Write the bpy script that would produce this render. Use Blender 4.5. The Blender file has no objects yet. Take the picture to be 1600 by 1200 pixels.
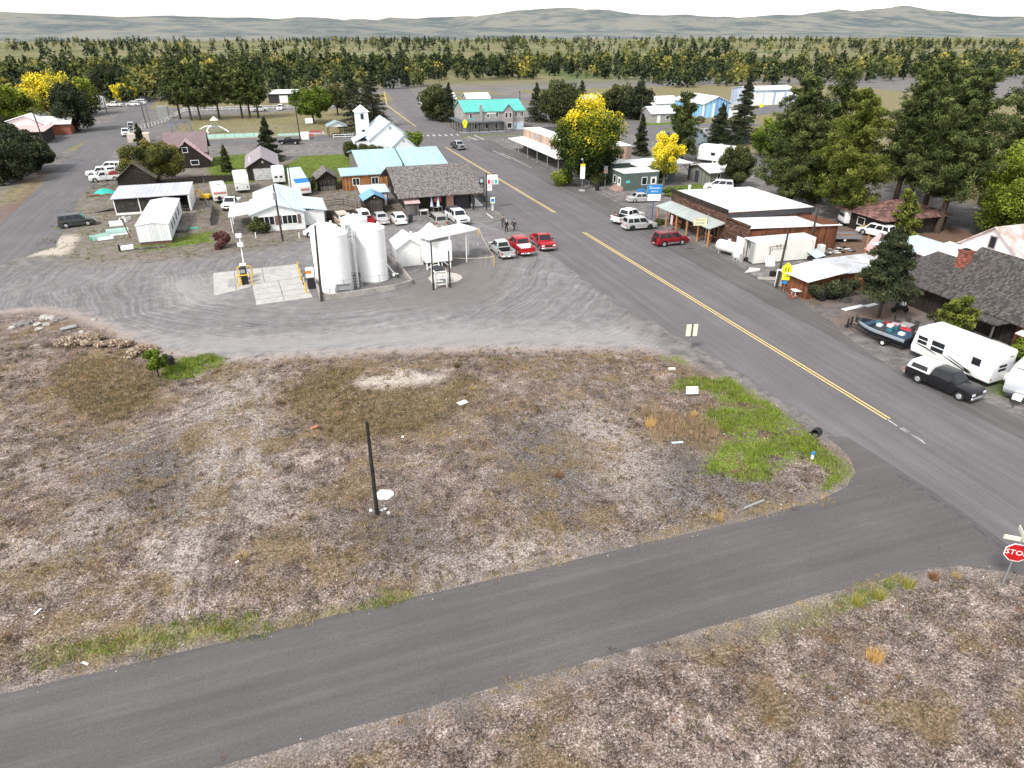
import bpy, bmesh, math, random
import numpy as np
from mathutils import Vector, Matrix
# ------------------------------------------------------------ camera, sky, sun
SC = bpy.context.scene
COL = SC.collection
FPX, TILT, CH, AZ = 1070.0, math.radians(27.3), 25.0, math.radians(18.5)
cam = bpy.data.cameras.new('camera'); camo = bpy.data.objects.new('camera', cam); COL.objects.link(camo)
cam.sensor_width = 36.0; cam.lens = FPX/1600*36.0; cam.clip_start = 0.5; cam.clip_end = 9000
camo.location = (0, 0, CH); camo.rotation_euler = (math.pi/2-TILT, 0, -AZ)
SC.camera = camo
SUN_EL, SUN_AZ = math.radians(48), math.radians(232)      # compass direction the light comes from (x east, y north)
W = bpy.data.worlds.new("World"); SC.world = W; W.use_nodes = True
nt = W.node_tree; nt.nodes.clear()
sky = nt.nodes.new('ShaderNodeTexSky'); sky.sky_type = 'NISHITA'; sky.sun_disc = False
sky.sun_elevation = SUN_EL; sky.sun_rotation = SUN_AZ; sky.dust_density = 1.0; sky.air_density = 2.0; sky.ozone_density = 1.0
hs = nt.nodes.new('ShaderNodeHueSaturation'); hs.inputs['Saturation'].default_value = 0.22; hs.inputs['Value'].default_value = 1.0
bg = nt.nodes.new('ShaderNodeBackground'); bg.inputs['Strength'].default_value = 0.14
wo = nt.nodes.new('ShaderNodeOutputWorld')
nt.links.new(sky.outputs[0], hs.inputs['Color']); nt.links.new(hs.outputs[0], bg.inputs[0]); nt.links.new(bg.outputs[0], wo.inputs[0])
sl = bpy.data.lights.new('sun', 'SUN'); sl.energy = 2.0; sl.angle = math.radians(12); sl.color = (1, .965, .92)
so = bpy.data.objects.new('sun', sl); COL.objects.link(so)
sd = Vector((math.sin(SUN_AZ)*math.cos(SUN_EL), math.cos(SUN_AZ)*math.cos(SUN_EL), math.sin(SUN_EL)))
so.rotation_euler = sd.to_track_quat('Z', 'Y').to_euler()
SC.view_settings.view_transform = 'Standard'; SC.view_settings.look = 'None'; SC.view_settings.gamma = 1
SC.view_settings.use_curve_mapping = False; SC.view_settings.exposure = 0.88
SC.cycles.max_bounces = 5; SC.cycles.diffuse_bounces = 3; SC.cycles.use_denoising = True
R = random.Random(7); NR = np.random.default_rng(11)
rad = math.radians; PI = math.pi
# ------------------------------------------------------------ photo pixel -> point on the ground plane (world metres)
def G(u, v, z=0.0):
    x = (u-800)/FPX; y = (600-v)/FPX
    dx, dy, dz = x, math.cos(TILT)+y*math.sin(TILT), -math.sin(TILT)+y*math.cos(TILT)
    t = (z-CH)/dz; X, Y = dx*t, dy*t
    return (X*math.cos(AZ)+Y*math.sin(AZ), -X*math.sin(AZ)+Y*math.cos(AZ))
def GP(pts): return [G(*p) for p in pts]
# ------------------------------------------------------------ mesh builder
class MB:
    def __init__(s): s.v = []; s.f = []; s.m = []; s.X = None
    def pt(s, p):
        if s.X is not None: p = s.X @ Vector(p)
        s.v.append(tuple(p)); return len(s.v)-1
    def poly(s, pts, m=0):
        s.f.append([s.pt(p) for p in pts]); s.m.append(m)
    def box(s, x0, x1, y0, y1, z0, z1, m=0):
        i = [s.pt(p) for p in ((x0,y0,z0),(x1,y0,z0),(x1,y1,z0),(x0,y1,z0),(x0,y0,z1),(x1,y0,z1),(x1,y1,z1),(x0,y1,z1))]
        for q in ((3,2,1,0),(4,5,6,7),(0,1,5,4),(1,2,6,5),(2,3,7,6),(3,0,4,7)):
            s.f.append([i[k] for k in q]); s.m.append(m)
        return s
    def cbox(s, c, d, m=0): return s.box(c[0]-d[0]/2,c[0]+d[0]/2,c[1]-d[1]/2,c[1]+d[1]/2,c[2]-d[2]/2,c[2]+d[2]/2,m)
    def cyl(s, p, q, r0, r1=None, n=10, m=0, cap=True):
        r1 = r0 if r1 is None else r1
        p = Vector(p); q = Vector(q); d = (q-p).normalized()
        a = d.orthogonal().normalized(); b = d.cross(a)
        A = [s.pt(p+(a*math.cos(2*PI*k/n)+b*math.sin(2*PI*k/n))*r0) for k in range(n)]
        B = [s.pt(q+(a*math.cos(2*PI*k/n)+b*math.sin(2*PI*k/n))*r1) for k in range(n)]
        for k in range(n):
            s.f.append([A[k],A[(k+1)%n],B[(k+1)%n],B[k]]); s.m.append(m)
        if cap:
            s.f.append(A[::-1]); s.m.append(m); s.f.append(B); s.m.append(m)
        return s
    def tube(s, pts, r, n=6, m=0):
        for a, b in zip(pts[:-1], pts[1:]): s.cyl(a, b, r, r, n, m)
        return s
    def prism(s, prof, y0, y1, m=0, axis='y', prof2=None):
        # extrude a 2-D outline: axis y -> outline in (x,z); axis x -> (y,z); axis z -> (x,y)
        def mk(p, t): return {'y': (p[0], t, p[1]), 'x': (t, p[0], p[1]), 'z': (p[0], p[1], t)}[axis]
        A = [s.pt(mk(p, y0)) for p in prof]; B = [s.pt(mk(p, y1)) for p in (prof2 or prof)]
        n = len(prof)
        for k in range(n): s.f.append([A[k],A[(k+1)%n],B[(k+1)%n],B[k]]); s.m.append(m)
        s.f.append(A[::-1]); s.m.append(m); s.f.append(B); s.m.append(m)
        return s
    def loft(s, rings, m=0, closed=True, cap=True):
        I = [[s.pt(p) for p in r] for r in rings]; n = len(I[0])
        for a, b in zip(I[:-1], I[1:]):
            for k in range(n if closed else n-1):
                s.f.append([a[k],a[(k+1)%n],b[(k+1)%n],b[k]]); s.m.append(m)
        if cap: s.f.append(I[0][::-1]); s.m.append(m); s.f.append(I[-1]); s.m.append(m)
        return s
    def lathe(s, prof, c=(0,0,0), n=20, m=0):
        rings = [[(c[0]+r*math.cos(2*PI*k/n), c[1]+r*math.sin(2*PI*k/n), c[2]+z) for k in range(n)] for r, z in prof]
        return s.loft(rings, m)
    def islands(s):
        par = list(range(len(s.v)))
        def find(a):
            while par[a] != a: par[a] = par[par[a]]; a = par[a]
            return a
        for f in s.f:
            for q in f[1:]: par[find(q)] = find(f[0])
        g = {}
        for f, m in zip(s.f, s.m): g.setdefault(find(f[0]), []).append((f, m))
        out = []
        for fs in g.values():
            b = MB(); ix = {}
            for f, m in fs:
                for q in f:
                    if q not in ix: ix[q] = len(b.v); b.v.append(s.v[q])
                b.f.append([ix[q] for q in f]); b.m.append(m)
            out.append(b)
        return out
    def build(s, name, mats, parent=None, label=None, smooth=False, bevel=0, seg=1, loc=None, rz=0):
        if name in ('post','porch_post','canopy_post','leg','fence_post','brace','corner_panel','slat') and parent is not None:
            isl = s.islands()
            if len(isl) > 1:          # every post or leg is a part of its own
                return [b._build(name, mats, parent, label, smooth, bevel, seg, loc, rz) for b in isl][0]
        return s._build(name, mats, parent, label, smooth, bevel, seg, loc, rz)
    def _build(s, name, mats, parent=None, label=None, smooth=False, bevel=0, seg=1, loc=None, rz=0):
        me = bpy.data.meshes.new(name); me.from_pydata(s.v, [], s.f)
        if not isinstance(mats, (list, tuple)): mats = [mats]
        for mt in mats: me.materials.append(mt)
        me.polygons.foreach_set('material_index', s.m)
        bm = bmesh.new(); bm.from_mesh(me)
        bmesh.ops.recalc_face_normals(bm, faces=bm.faces)
        if bevel:
            ed = [e for e in bm.edges if len(e.link_faces) == 2 and e.calc_face_angle(0) > 0.5]
            bmesh.ops.bevel(bm, geom=ed, offset=bevel, segments=seg, affect='EDGES', clamp_overlap=True, profile=.6)
        bm.to_mesh(me); bm.free()
        if smooth:
            me.polygons.foreach_set('use_smooth', [True]*len(me.polygons))
            try: me.set_sharp_from_angle(angle=rad(38))
            except Exception: pass
        o = bpy.data.objects.new(name, me); COL.objects.link(o)
        if parent is not None: o.parent = parent
        if label: o['label'] = label
        if loc is not None: o.location = loc
        if rz: o.rotation_euler = (0, 0, rz)
        return o
def T(name, label, cat, loc=(0,0,0), rz=0.0, group=None):
    o = bpy.data.objects.new(name, None); COL.objects.link(o); o.empty_display_size = .3
    if len(loc) == 2: loc = (loc[0], loc[1], 0)
    o.location = loc; o.rotation_euler = (0, 0, rz); return tag(o, label, cat, group)
def tag(o, label, cat, group=None):
    o['label'] = label; o['category'] = cat
    if group: o['group'] = group
    return o
def kind(o, k): o['kind'] = k; return o
def copy_tree(o, parent=None):
    c = o.copy(); COL.objects.link(c); c.parent = parent
    for ch in o.children: copy_tree(ch, c)
    return c
# ------------------------------------------------------------ materials
MC = {}
def nodes(m):
    m.use_nodes = True; n = m.node_tree; n.nodes.clear()
    o = n.nodes.new('ShaderNodeOutputMaterial'); b = n.nodes.new('ShaderNodeBsdfPrincipled')
    n.links.new(b.outputs[0], o.inputs[0]); return n, b
class NT:      # tiny wrapper for building node graphs
    def __init__(s, n): s.n = n; s.tc = None
    def new(s, t, **k):
        x = s.n.nodes.new(t)
        for a, v in k.items(): setattr(x, a, v)
        return x
    def L(s, a, b): s.n.links.new(a, b)
    def obj(s):
        if s.tc is None: s.tc = s.new('ShaderNodeTexCoord')
        return s.tc.outputs['Object']
    def noise(s, sc, det=3, rough=.6, vec=None, dist=0):
        x = s.new('ShaderNodeTexNoise'); x.inputs['Scale'].default_value = sc; x.inputs['Detail'].default_value = det
        x.inputs['Roughness'].default_value = rough; x.inputs['Distortion'].default_value = dist
        s.L(vec if vec is not None else s.obj(), x.inputs['Vector']); return x.outputs['Fac']
    def ramp(s, fac, stops):
        x = s.new('ShaderNodeValToRGB'); e = x.color_ramp.elements
        while len(e) < len(stops): e.new(.5)
        for q, (p, c) in zip(e, stops):
            q.position = p; q.color = (*c, 1) if isinstance(c, (tuple, list)) else (c, c, c, 1)
        s.L(fac, x.inputs[0]); return x.outputs[0]
    def mix(s, fac, a, b, mode='MIX'):
        x = s.new('ShaderNodeMix', data_type='RGBA', blend_type=mode)
        for i, v in ((0, fac), (6, a), (7, b)):
            if hasattr(v, 'links') or hasattr(v, 'is_linked'): s.L(v, x.inputs[i])
            else: x.inputs[i].default_value = v if i == 0 else ((*v, 1) if len(v) == 3 else v)
        return x.outputs[2]
    def math(s, op, a, b=0.0, c=None, clamp=False):
        x = s.new('ShaderNodeMath', operation=op, use_clamp=clamp)
        for i, v in enumerate((a, b, c)):
            if v is None: continue
            if hasattr(v, 'is_linked'): s.L(v, x.inputs[i])
            else: x.inputs[i].default_value = v
        return x.outputs[0]
    def attr(s, name, out='Fac'):
        x = s.new('ShaderNodeAttribute', attribute_name=name); return x.outputs[out]
    def bump(s, h, st, dist, bsdf):
        x = s.new('ShaderNodeBump'); x.inputs['Strength'].default_value = st; x.inputs['Distance'].default_value = dist
        s.L(h, x.inputs['Height']); s.L(x.outputs[0], bsdf.inputs['Normal'])
    def sepxyz(s):
        x = s.new('ShaderNodeSeparateXYZ'); s.L(s.obj(), x.inputs[0]); return x.outputs
    def comb(s, a, b, c=0.0):
        x = s.new('ShaderNodeCombineXYZ')
        for i, v in enumerate((a, b, c)):
            if hasattr(v, 'is_linked'): s.L(v, x.inputs[i])
            else: x.inputs[i].default_value = v
        return x.outputs[0]
def mul(c, k): return tuple(min(1, x*k) for x in c)
def M(name, col, rough=.75, var=.18, scale=1.5, kind=None, pitch=.3, col2=None, metal=0.0, stain=None, coat=0.0, spec=.4):
    """plain / boards / siding / seamx / seamy / shakex / shakey / brick weathered material"""
    if name in MC: return MC[name]
    m = bpy.data.materials.new(name); MC[name] = m
    n, b = nodes(m); N = NT(n)
    b.inputs['Roughness'].default_value = rough; b.inputs['Metallic'].default_value = metal
    b.inputs['Specular IOR Level'].default_value = spec
    if coat: b.inputs['Coat Weight'].default_value = coat; b.inputs['Coat Roughness'].default_value = .08
    col2 = col2 or mul(col, 1-var*1.6)
    f = N.ramp(N.noise(scale, 6, .65), [(.3, 0.0), (.7, 1.0)])
    c = N.mix(f, col2, mul(col, 1+var*.6))
    g = N.noise(scale*14, 3, .7)
    c = N.mix(.35*min(1, var*3), c, N.ramp(g, [(.3, .25), (.7, .95)]), 'OVERLAY')
    if kind in ('boards', 'siding', 'seamx', 'seamy'):
        x, y, z = N.sepxyz()
        t = {'boards': N.math('ADD', x, y), 'siding': z, 'seamx': x, 'seamy': y}[kind]
        t = N.math('DIVIDE', t, pitch)
        fr = N.math('FRACT', t)
        edge = N.math('LESS_THAN', fr, .12 if kind != 'siding' else .18)
        pl = N.new('ShaderNodeTexWhiteNoise', noise_dimensions='1D'); N.L(N.math('FLOOR', t), pl.inputs['W'])
        if kind in ('boards',):
            c = N.mix(.55, c, N.ramp(pl.outputs[0], [(0, .18), (1, .85)]), 'OVERLAY')
        elif kind.startswith('seam'):
            c = N.mix(.12, c, N.ramp(pl.outputs[0], [(0, .2), (1, .8)]), 'OVERLAY')
        c = N.mix(N.math('MULTIPLY', edge, .5 if kind in ('boards',) else .36), c, mul(col, .25))
        h = N.math('SUBTRACT', 1.0, edge) if kind != 'siding' else fr
        N.bump(h, .6, .02, b)
    elif kind in ('shakex', 'shakey', 'brick'):
        x, y, z = N.sepxyz()
        if kind == 'shakex': v = N.comb(x, y)
        elif kind == 'shakey': v = N.comb(y, x)
        else: v = N.comb(N.math('ADD', x, y), z)
        br = N.new('ShaderNodeTexBrick'); N.L(v, br.inputs['Vector'])
        br.inputs['Color1'].default_value = (.06,.06,.06,1); br.inputs['Color2'].default_value = (1,1,1,1)
        br.inputs['Mortar'].default_value = (.0,.0,.0,1); br.inputs['Scale'].default_value = 1
        br.inputs['Brick Width'].default_value = pitch; br.inputs['Row Height'].default_value = pitch*(1.25 if kind != 'brick' else .4)
        br.inputs['Mortar Size'].default_value = pitch*(.07 if kind != 'brick' else .05); br.inputs['Bias'].default_value = -.15
        br.offset = .37
        sh = N.ramp(br.outputs[0], [(0, mul(col, .28)), (.35, mul(col, .8)), (.8, mul(col, 1.35)), (1, mul(col, 2.8))])
        c = N.mix(.8, c, sh)
        N.bump(br.outputs[0], .7, .04, b)
    else:
        N.bump(g, .15, .02, b)
    if stain:
        scol, amt = stain
        sf = N.ramp(N.noise(.55, 7, .72, dist=.6), [(.62-amt*.3, 0.0), (.72-amt*.2, 1.0)])
        c = N.mix(N.math('MULTIPLY', sf, .8), c, scol)
    N.L(c, b.inputs['Base Color'])
    return m
def flat(name, col, rough=.6, metal=0, coat=0, spec=.5): return M(name, col, rough, .06, 2, metal=metal, coat=coat, spec=spec)
def glass(name, col=(.012,.014,.017), rough=.06):
    if name in MC: return MC[name]
    m = bpy.data.materials.new(name); MC[name] = m; n, b = nodes(m)
    N = NT(n); f = N.noise(.7, 2)
    N.L(N.mix(f, col, mul(col, 2.2)), b.inputs['Base Color'])
    b.inputs['Roughness'].default_value = rough; b.inputs['Specular IOR Level'].default_value = .32
    return m
GLASS = glass('window_glass'); TYRE = M('tyre_rubber', (.015,.015,.016), .85, .2); RIM = M('alloy_rim', (.55,.55,.56), .35, .1, metal=.6)
CHROME = M('chrome', (.6,.6,.6), .25, .05, metal=.9); BLK = M('black_plastic', (.018,.018,.02), .6, .2)
WHT = M('white_paint', (.8,.8,.78), .5, .05, .8); WHT2 = M('white_siding', (.78,.79,.8), .6, .06, .8, 'siding', .2)
GALV = M('galvanised_steel', (.33,.34,.35), .5, .12, 5, metal=.5); POLEW = M('weathered_pole_wood', (.055,.045,.038), .9, .35, 3)
RED = M('tail_light_red', (.4,.02,.02), .3, .1); LAMP = M('headlamp_lens', (.75,.76,.78), .15, .05)
CONC = M('concrete', (.42,.40,.38), .85, .16, 1.2); SKIN = M('skin', (.5,.3,.22), .6, .05)
# ------------------------------------------------------------ GROUND: one sheet, region distances stored per vertex
def sdf(px, py, poly):
    P = np.array(poly); n = len(P); d = np.full(px.shape, 1e9); inside = np.zeros(px.shape, bool)
    for i in range(n):
        a = P[i]; b = P[(i+1) % n]; e = b-a; L = max(e@e, 1e-9)
        t = np.clip(((px-a[0])*e[0]+(py-a[1])*e[1])/L, 0, 1)
        d = np.minimum(d, (px-a[0]-t*e[0])**2+(py-a[1]-t*e[1])**2)
        c = ((a[1] > py) != (b[1] > py))
        with np.errstate(divide='ignore', invalid='ignore'):
            xi = a[0]+(py-a[1])*e[0]/(e[1] if e[1] != 0 else 1e-9)
        inside ^= (c & (px < xi))
    d = np.sqrt(d); return np.where(inside, d, -d)
def regions(px, py, polys): return np.max([sdf(px, py, p) for p in polys], axis=0)
FIELD = GP([(-300,470),(0,488),(60,483),(110,490),(165,512),(235,547),(330,563),(450,558),(600,550),(760,546),(900,545),(1005,548),(1075,566),(1130,592),(1200,632),(1268,684),(1318,708),(1336,730),(1328,752)]) + [(28.4,25.9),(24,25.5),(8.6,25.7),(-10,25.7),(-60,25.7),(-75,40)]
LOTS = [FIELD, [(-60,18.9),(27.5,18.9),(30,18.6),(34,17),(42,-6),(42,-20),(-60,-20)]]
LUSH = [GP([(1085,597),(1140,590),(1195,625),(1245,660),(1280,698),(1322,722),(1330,745),(1285,768),(1298,738),(1250,716),(1195,748),(1100,745),(1110,715),(1140,690),(1105,655),(1130,640),(1108,612),(1046,614),(1050,604)]),
        GP([(255,580),(275,560),(335,556),(352,567),(300,592),(262,596)]), GP([(1030,556),(1062,558),(1075,570),(1040,563)])]
VERGE = [GP([(40,1030),(90,1012),(200,990),(330,975),(395,965),(380,985),(200,1018),(100,1032)]), GP([(400,985),(640,928),(640,936),(420,988)]), GP([(1190,985),(1260,955),(1340,930),(1400,905),(1420,905),(1340,945),(1240,985),(1190,1000)])]
WEEDS = [GP([(85,580),(150,562),(235,575),(262,600),(240,640),(160,672),(95,640)]), GP([(470,600),(520,572),(580,575),(560,605),(690,612),(720,590),(745,600),(730,640),(640,690),(560,700),(470,660),(430,630)]), GP([(1005,640),(1050,648),(1110,660),(1130,690),(1110,705),(1020,680)])]
PALE = [GP([(553,604),(585,592),(650,588),(690,594),(675,604),(600,613)]), GP([(860,660),(930,640),(1010,690),(1060,760),(1010,800),(950,760)]), GP([(330,610),(372,600),(352,770),(300,900),(250,900),(310,760)]), GP([(392,600),(410,600),(420,800),(380,800)]), GP([(620,900),(800,850),(900,850),(700,915)]), GP([(40,860),(140,800),(170,820),(70,900)])]
DARK = [GP([(780,680),(880,650),(930,760),(900,830),(800,760)]), GP([(1040,690),(1080,690),(1250,770),(1080,830),(1000,790)]), GP([(540,800),(640,790),(720,860),(600,890)]), GP([(180,690),(300,700),(280,800),(160,790)])]
LAWN = [GP([(322,246),(392,240),(394,285),(330,290)]), GP([(440,262),(470,244),(556,240),(565,262),(540,290),(450,300)]), GP([(1040,293),(1110,284),(1150,290),(1100,305),(1050,306)]), GP([(1552,575),(1600,560),(1700,580),(1640,620),(1590,625),(1545,612)]), GP([(1000,185),(1035,172),(1090,190),(1040,205),(1005,202)]), GP([(1180,228),(1240,210),(1290,230),(1200,250)]), GP([(700,210),(830,203),(832,209),(720,214)]), GP([(205,385),(335,360),(330,378),(230,392)])]
PARK = [[(107,60),(140,60),(280,200),(280,332),(113,332),(110,210)], [(-170,290),(-60,292),(-58,335),(-170,335)], [(-45,292),(48,290),(56,335),(-45,335)], [(62,290),(100,270),(100,335),(70,335)], GP([(262,213),(300,183),(560,168),(600,200),(560,215),(330,222)]), GP([(0,300),(60,280),(30,310),(0,320)]), GP([(90,235),(180,190),(185,195),(130,235)]), GP([(1080,205),(1250,190),(1300,215),(1180,250),(1110,232)])]
NEEDLE = [GP([(1275,395),(1300,360),(1400,330),(1560,345),(1560,375),(1480,400),(1440,420),(1380,440),(1290,470),(1240,475),(1225,462),(1275,440),(1330,415)]), GP([(320,195),(560,170),(600,176),(560,185),(330,205)]), GP([(1300,505),(1400,470),(1440,480),(1360,515)]), GP([(0,330),(40,285),(70,270),(60,330),(0,400)])]
YARD = [GP([(62,385),(90,340),(160,280),(200,240),(300,250),(520,250),(640,330),(600,345),(520,362),(430,385),(330,400),(215,412),(110,412)]), GP([(40,405),(60,385),(120,362),(125,372),(100,402)])]
APRON = [GP([(-300,470),(0,416),(120,410),(330,400),(430,386),(620,352),(745,332),(880,405),(1000,500),(1075,566),(900,548),(760,550),(600,554),(330,566),(235,551),(165,516),(110,494),(0,490),(-300,520)])]
BAND = [GP([(150,500),(260,525),(420,520),(700,505),(990,512),(1040,540),(900,545),(600,549),(330,561),(230,545)]), GP([(250,440),(330,430),(345,470),(280,480)])]
DEPOT = [[(31,56),(30.5,52),(31.5,46),(32.2,40),(32.8,34),(33.2,29),(35,29),(35,40),(33.8,52),(32,58)], GP([(640,455),(680,415),(740,400),(790,430),(760,470),(690,475),(560,480),(500,478),(640,462)]), GP([(480,400),(500,400),(510,470),(490,472)])]
SAND = [GP([(556,605),(572,594),(610,590),(650,589),(688,595),(672,603),(640,604),(604,612)]), GP([(48,400),(72,372),(118,366),(122,376),(104,398)])]
xs = np.concatenate([[-6000,-3000,-1500,-900,-600,-420,-320,-250,-200], np.arange(-165,-60,2.0), np.arange(-60,75,.5), np.arange(75,200,2.0), [205,250,320,420,600,900,1500,3000,6000]])
ys = np.concatenate([[-400,-120,-60,-30], np.arange(-18,100,.5), np.arange(100,200,1.0), np.arange(200,340,2.5), [345,370,420,500,620,800,1100,1600,2500,4000,6500]])
GX, GY = np.meshgrid(xs, ys); gx, gy = GX.ravel(), GY.ravel(); nx, ny = len(xs), len(ys)
def vnoise(x, y, s, seed):
    rg = np.random.default_rng(seed); t = rg.random((64, 64)); u = x/s; v = y/s
    i = np.floor(u).astype(int); j = np.floor(v).astype(int); fu = u-i; fv = v-j
    fu = fu*fu*(3-2*fu); fv = fv*fv*(3-2*fv)
    g = lambda a, b: t[a % 64, b % 64]
    return (g(i,j)*(1-fu)+g(i+1,j)*fu)*(1-fv)+(g(i,j+1)*(1-fu)+g(i+1,j+1)*fu)*fv
dfield = regions(gx, gy, LOTS)
def ground_z(x, y, d=None):
    d = regions(x, y, LOTS) if d is None else d
    k = np.clip((d-.6)/2.5, 0, 1)
    return k*(vnoise(x, y, 5, 1)*.35+vnoise(x, y, 1.3, 2)*.14)
gz = ground_z(gx, gy, dfield)
def grid_mesh(name, V, nx, ny):
    me = bpy.data.meshes.new(name); me.vertices.add(len(V)); me.vertices.foreach_set('co', V.astype(np.float32).ravel())
    i, j = np.meshgrid(np.arange(nx-1), np.arange(ny-1)); a = (j*nx+i).ravel()
    F = np.stack([a, a+1, a+nx+1, a+nx], 1).astype(np.int32)
    me.loops.add(F.size); me.loops.foreach_set('vertex_index', F.ravel())
    me.polygons.add(len(F)); me.polygons.foreach_set('loop_start', np.arange(0, F.size, 4, dtype=np.int32))
    me.update(calc_edges=True); me.polygons.foreach_set('use_smooth', np.ones(len(F), bool)); return me
gme = grid_mesh('ground', np.stack([gx, gy, gz], 1), nx, ny)
for nm, pl in (('d_lush', LUSH), ('d_verge', VERGE), ('d_weeds', WEEDS), ('d_pale', PALE), ('d_dark', DARK), ('d_lawn', LAWN), ('d_park', PARK), ('d_needle', NEEDLE), ('d_yard', YARD), ('d_sand', SAND), ('d_apron', APRON), ('d_band', BAND), ('d_depot', DEPOT)):
    a = gme.attributes.new(nm, 'FLOAT', 'POINT'); a.data.foreach_set('value', np.clip(regions(gx, gy, pl), -40, 40).astype(np.float32))
def lateral(px, py, line):
    best = np.full(px.shape, 1e9); sg = np.zeros(px.shape)
    for a, b in zip(line[:-1], line[1:]):
        a = np.array(a); b = np.array(b); e = b-a; L = e@e
        t = np.clip(((px-a[0])*e[0]+(py-a[1])*e[1])/L, 0, 1); d = np.hypot(px-a[0]-t*e[0], py-a[1]-t*e[1])
        s = np.sign(e[0]*(py-a[1])-e[1]*(px-a[0])); k = d < best; best = np.where(k, d, best); sg = np.where(k, s*d, sg)
    return np.clip(sg, -40, 40)
for nm, ln in (('l_track', GP([(392,545),(378,600),(366,660),(352,730),(330,820),(300,960)])), ('l_bend', GP([(384,590),(350,630),(290,662),(200,692),(100,728),(0,765),(-200,840)])), ('l_arc', GP([(690,560),(660,640),(640,720),(640,800)]))):
    a = gme.attributes.new(nm, 'FLOAT', 'POINT'); a.data.foreach_set('value', lateral(gx, gy, ln).astype(np.float32))
a = gme.attributes.new('d_field', 'FLOAT', 'POINT'); a.data.foreach_set('value', np.clip(dfield, -40, 40).astype(np.float32))
def ground_material():
    m = bpy.data.materials.new('gravel_and_dirt'); n, b = nodes(m); N = NT(n)
    b.inputs['Roughness'].default_value = .95; b.inputs['Specular IOR Level'].default_value = .15
    big = N.noise(.09, 5, .6); mid = N.noise(.8, 6, .7); fine = N.noise(9, 5, .8); grit = N.noise(28, 2, .7)
    def mask(name, amp, w, nz=None):
        t = N.math('MULTIPLY_ADD', N.math('SUBTRACT', nz or mid, .5), amp, N.attr(name))
        return N.math('MULTIPLY_ADD', t, 1/w, .5, clamp=True)
    # gravel with curved wheel tracks round the fuel depot
    x, y, z = N.sepxyz()
    dx = N.math('SUBTRACT', x, 5.0); dy = N.math('SUBTRACT', y, 84.0)
    r = N.math('SQRT', N.math('ADD', N.math('MULTIPLY', dx, dx), N.math('MULTIPLY', dy, dy))); th = N.math('ARCTAN2', dy, dx)
    wob = N.math('MULTIPLY_ADD', N.noise(.1, 2), 4.0, r)
    tr = N.noise(1.0, 7, .82, vec=N.comb(N.math('MULTIPLY', wob, 3.4), N.math('MULTIPLY', th, .9)))
    base = N.math('MULTIPLY_ADD', mid, .3, N.math('MULTIPLY', fine, .25))
    grav = N.ramp(N.math('MULTIPLY_ADD', tr, .46, N.math('MULTIPLY_ADD', mid, .24, N.math('MULTIPLY', fine, .3))), [(.39, (.105,.097,.096)), (.49, (.175,.163,.162)), (.56, (.25,.236,.235)), (.66,(.45,.43,.425))])
    grav = N.mix(.35, grav, N.ramp(big, [(.3, .3), (.7, .68)]), 'OVERLAY')
    grav = N.mix(N.math('MULTIPLY', mask('d_band', 6, 4), .38), grav, N.ramp(fine, [(.35, (.28,.26,.255)), (.65, (.56,.53,.52))]))
    grav = N.mix(N.math('MULTIPLY', mask('d_depot', 5, 3), .7), grav, N.ramp(fine, [(.35, (.1,.09,.085)), (.65, (.24,.21,.19))]))
    plain = N.ramp(N.math('MULTIPLY_ADD', fine, .5, N.math('MULTIPLY', mid, .5)), [(.38, (.075,.068,.064)), (.5, (.155,.143,.137)), (.62, (.29,.27,.26))])
    plain = N.mix(.5, plain, N.ramp(big, [(.3, .3), (.7, .7)]), 'OVERLAY')
    grav = N.mix(mask('d_apron', 5, 3), plain, grav)
    pud = N.ramp(N.noise(.35, 4, .6, dist=1.5), [(.6, 0.0), (.7, 1.0)])
    grav = N.mix(N.math('MULTIPLY', pud, .25), grav, (.27,.235,.21))
    # dry weedy lot
    f1 = N.ramp(N.math('MULTIPLY_ADD', fine, .46, N.math('MULTIPLY_ADD', N.noise(19, 3, .75), .34, N.math('MULTIPLY', mid, .2))), [(.41, (.013,.01,.008)), (.465, (.088,.063,.052)), (.51, (.2,.152,.129)), (.555, (.36,.285,.25)), (.61, (.7,.61,.555))])
    f1 = N.mix(.5, f1, N.ramp(N.noise(.4, 6, .7), [(.3, .22), (.7, .72)]), 'OVERLAY')
    hue = N.noise(1.1, 3, .6)
    f1 = N.mix(N.ramp(hue, [(.55, 0.0), (.75, .55)]), f1, (.2,.13,.085))
    f1 = N.mix(N.ramp(N.noise(2.3, 3), [(.66, 0.0), (.74, .6)]), f1, (.11,.115,.05))
    pal = N.ramp(fine, [(.38, (.11,.09,.08)), (.48, (.33,.275,.245)), (.62, (.66,.595,.55))])
    f1 = N.mix(N.math('MULTIPLY', mask('d_pale', 7, 3.5), .7), f1, pal)
    drk = N.ramp(fine, [(.38, (.025,.023,.023)), (.5, (.1,.092,.09)), (.64, (.26,.24,.235))])
    f1 = N.mix(N.math('MULTIPLY', mask('d_dark', 8, 4), .72), f1, drk)
    for nm, wd_ in (('l_track', 2.6), ('l_bend', 1.9)):      # old wheel ruts: pale dust with dark weedy ridges between
        lat = N.math('MULTIPLY_ADD', N.math('SUBTRACT', N.noise(.5, 3), .5), .7, N.attr(nm))
        rut = N.noise(1.0, 3, .6, vec=N.comb(N.math('MULTIPLY', lat, 2.2), N.math('MULTIPLY', x, .04), N.math('MULTIPLY', y, .04)))
        ins = N.math('MULTIPLY', N.math('SUBTRACT', wd_, N.math('ABSOLUTE', lat)), 1.1, clamp=True)
        f1 = N.mix(N.math('MULTIPLY', ins, N.ramp(rut, [(.46, 0.0), (.6, .45)])), f1, pal)
        f1 = N.mix(N.math('MULTIPLY', ins, N.ramp(rut, [(.36, .35), (.46, 0.0)])), f1, drk)
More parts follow.
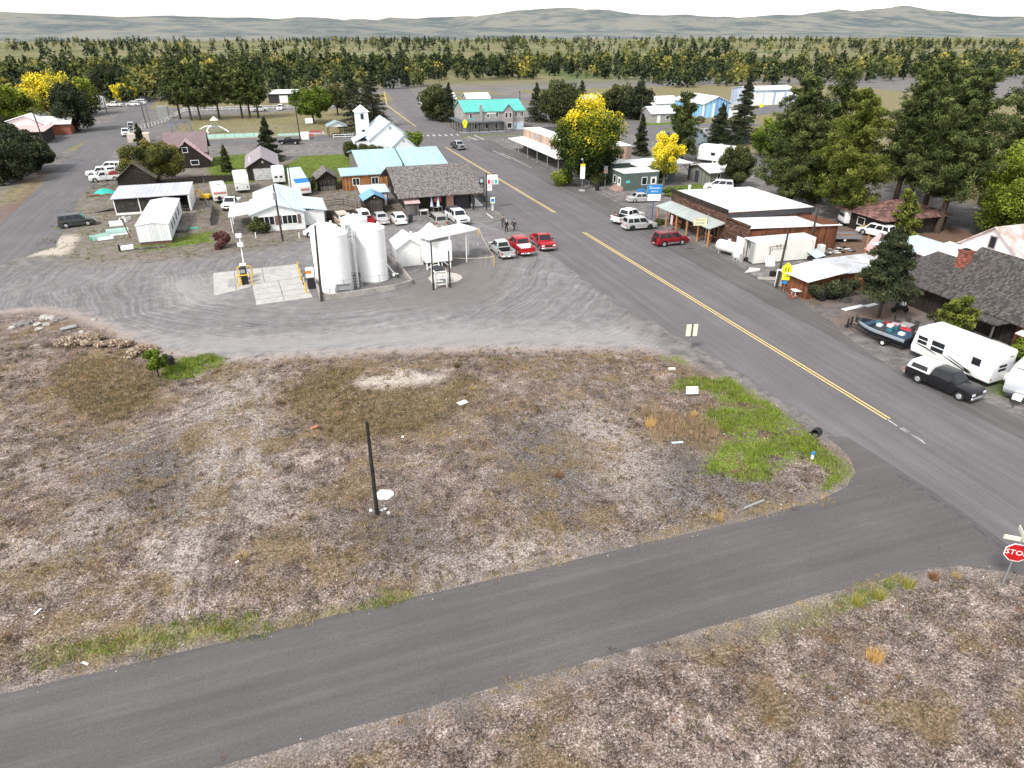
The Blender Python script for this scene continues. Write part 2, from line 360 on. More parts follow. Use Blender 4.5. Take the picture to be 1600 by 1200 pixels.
    wd = N.ramp(fine, [(.36, (.045,.034,.014)), (.5, (.165,.112,.05)), (.64, (.34,.235,.13))])
    f1 = N.mix(N.math('MULTIPLY', mask('d_weeds', 6, 3), .75), f1, wd)
    f1 = N.mix(N.ramp(N.noise(3.1, 4, .7), [(.56, 0.0), (.63, .75)]), f1, (.035,.029,.026))  # dark dots: dark weeds, with the shade of their clumps painted in
    f1 = N.mix(N.ramp(N.noise(.22, 5, .65), [(.5, 0.0), (.6, .62)]), f1, wd)
    c = N.mix(mask('d_field', 4.5, 1.8), grav, f1)
    edge = N.math('SUBTRACT', 1.0, N.math('MULTIPLY', N.math('ABSOLUTE', N.math('ADD', N.math('MULTIPLY_ADD', N.math('SUBTRACT', mid, .5), 3.0, N.attr('d_field')), .1)), .8), clamp=True)
    c = N.mix(N.math('MULTIPLY', edge, N.math('MULTIPLY_ADD', N.math('MULTIPLY_ADD', y, .1, -4.2, clamp=True), .45, .12)), c, N.ramp(fine, [(.38, (.2,.15,.125)), (.5, (.4,.325,.29)), (.62, (.62,.54,.49))]))
    dirt = N.ramp(N.math('MULTIPLY_ADD', fine, .5, N.math('MULTIPLY', mid, .5)), [(.3, (.09,.075,.062)), (.5, (.185,.155,.13)), (.7, (.3,.265,.235))])
    c = N.mix(N.math('MULTIPLY', mask('d_yard', 8, 5), .85), c, dirt)
    nd = N.ramp(fine, [(.3, (.07,.04,.028)), (.5, (.16,.09,.062)), (.72, (.28,.19,.14))])
    c = N.mix(N.math('MULTIPLY', mask('d_needle', 8, 5), .9), c, nd)
    dry = N.ramp(mid, [(.3, (.085,.085,.035)), (.5, (.19,.165,.085)), (.7, (.28,.235,.14))])
    c = N.mix(mask('d_park', 8, 5), c, dry)
    lw = N.ramp(mid, [(.3, (.05,.085,.016)), (.55, (.12,.16,.03)), (.72, (.25,.22,.07))])
    c = N.mix(mask('d_lawn', 4, 1.5), c, lw)
    c = N.mix(N.math('MULTIPLY', mask('d_sand', 2.5, 1), .85), c, N.ramp(fine, [(.36, (.22,.18,.15)), (.5, (.48,.41,.35)), (.62, (.68,.61,.55))]))
    gr = N.ramp(fine, [(.36, (.03,.045,.01)), (.5, (.12,.16,.025)), (.64, (.26,.31,.06))])
    gm = N.math('MULTIPLY', mask('d_lush', 2.2, .8, N.noise(1.6, 5, .7)), N.ramp(N.noise(.8, 6, .75), [(.4, .0), (.5, 1.0)]))
    c = N.mix(gm, c, gr)
    vg = N.ramp(fine, [(.3, (.06,.06,.02)), (.5, (.17,.17,.05)), (.7, (.36,.3,.14))])
    c = N.mix(N.math('MULTIPLY', mask('d_verge', 2.5, 1), .8), c, vg)
    # far fields
    far = N.math('MULTIPLY_ADD', N.math('SUBTRACT', y, 345.0), 1/60, 0.0, clamp=True)
    fv = N.ramp(N.noise(.006, 3, .5), [(.38, (.1,.11,.045)), (.48, (.2,.17,.09)), (.55, (.09,.12,.04)), (.66, (.24,.2,.12))])
    c = N.mix(far, c, fv)
    c = N.mix(.4, c, N.ramp(grit, [(.25, .12), (.75, .9)]), 'OVERLAY')
    N.L(c, b.inputs['Base Color'])
    N.bump(N.math('ADD', fine, N.math('MULTIPLY', grit, .5)), .55, .07, b)
    return m
gme.materials.append(ground_material())
gob = kind(bpy.data.objects.new('ground', gme), 'structure'); COL.objects.link(gob)
# ------------------------------------------------------------ ROADS
def asphalt(name, base, streak_dir, warm=0, lo=.75, hi=1.35):
    m = bpy.data.materials.new(name); n, b = nodes(m); N = NT(n); b.inputs['Roughness'].default_value = .88; b.inputs['Specular IOR Level'].default_value = .25
    x, y, z = N.sepxyz()
    a, c_ = (x, y) if streak_dir == 'y' else (y, x)
    st = N.noise(1.0, 5, .7, vec=N.comb(N.math('MULTIPLY', a, 1.3), N.math('MULTIPLY', c_, .045)))
    bl = N.noise(.16, 5, .6); fi = N.noise(9, 4, .8)
    col = N.ramp(N.math('MULTIPLY_ADD', st, .65, N.math('MULTIPLY', bl, .35)), [(.3, mul(base, lo)), (.5, base), (.72, mul(base, hi))])
    col = N.mix(.35, col, N.ramp(fi, [(.3, .25), (.7, .8)]), 'OVERLAY')
    ck = N.new('ShaderNodeTexVoronoi', feature='DISTANCE_TO_EDGE'); ck.inputs['Scale'].default_value = .16
    nv = N.new('ShaderNodeTexNoise'); nv.inputs['Scale'].default_value = .8; nv.inputs['Detail'].default_value = 4; N.L(N.obj(), nv.inputs['Vector'])
    vm = N.new('ShaderNodeVectorMath', operation='MULTIPLY_ADD'); N.L(nv.outputs['Color'], vm.inputs[0]); vm.inputs[1].default_value = (3,3,3); N.L(N.obj(), vm.inputs[2])
    N.L(vm.outputs[0], ck.inputs['Vector'])
    cr = N.math('MULTIPLY', N.math('LESS_THAN', ck.outputs['Distance'], .004), N.ramp(N.noise(.07, 2), [(.52, 0.0), (.62, .3)]))
    col = N.mix(cr, col, mul(base, .35))
    N.L(col, b.inputs['Base Color']); N.bump(fi, .25, .02, b); return m
def sheet(name, poly, z, mat, jit=.1, step=1.0):
    pts = []
    n = len(poly)
    for i in range(n):
        a = Vector(poly[i]); c = Vector(poly[(i+1) % n]); k = max(1, int((c-a).length/step)); nrm = Vector((-(c-a).y, (c-a).x)).normalized()
        for q in range(k):
            p = a.lerp(c, q/k)
            p = p+nrm*(vnoise(np.array([p.x]), np.array([p.y]), 1.7, 5)[0]-.5)*2*jit+nrm*R.uniform(-jit, jit)*.4
            pts.append((p.x, p.y, z))
    bm = bmesh.new(); f = bm.faces.new([bm.verts.new(p) for p in pts]); bmesh.ops.recalc_face_normals(bm, faces=[f])
    if f.normal.z < 0: f.normal_flip()
    bmesh.ops.triangulate(bm, faces=bm.faces[:])
    me = bpy.data.meshes.new(name); bm.to_mesh(me); bm.free(); me.materials.append(mat)
    o = bpy.data.objects.new(name, me); COL.objects.link(o); return kind(o, 'structure')
A_MAIN = asphalt('main_asphalt', (.13,.12,.123), 'y'); A_NEAR = asphalt('near_asphalt', (.101,.092,.091), 'x', lo=.78, hi=1.38); A_SIDE = asphalt('side_asphalt', (.125,.118,.121), 'y')
SHO = asphalt('shoulder_gravel_asphalt', (.108,.101,.099), 'y', lo=.65, hi=1.6)
sheet('road_shoulder', [(45,-30),(50.2,10),(49.3,28),(46.4,38),(50.2,56.4),(51.2,72),(52.4,105),(52.6,119),(53,150),(53.5,178),(46,178),(45.5,120),(45,60),(44.6,30),(43,-30)], .004, SHO, .35, 1.2)
main_poly = [(33.6,-40),(34.0,14),(34.2,18),(34.6,23),(34.2,27),(34.2,29.5),(34.3,36),(33.5,44),(32.6,52),(31.3,60),(31.2,68),(31.3,76),(31.6,90),(32,104),(33,140),(35,180),(38,205),(41.5,224),(46.6,275),(58,380),(80,520),(92,520),(70,380),(57,276),(53,225),(48,195),(47.6,150),(47.2,119),(46.6,90),(46.2,60),(45.8,28),(44.5,-40)]
sheet('main_road', main_poly, .010, A_MAIN, .3, .7)
sheet('near_road', [(-90,25.6),(8.6,25.55),(24,25.45),(28.3,25.75),(30.6,26.3),(32.2,27.3),(33.2,28.9),(33.5,31.5),(34.9,31),(35.2,24),(34.8,16),(34.6,15.2),(33.4,17.4),(31.2,18.7),(28.5,19.25),(19.5,19.3),(-90,19.3)], .016, A_NEAR, .06, .7)
sheet('side_road', GP([(-420,560),(0,413),(85,386),(130,300),(165,250),(200,215),(240,160),(262,145)]) + [(-52,520),(-68,520),(-42,340)] + GP([(235,148),(205,165),(165,195),(130,225),(90,262),(55,300),(0,350),(-300,480)]), .010, A_SIDE, .15, 1.2)
sheet('back_street', [(-36,190.3),(-5,189.4),(20,189),(33,188.4),(33.5,198.5),(20,199.5),(-36,201.5)], .006, A_SIDE, .15, 1.5)
sheet('back_street', [(47,187.5),(75,186),(140,181),(140,189),(75,194),(47,196)], .006, A_SIDE, .2, 1.5)
sheet('far_street', [(-140,268),(-38,281),(44,279),(44,289),(-38,292),(-140,282)], .006, A_SIDE, .2, 2)
sheet('far_street', GP([(690,147),(760,153),(870,162),(860,156),(760,147)]), .006, A_SIDE, .2, 2)
sheet('parallel_street', [(99,260),(96,216),(93,183),(92.3,150),(91.5,120),(91,95),(90.5,60),(98.5,60),(99,85),(101.5,110),(104,137),(105.5,165),(106.5,186),(109,220),(112,260)], .0085, A_SIDE, .2, 1.5)
sheet('parallel_street', GP([(1170,182),(1250,172),(1330,158),(1380,148),(1360,148),(1250,160),(1180,168)]), .011, A_SIDE, .2, 2)
sheet('side_track', GP([(60,253),(150,213),(180,190),(130,196),(85,215),(62,232)]), .004, A_SIDE, .3, 1.5)
# painted markings
YEL = M('road_paint_yellow', (.78,.56,.2), .8, .15, 6, stain=((.3,.26,.2), .12)); WLN = M('road_paint_white', (.62,.62,.6), .8, .25, 6, stain=((.2,.19,.19), .45))
def strip(mb, pts, w, off=0.0, z=.020):
    for a, b_ in zip(pts[:-1], pts[1:]):
        a = Vector(a); b_ = Vector(b_); n = Vector((-(b_-a).y, (b_-a).x)).normalized()
        mb.poly([(*(a+n*(off-w/2)), z), (*(b_+n*(off-w/2)), z), (*(b_+n*(off+w/2)), z), (*(a+n*(off+w/2)), z)])
def sub(a, b_, k): return [tuple(Vector(a).lerp(Vector(b_), i/k)) for i in range(k+1)]
mb = MB()
for seg in (((1388,655),(912,363)), ((867,332),(696,230)), ((650,198),(604,164))):
    a, b_ = GP(seg)
    for o_ in (-.17, .17): strip(mb, sub(a, b_, 30), .13, o_)
a, b_ = GP(((604,164),(575,147)))
for o_ in (-.17, .17): strip(mb, sub(a, (53,345), 8), .13, o_)
kind(mb.build('road_marking', YEL), 'structure')
mb = MB()
q = GP([(1388,656),(1450,697)]); Q = sub(q[0], q[1], 12)
for i in (0,1,2,4,5,7,8,9,10): strip(mb, Q[i:i+2], .09, -.05 if i < 6 else .04)
for i in (4,5,8,9): strip(mb, Q[i:i+2], .07, .16)
for i in range(9):
    u = 641+i*9.2
    p = G(u, 212.6-i*.25); strip(mb, [(p[0], p[1]-1.4), (p[0]+.1, p[1]+1.4)], .5)
for s_ in (((731,213),(745,219)), ((741,211),(756,218))): strip(mb, GP(s_), .3)
strip(mb, GP([(760,333),(770,341)]), .25, z=.008)
for s_ in (((770,235),(797,249)), ((783,239),(830,262))): strip(mb, sub(*GP(s_), 4), .14)
kind(mb.build('road_marking', WLN), 'structure')
# darker seam and pavement edge of the junction
SEAM = M('patched_tar', (.088,.083,.084), .85, .35, 2)
mb = MB(); strip(mb, [(34.5,26.3),(34.75,24.5),(34.7,22.5),(34.55,20),(34.3,17.8)], .22); kind(mb.build('road_seam', SEAM), 'structure')
# ------------------------------------------------------------ BUILDINGS
def window(par, face, u, z0, w, h, dep, frame=None, bars=0, label=None, pane=None):
    """face = (origin, along, outward): a frame mesh with its pane as a sub-part"""
    o, a, n = face; a = Vector(a); n = Vector(n); up = Vector((0,0,1)); c = Vector(o)+a*u
    X = Matrix((( a.x, n.x, 0, c.x), (a.y, n.y, 0, c.y), (0, 0, 1, 0), (0, 0, 0, 1)))
    t = .09; m = MB(); m.X = X
    m.box(-w/2-t, w/2+t, dep, dep+.06, z0-t, z0); m.box(-w/2-t, w/2+t, dep, dep+.06, z0+h, z0+h+t)
    m.box(-w/2-t, -w/2, dep, dep+.06, z0, z0+h); m.box(w/2, w/2+t, dep, dep+.06, z0, z0+h)
    for k in range(bars):
        q = -w/2+w*(k+1)/(bars+1); m.box(q-.03, q+.03, dep+.012, dep+.055, z0, z0+h)
    f = m.build('window', frame or WHT, par, label)
    p = MB(); p.X = X; p.box(-w/2, w/2, dep, dep+.012, z0, z0+h); p.build('pane', pane or GLASS, f)
    return f
def door(par, face, u, w, h, mat, dep=0.0, z0=.05, glass_=False, name='door', label=None):
    o, a, n = face; a = Vector(a); n = Vector(n); c = Vector(o)+a*u
    X = Matrix((( a.x, n.x, 0, c.x), (a.y, n.y, 0, c.y), (0, 0, 1, 0), (0, 0, 0, 1)))
    m = MB(); m.X = X; m.box(-w/2, w/2, dep, dep+.05, z0, z0+h)
    for q in (-w/2-.08, w/2): m.box(q, q+.08, dep, dep+.07, z0, z0+h+.08)
    m.box(-w/2, w/2, dep, dep+.07, z0+h, z0+h+.08)
    d = m.build(name, mat, par, label)
    if w < 2:
        k = MB(); k.X = X; k.cyl((w/2-.12, dep+.05, z0+h*.48), (w/2-.12, dep+.11, z0+h*.48), .03); k.build('handle', CHROME, d)
    if glass_:
        k = MB(); k.X = X; k.box(-w*.3, w*.3, dep+.05, dep+.056, z0+h*.5, z0+h*.88); k.build('pane', GLASS, d)
    return d
class House:
    """box building with gable / shed / flat / hip roof; local x0..x1, y0..y1 about its centre"""
    def __init__(s, name, label, cat, x0, x1, y0, y1, eave, top, roof='gable_x', wall=None, roofm=None, over=.35, rz=0, base=0, group=None, thick=.12, roof_label=None, hide_roof=False):
        s.cx, s.cy = (x0+x1)/2, (y0+y1)/2; s.w, s.d = (x1-x0)/2, (y1-y0)/2; s.e, s.t = eave, top
        s.root = T(name, label, cat, (s.cx, s.cy, 0), rz, group); w, d, e, t = s.w, s.d, eave, top
        m = MB()
        if roof in ('gable_x', 'hip'):
            m.box(-w, w, -d, d, base, e)
            if roof == 'gable_x': m.prism([(-d, e), (d, e), (0, t-.05)], -w, w, axis='x')
        elif roof == 'gable_y': m.box(-w, w, -d, d, base, e); m.prism([(-w, e), (w, e), (0, t-.05)], -d, d, axis='y')
        elif roof == 'flat': m.box(-w, w, -d, d, base, t)
        elif roof == 'shed_y': m.prism([(-d, base), (d, base), (d, t-.02), (-d, e-.02)], -w, w, axis='x')      # rises to the back
        elif roof == 'shed_yr': m.prism([(-d, base), (d, base), (d, e-.02), (-d, t-.02)], -w, w, axis='x')     # rises to the front
        elif roof == 'shed_x': m.prism([(-w, base), (w, base), (w, t-.02), (-w, e-.02)], -d, d, axis='y')
        elif roof == 'shed_xr': m.prism([(-w, base), (w, base), (w, e-.02), (-w, t-.02)], -d, d, axis='y')
        s.wall = m.build('wall', wall or WHT2, s.root)
        r = MB(); k = thick; o = over
        def slab(prof, a0, a1, ax): r.prism(prof, a0, a1, axis=ax)
        if roof == 'gable_x':
            sl = (t-e)/d
            for sg in (-1, 1): slab([(sg*(d+o), e-o*sl), (0, t), (0, t+k), (sg*(d+o), e-o*sl+k)], -w-o, w+o, 'x')
        elif roof == 'gable_y':
            sl = (t-e)/w
            for sg in (-1, 1): slab([(sg*(w+o), e-o*sl), (0, t), (0, t+k), (sg*(w+o), e-o*sl+k)], -d-o, d+o, 'y')
        elif roof == 'flat': r.box(-w-o, w+o, -d-o, d+o, t, t+k)
        elif roof in ('shed_y', 'shed_yr'):
            sl = (t-e)/(2*d); a, b_ = (e, t) if roof == 'shed_y' else (t, e); s1 = sl if roof == 'shed_y' else -sl
            slab([(-d-o, a-o*s1), (d+o, b_+o*s1), (d+o, b_+o*s1+k), (-d-o, a-o*s1+k)], -w-o, w+o, 'x')
        elif roof in ('shed_x', 'shed_xr'):
            sl = (t-e)/(2*w); a, b_ = (e, t) if roof == 'shed_x' else (t, e); s1 = sl if roof == 'shed_x' else -sl
            slab([(-w-o, a-o*s1), (w+o, b_+o*s1), (w+o, b_+o*s1+k), (-w-o, a-o*s1+k)], -d-o, d+o, 'y')
        elif roof == 'hip':
            q = min(w, d)
            rx, ry = (w-q, 0) if w > d else (0, d-q); z0 = e-.05
            P = [(-w-o,-d-o,z0),(w+o,-d-o,z0),(w+o,d+o,z0),(-w-o,d+o,z0)]; A, B = ((-rx,0,t),(rx,0,t)) if w > d else ((0,-ry,t),(0,ry,t))
            if w > d: fs = [(P[0],P[1],B,A),(P[1],P[2],B),(P[2],P[3],A,B),(P[3],P[0],A)]
            else: fs = [(P[0],P[1],A),(P[1],P[2],B,A),(P[2],P[3],B),(P[3],P[0],A,B)]
            for f_ in fs: r.poly(f_)
            r.poly(P[::-1])
        s.roof = r.build('roof', roofm or WHT, s.root, roof_label)
    def face(s, f):
        w, d = s.w, s.d
        return {'S': ((0,-d,0),(1,0,0),(0,-1,0)), 'N': ((0,d,0),(-1,0,0),(0,1,0)), 'W': ((-w,0,0),(0,-1,0),(-1,0,0)), 'E': ((w,0,0),(0,1,0),(1,0,0))}[f]
    def win(s, f, u, z0, w, h, bars=0, frame=None, label=None): return window(s.root, s.face(f), u, z0, w, h, 0.0, frame, bars, label)
    def door(s, f, u, w=.9, h=2.0, mat=None, glass_=False, name='door', label=None, z0=.05): return door(s.root, s.face(f), u, w, h, mat or WHT, 0, z0, glass_, name, label)
    def part(s, name, mb, mat, label=None, parent=None, **k): return mb.build(name, mat, parent or s.root, label, **k)
# ------------------------------------------------------------ LEAVES AND TREES
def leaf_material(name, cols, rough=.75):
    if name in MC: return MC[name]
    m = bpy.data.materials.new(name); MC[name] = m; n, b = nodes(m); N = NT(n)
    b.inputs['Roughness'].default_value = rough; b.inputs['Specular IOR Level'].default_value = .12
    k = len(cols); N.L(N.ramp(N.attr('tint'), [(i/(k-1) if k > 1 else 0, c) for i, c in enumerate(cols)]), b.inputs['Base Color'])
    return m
def quad_mesh(name, C, U, V, tint, mat, parent=None, tri=False):
    """many small leaf quads: centre C, half-vectors U and V"""
    n = len(C)
    if tri: P = np.stack([C-U, C+U, C+V], 1)
    else: P = np.stack([C-U-V, C+U-V, C+U+V, C-U+V], 1)
    k = P.shape[1]; me = bpy.data.meshes.new(name)
    me.vertices.add(n*k); me.vertices.foreach_set('co', P.astype(np.float32).ravel())
    me.loops.add(n*k); me.loops.foreach_set('vertex_index', np.arange(n*k, dtype=np.int32))
    me.polygons.add(n); me.polygons.foreach_set('loop_start', np.arange(0, n*k, k, dtype=np.int32)); me.update(calc_edges=True)
    a = me.attributes.new('tint', 'FLOAT', 'POINT'); a.data.foreach_set('value', np.repeat(np.clip(tint, 0, 1), k).astype(np.float32))
    me.materials.append(mat); o = bpy.data.objects.new(name, me); COL.objects.link(o)
    if parent is not None: o.parent = parent
    return o
def unit(n, rg):
    v = rg.normal(size=(n, 3)); return v/np.linalg.norm(v, axis=1)[:, None]
def leaves(rg, C, size, tint, name, mat, par, flatz=1.0, asp=.6):
    n = len(C); U = unit(n, rg); W_ = unit(n, rg); V = np.cross(U, W_); V /= np.linalg.norm(V, axis=1)[:, None]+1e-9
    sz = size*(.6+.8*rg.random(n))[:, None]; U = U*sz; V = V*sz*asp; U[:, 2] *= flatz
    return quad_mesh(name, C, U, V, tint, mat, par)
BARK = M('tree_bark', (.075,.055,.042), .95, .4, 4); BARKG = M('pale_bark', (.2,.18,.155), .9, .3, 4)
def trunk(mb, pts, r0, r1, n=8):
    for i in range(len(pts)-1):
        a = r0+(r1-r0)*i/(len(pts)-1); b_ = r0+(r1-r0)*(i+1)/(len(pts)-1); mb.cyl(pts[i], pts[i+1], a, b_, n)
LM = {
 'pine': leaf_material('pine_needles', [(.014,.02,.009),(.05,.066,.022),(.11,.132,.04),(.2,.215,.065)]),
 'pine2': leaf_material('olive_pine_needles', [(.022,.028,.008),(.075,.092,.018),(.15,.172,.03),(.25,.26,.055)]),
 'spruce': leaf_material('spruce_needles', [(.01,.014,.009),(.028,.036,.019),(.06,.07,.033),(.12,.125,.055)]),
 'green': leaf_material('green_leaves', [(.03,.05,.01),(.08,.12,.018),(.15,.2,.025),(.22,.27,.04)]),
 'lime': leaf_material('lime_leaves', [(.035,.05,.008),(.1,.13,.016),(.2,.25,.03),(.33,.37,.06)]),
 'dull': leaf_material('dull_green_leaves', [(.02,.026,.012),(.05,.06,.022),(.09,.1,.035),(.15,.14,.05)]),
 'yellow': leaf_material('yellow_leaves', [(.15,.17,.05),(.36,.36,.06),(.7,.58,.04),(.84,.65,.03),(.86,.68,.05)]),
 'mixed': leaf_material('green_leaves_turning_yellow', [(.014,.024,.006),(.035,.055,.01),(.085,.11,.016),(.17,.19,.02),(.68,.54,.03),(.8,.62,.03)]),
 'olivemix': leaf_material('olive_leaves_touched_yellow', [(.02,.026,.01),(.06,.068,.02),(.12,.12,.03),(.2,.18,.05),(.45,.36,.05)]),
 'red': leaf_material('red_leaves', [(.05,.02,.02),(.12,.05,.045),(.2,.1,.085)]),
 'rust': leaf_material('dry_shrub_stems', [(.14,.1,.07),(.3,.225,.165),(.48,.38,.29),(.66,.55,.44)]),
}
def pine(p, h, r, label, mat='pine', seed=1, lean=(0,0), crown0=.3, n=9000, group=None, cat='pine tree', leaf=.22, shape=.75, name='pine_tree'):
    """ponderosa type: bare lower trunk, irregular branches carrying needle clumps"""
    rg = np.random.default_rng(seed); t = T(name, label, cat, p, 0, group)
    top = np.array([lean[0], lean[1], h]); m = MB()
    ax = lambda f: np.array([lean[0]*f, lean[1]*f, h*f])
    trunk(m, [tuple(ax(f)) for f in (0,.25,.5,.75,.97)], .022*h, .03, 9)
    cl = []
    nb = int(30+h*2.6)
    for i in range(nb):
        f = crown0+(1-crown0)*(i+rg.random())/nb; q = (f-crown0)/(1-crown0)
        L = r*((1-q)**shape*(.35+.65*min(1, q*5+.35)))*(.55+.6*rg.random())+.25
        az = rg.random()*2*PI; dr = np.array([math.cos(az), math.sin(az), rg.uniform(-.12,.35)]); b0 = ax(f)
        dr[2] += .22*q; e = b0+dr*L; m.cyl(tuple(b0), tuple(e), max(.03, .012*h*(1-q)), .015, 5, cap=False)
        k = max(2, int(L*3.0))
        for j in range(k):
            s_ = (j+1)/k; c = b0+dr*L*s_+rg.normal(size=3)*np.array([.42,.42,.36])*(.45+L*.14)
            cl.append((*c, .36+.1*L*(1-.3*s_)))
    m.build('trunk', BARK, t)
    cl = np.array(cl); per = max(4, n//len(cl)); C = np.repeat(cl[:, :3], per, 0); rad_ = np.repeat(cl[:, 3], per)
    d = unit(len(C), rg)*(rg.random(len(C))**.4)[:, None]*rad_[:, None]; d[:, 2] *= .75
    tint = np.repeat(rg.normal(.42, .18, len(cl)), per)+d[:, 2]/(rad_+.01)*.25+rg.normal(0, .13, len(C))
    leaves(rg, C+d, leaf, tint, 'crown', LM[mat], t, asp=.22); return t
def spruce(p, h, r, label, mat='spruce', seed=1, n=6000, group=None, cat='spruce tree', crown0=.06, leaf=.2, shape=.9, name='spruce_tree'):
    rg = np.random.default_rng(seed); t = T(name, label, cat, p, 0, group); m = MB()
    trunk(m, [(0,0,0),(0,0,h*.5),(0,0,h*.98)], .02*h, .02, 8)
    C = []; tt = []
    nb = int(26+h*9); per = max(8, int(n*1.9)//nb)
    for i in range(nb):
        f = crown0+(1-crown0)*((i+rg.random())/nb)**1.15; q = (f-crown0)/(1-crown0)
        L = r*((1-q)**shape)*(.55+.6*rg.random())+.12; az = rg.random()*2*PI
        dr = np.array([math.cos(az), math.sin(az), -.22+.3*q]); b0 = np.array([0,0,h*f])
        if i % 3 == 0: m.cyl(tuple(b0), tuple(b0+dr*L*.9), .012*h*(1-q)+.01, .01, 4, cap=False)
        s_ = rg.random(per)**.62; wdt = .32*L*(1-s_*.65)
        side = np.array([-dr[1], dr[0], 0])
        c = b0+dr*L*s_[:, None]+side*(rg.normal(size=per)*wdt)[:, None]; c[:, 2] += rg.normal(size=per)*.1-.1*np.abs(rg.normal(size=per))*L*.4
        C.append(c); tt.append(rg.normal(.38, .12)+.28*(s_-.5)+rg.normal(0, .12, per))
    m.build('trunk', BARK, t)
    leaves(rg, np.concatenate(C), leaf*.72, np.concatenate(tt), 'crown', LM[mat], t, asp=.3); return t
def broad(p, h, r, label, mat='green', seed=1, n=6000, group=None, cat='tree', trunk_h=.28, leaf=.17, bark=None, tall=1.0, top_tint=0.0, name='broadleaf_tree', sparse=1.0, ry=None, tint0=.42):
    """broadleaf: limbs ending in clumps spread through an uneven crown"""
    rg = np.random.default_rng(seed); t = T(name, label, cat, p, 0, group); m = MB(); ry = ry or r
    th = h*trunk_h; cz = th+(h-th)*.5; hz = (h-th)*.56
    m.cyl((0,0,0), (0,0,th), .035*h, .024*h, 8); cl = []
    K = int(26+r*r*2.5)
    for i in range(K):
        d = unit(1, rg)[0]; rr = (rg.random()**.38)*(.78+.3*rg.random())
        c = np.array([d[0]*r*rr, d[1]*ry*rr, cz+d[2]*hz*rr]); c[0:2] *= 1-.22*max(0, (c[2]-cz)/hz)
        cl.append((*c, min(r, hz)*(.2+.16*rg.random())))
        if i % 3 == 0: m.cyl((0,0,th*(.8+.2*rg.random())), tuple(c), .011*h, .012, 5, cap=False)
    m.build('trunk', bark or BARK, t)
    leaf *= .62; n *= 2.3; cl = np.array(cl); per = max(6, int(n/len(cl))); C = np.repeat(cl[:, :3], per, 0); q = np.repeat(cl[:, 3], per)
    d = unit(len(C), rg)*(rg.random(len(C))**.45)[:, None]*q[:, None]*sparse
    zt = (C[:, 2]+d[:, 2]-cz)/hz
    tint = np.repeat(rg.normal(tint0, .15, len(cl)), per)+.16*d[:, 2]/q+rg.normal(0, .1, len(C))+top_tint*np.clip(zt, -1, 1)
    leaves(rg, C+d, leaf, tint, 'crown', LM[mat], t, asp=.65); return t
def shrub(p, h, r, label, mat='green', seed=1, n=1500, group=None, cat='shrub', leaf=.13, name='shrub', ry=None):
    rg = np.random.default_rng(seed); t = T(name, label, cat, p, 0, group); m = MB(); ry = ry or r
    for k in range(6):
        a = rg.random()*6.3; m.cyl((0,0,0), (r*.6*math.cos(a), ry*.6*math.sin(a), h*.7), .03, .012, 5, cap=False)
    m.build('stem', BARK, t)
    K = 12; d = unit(K, rg)*(rg.random(K)**.4)[:, None]; cc = d*np.array([r*.75, ry*.75, h*.4])+np.array([0,0,h*.52]); per = int(n*2)//K; leaf *= .65
    C = np.repeat(cc, per, 0); e = unit(len(C), rg)*(rg.random(len(C))**.4)[:, None]*np.array([r*.42, ry*.42, h*.3]); P = C+e; P[:, 2] = np.maximum(P[:, 2], .04)
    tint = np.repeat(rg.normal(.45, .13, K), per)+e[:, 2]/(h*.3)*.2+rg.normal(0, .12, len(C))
    leaves(rg, P, leaf, tint, 'foliage', LM[mat], t); return t
# ------------------------------------------------------------ VEHICLES
def arch(cx, r, z0, n=7): return [(cx+r*math.cos(PI*k/n), z0+r*math.sin(PI*k/n)*1.0) for k in range(n+1)]   # front -> rear (x falls)
def paint(name, col, metal=0.0, rough=.3): return M(name, col, rough, .05, 1.0, coat=.15 if sum(col) < .4 else .4, metal=metal, spec=.3)
KINDS = {  # length, width, wheelbase, wheel r, clearance, belt z, hood z, roof z, rear axle x from rear
 'pickup': dict(L=5.4, W=1.85, wb=3.35, r=.38, cl=.36, belt=1.08, hood=1.08, roof=1.75, rax=1.15, cab=(1.95, 4.05)),
 'crew':   dict(L=5.7, W=1.95, wb=3.6, r=.40, cl=.40, belt=1.18, hood=1.15, roof=1.88, rax=1.2, cab=(1.85, 4.35)),
 'single': dict(L=5.3, W=1.95, wb=3.3, r=.38, cl=.38, belt=1.10, hood=1.12, roof=1.80, rax=1.1, cab=(2.35, 3.95)),
 'suv':    dict(L=4.65, W=1.84, wb=2.7, r=.39, cl=.36, belt=1.08, hood=1.07, roof=1.8, rax=.95, cab=(.08, 3.55)),
 'sedan':  dict(L=4.75, W=1.78, wb=2.75, r=.32, cl=.22, belt=.88, hood=.86, roof=1.42, rax=1.0, cab=(.75, 3.55)),
 'hatch':  dict(L=4.3, W=1.78, wb=2.6, r=.32, cl=.23, belt=.93, hood=.9, roof=1.5, rax=.82, cab=(.12, 3.25)),
 'van':    dict(L=5.0, W=1.9, wb=3.0, r=.34, cl=.25, belt=1.05, hood=1.0, roof=1.78, rax=1.0, cab=(.05, 4.05)),
}
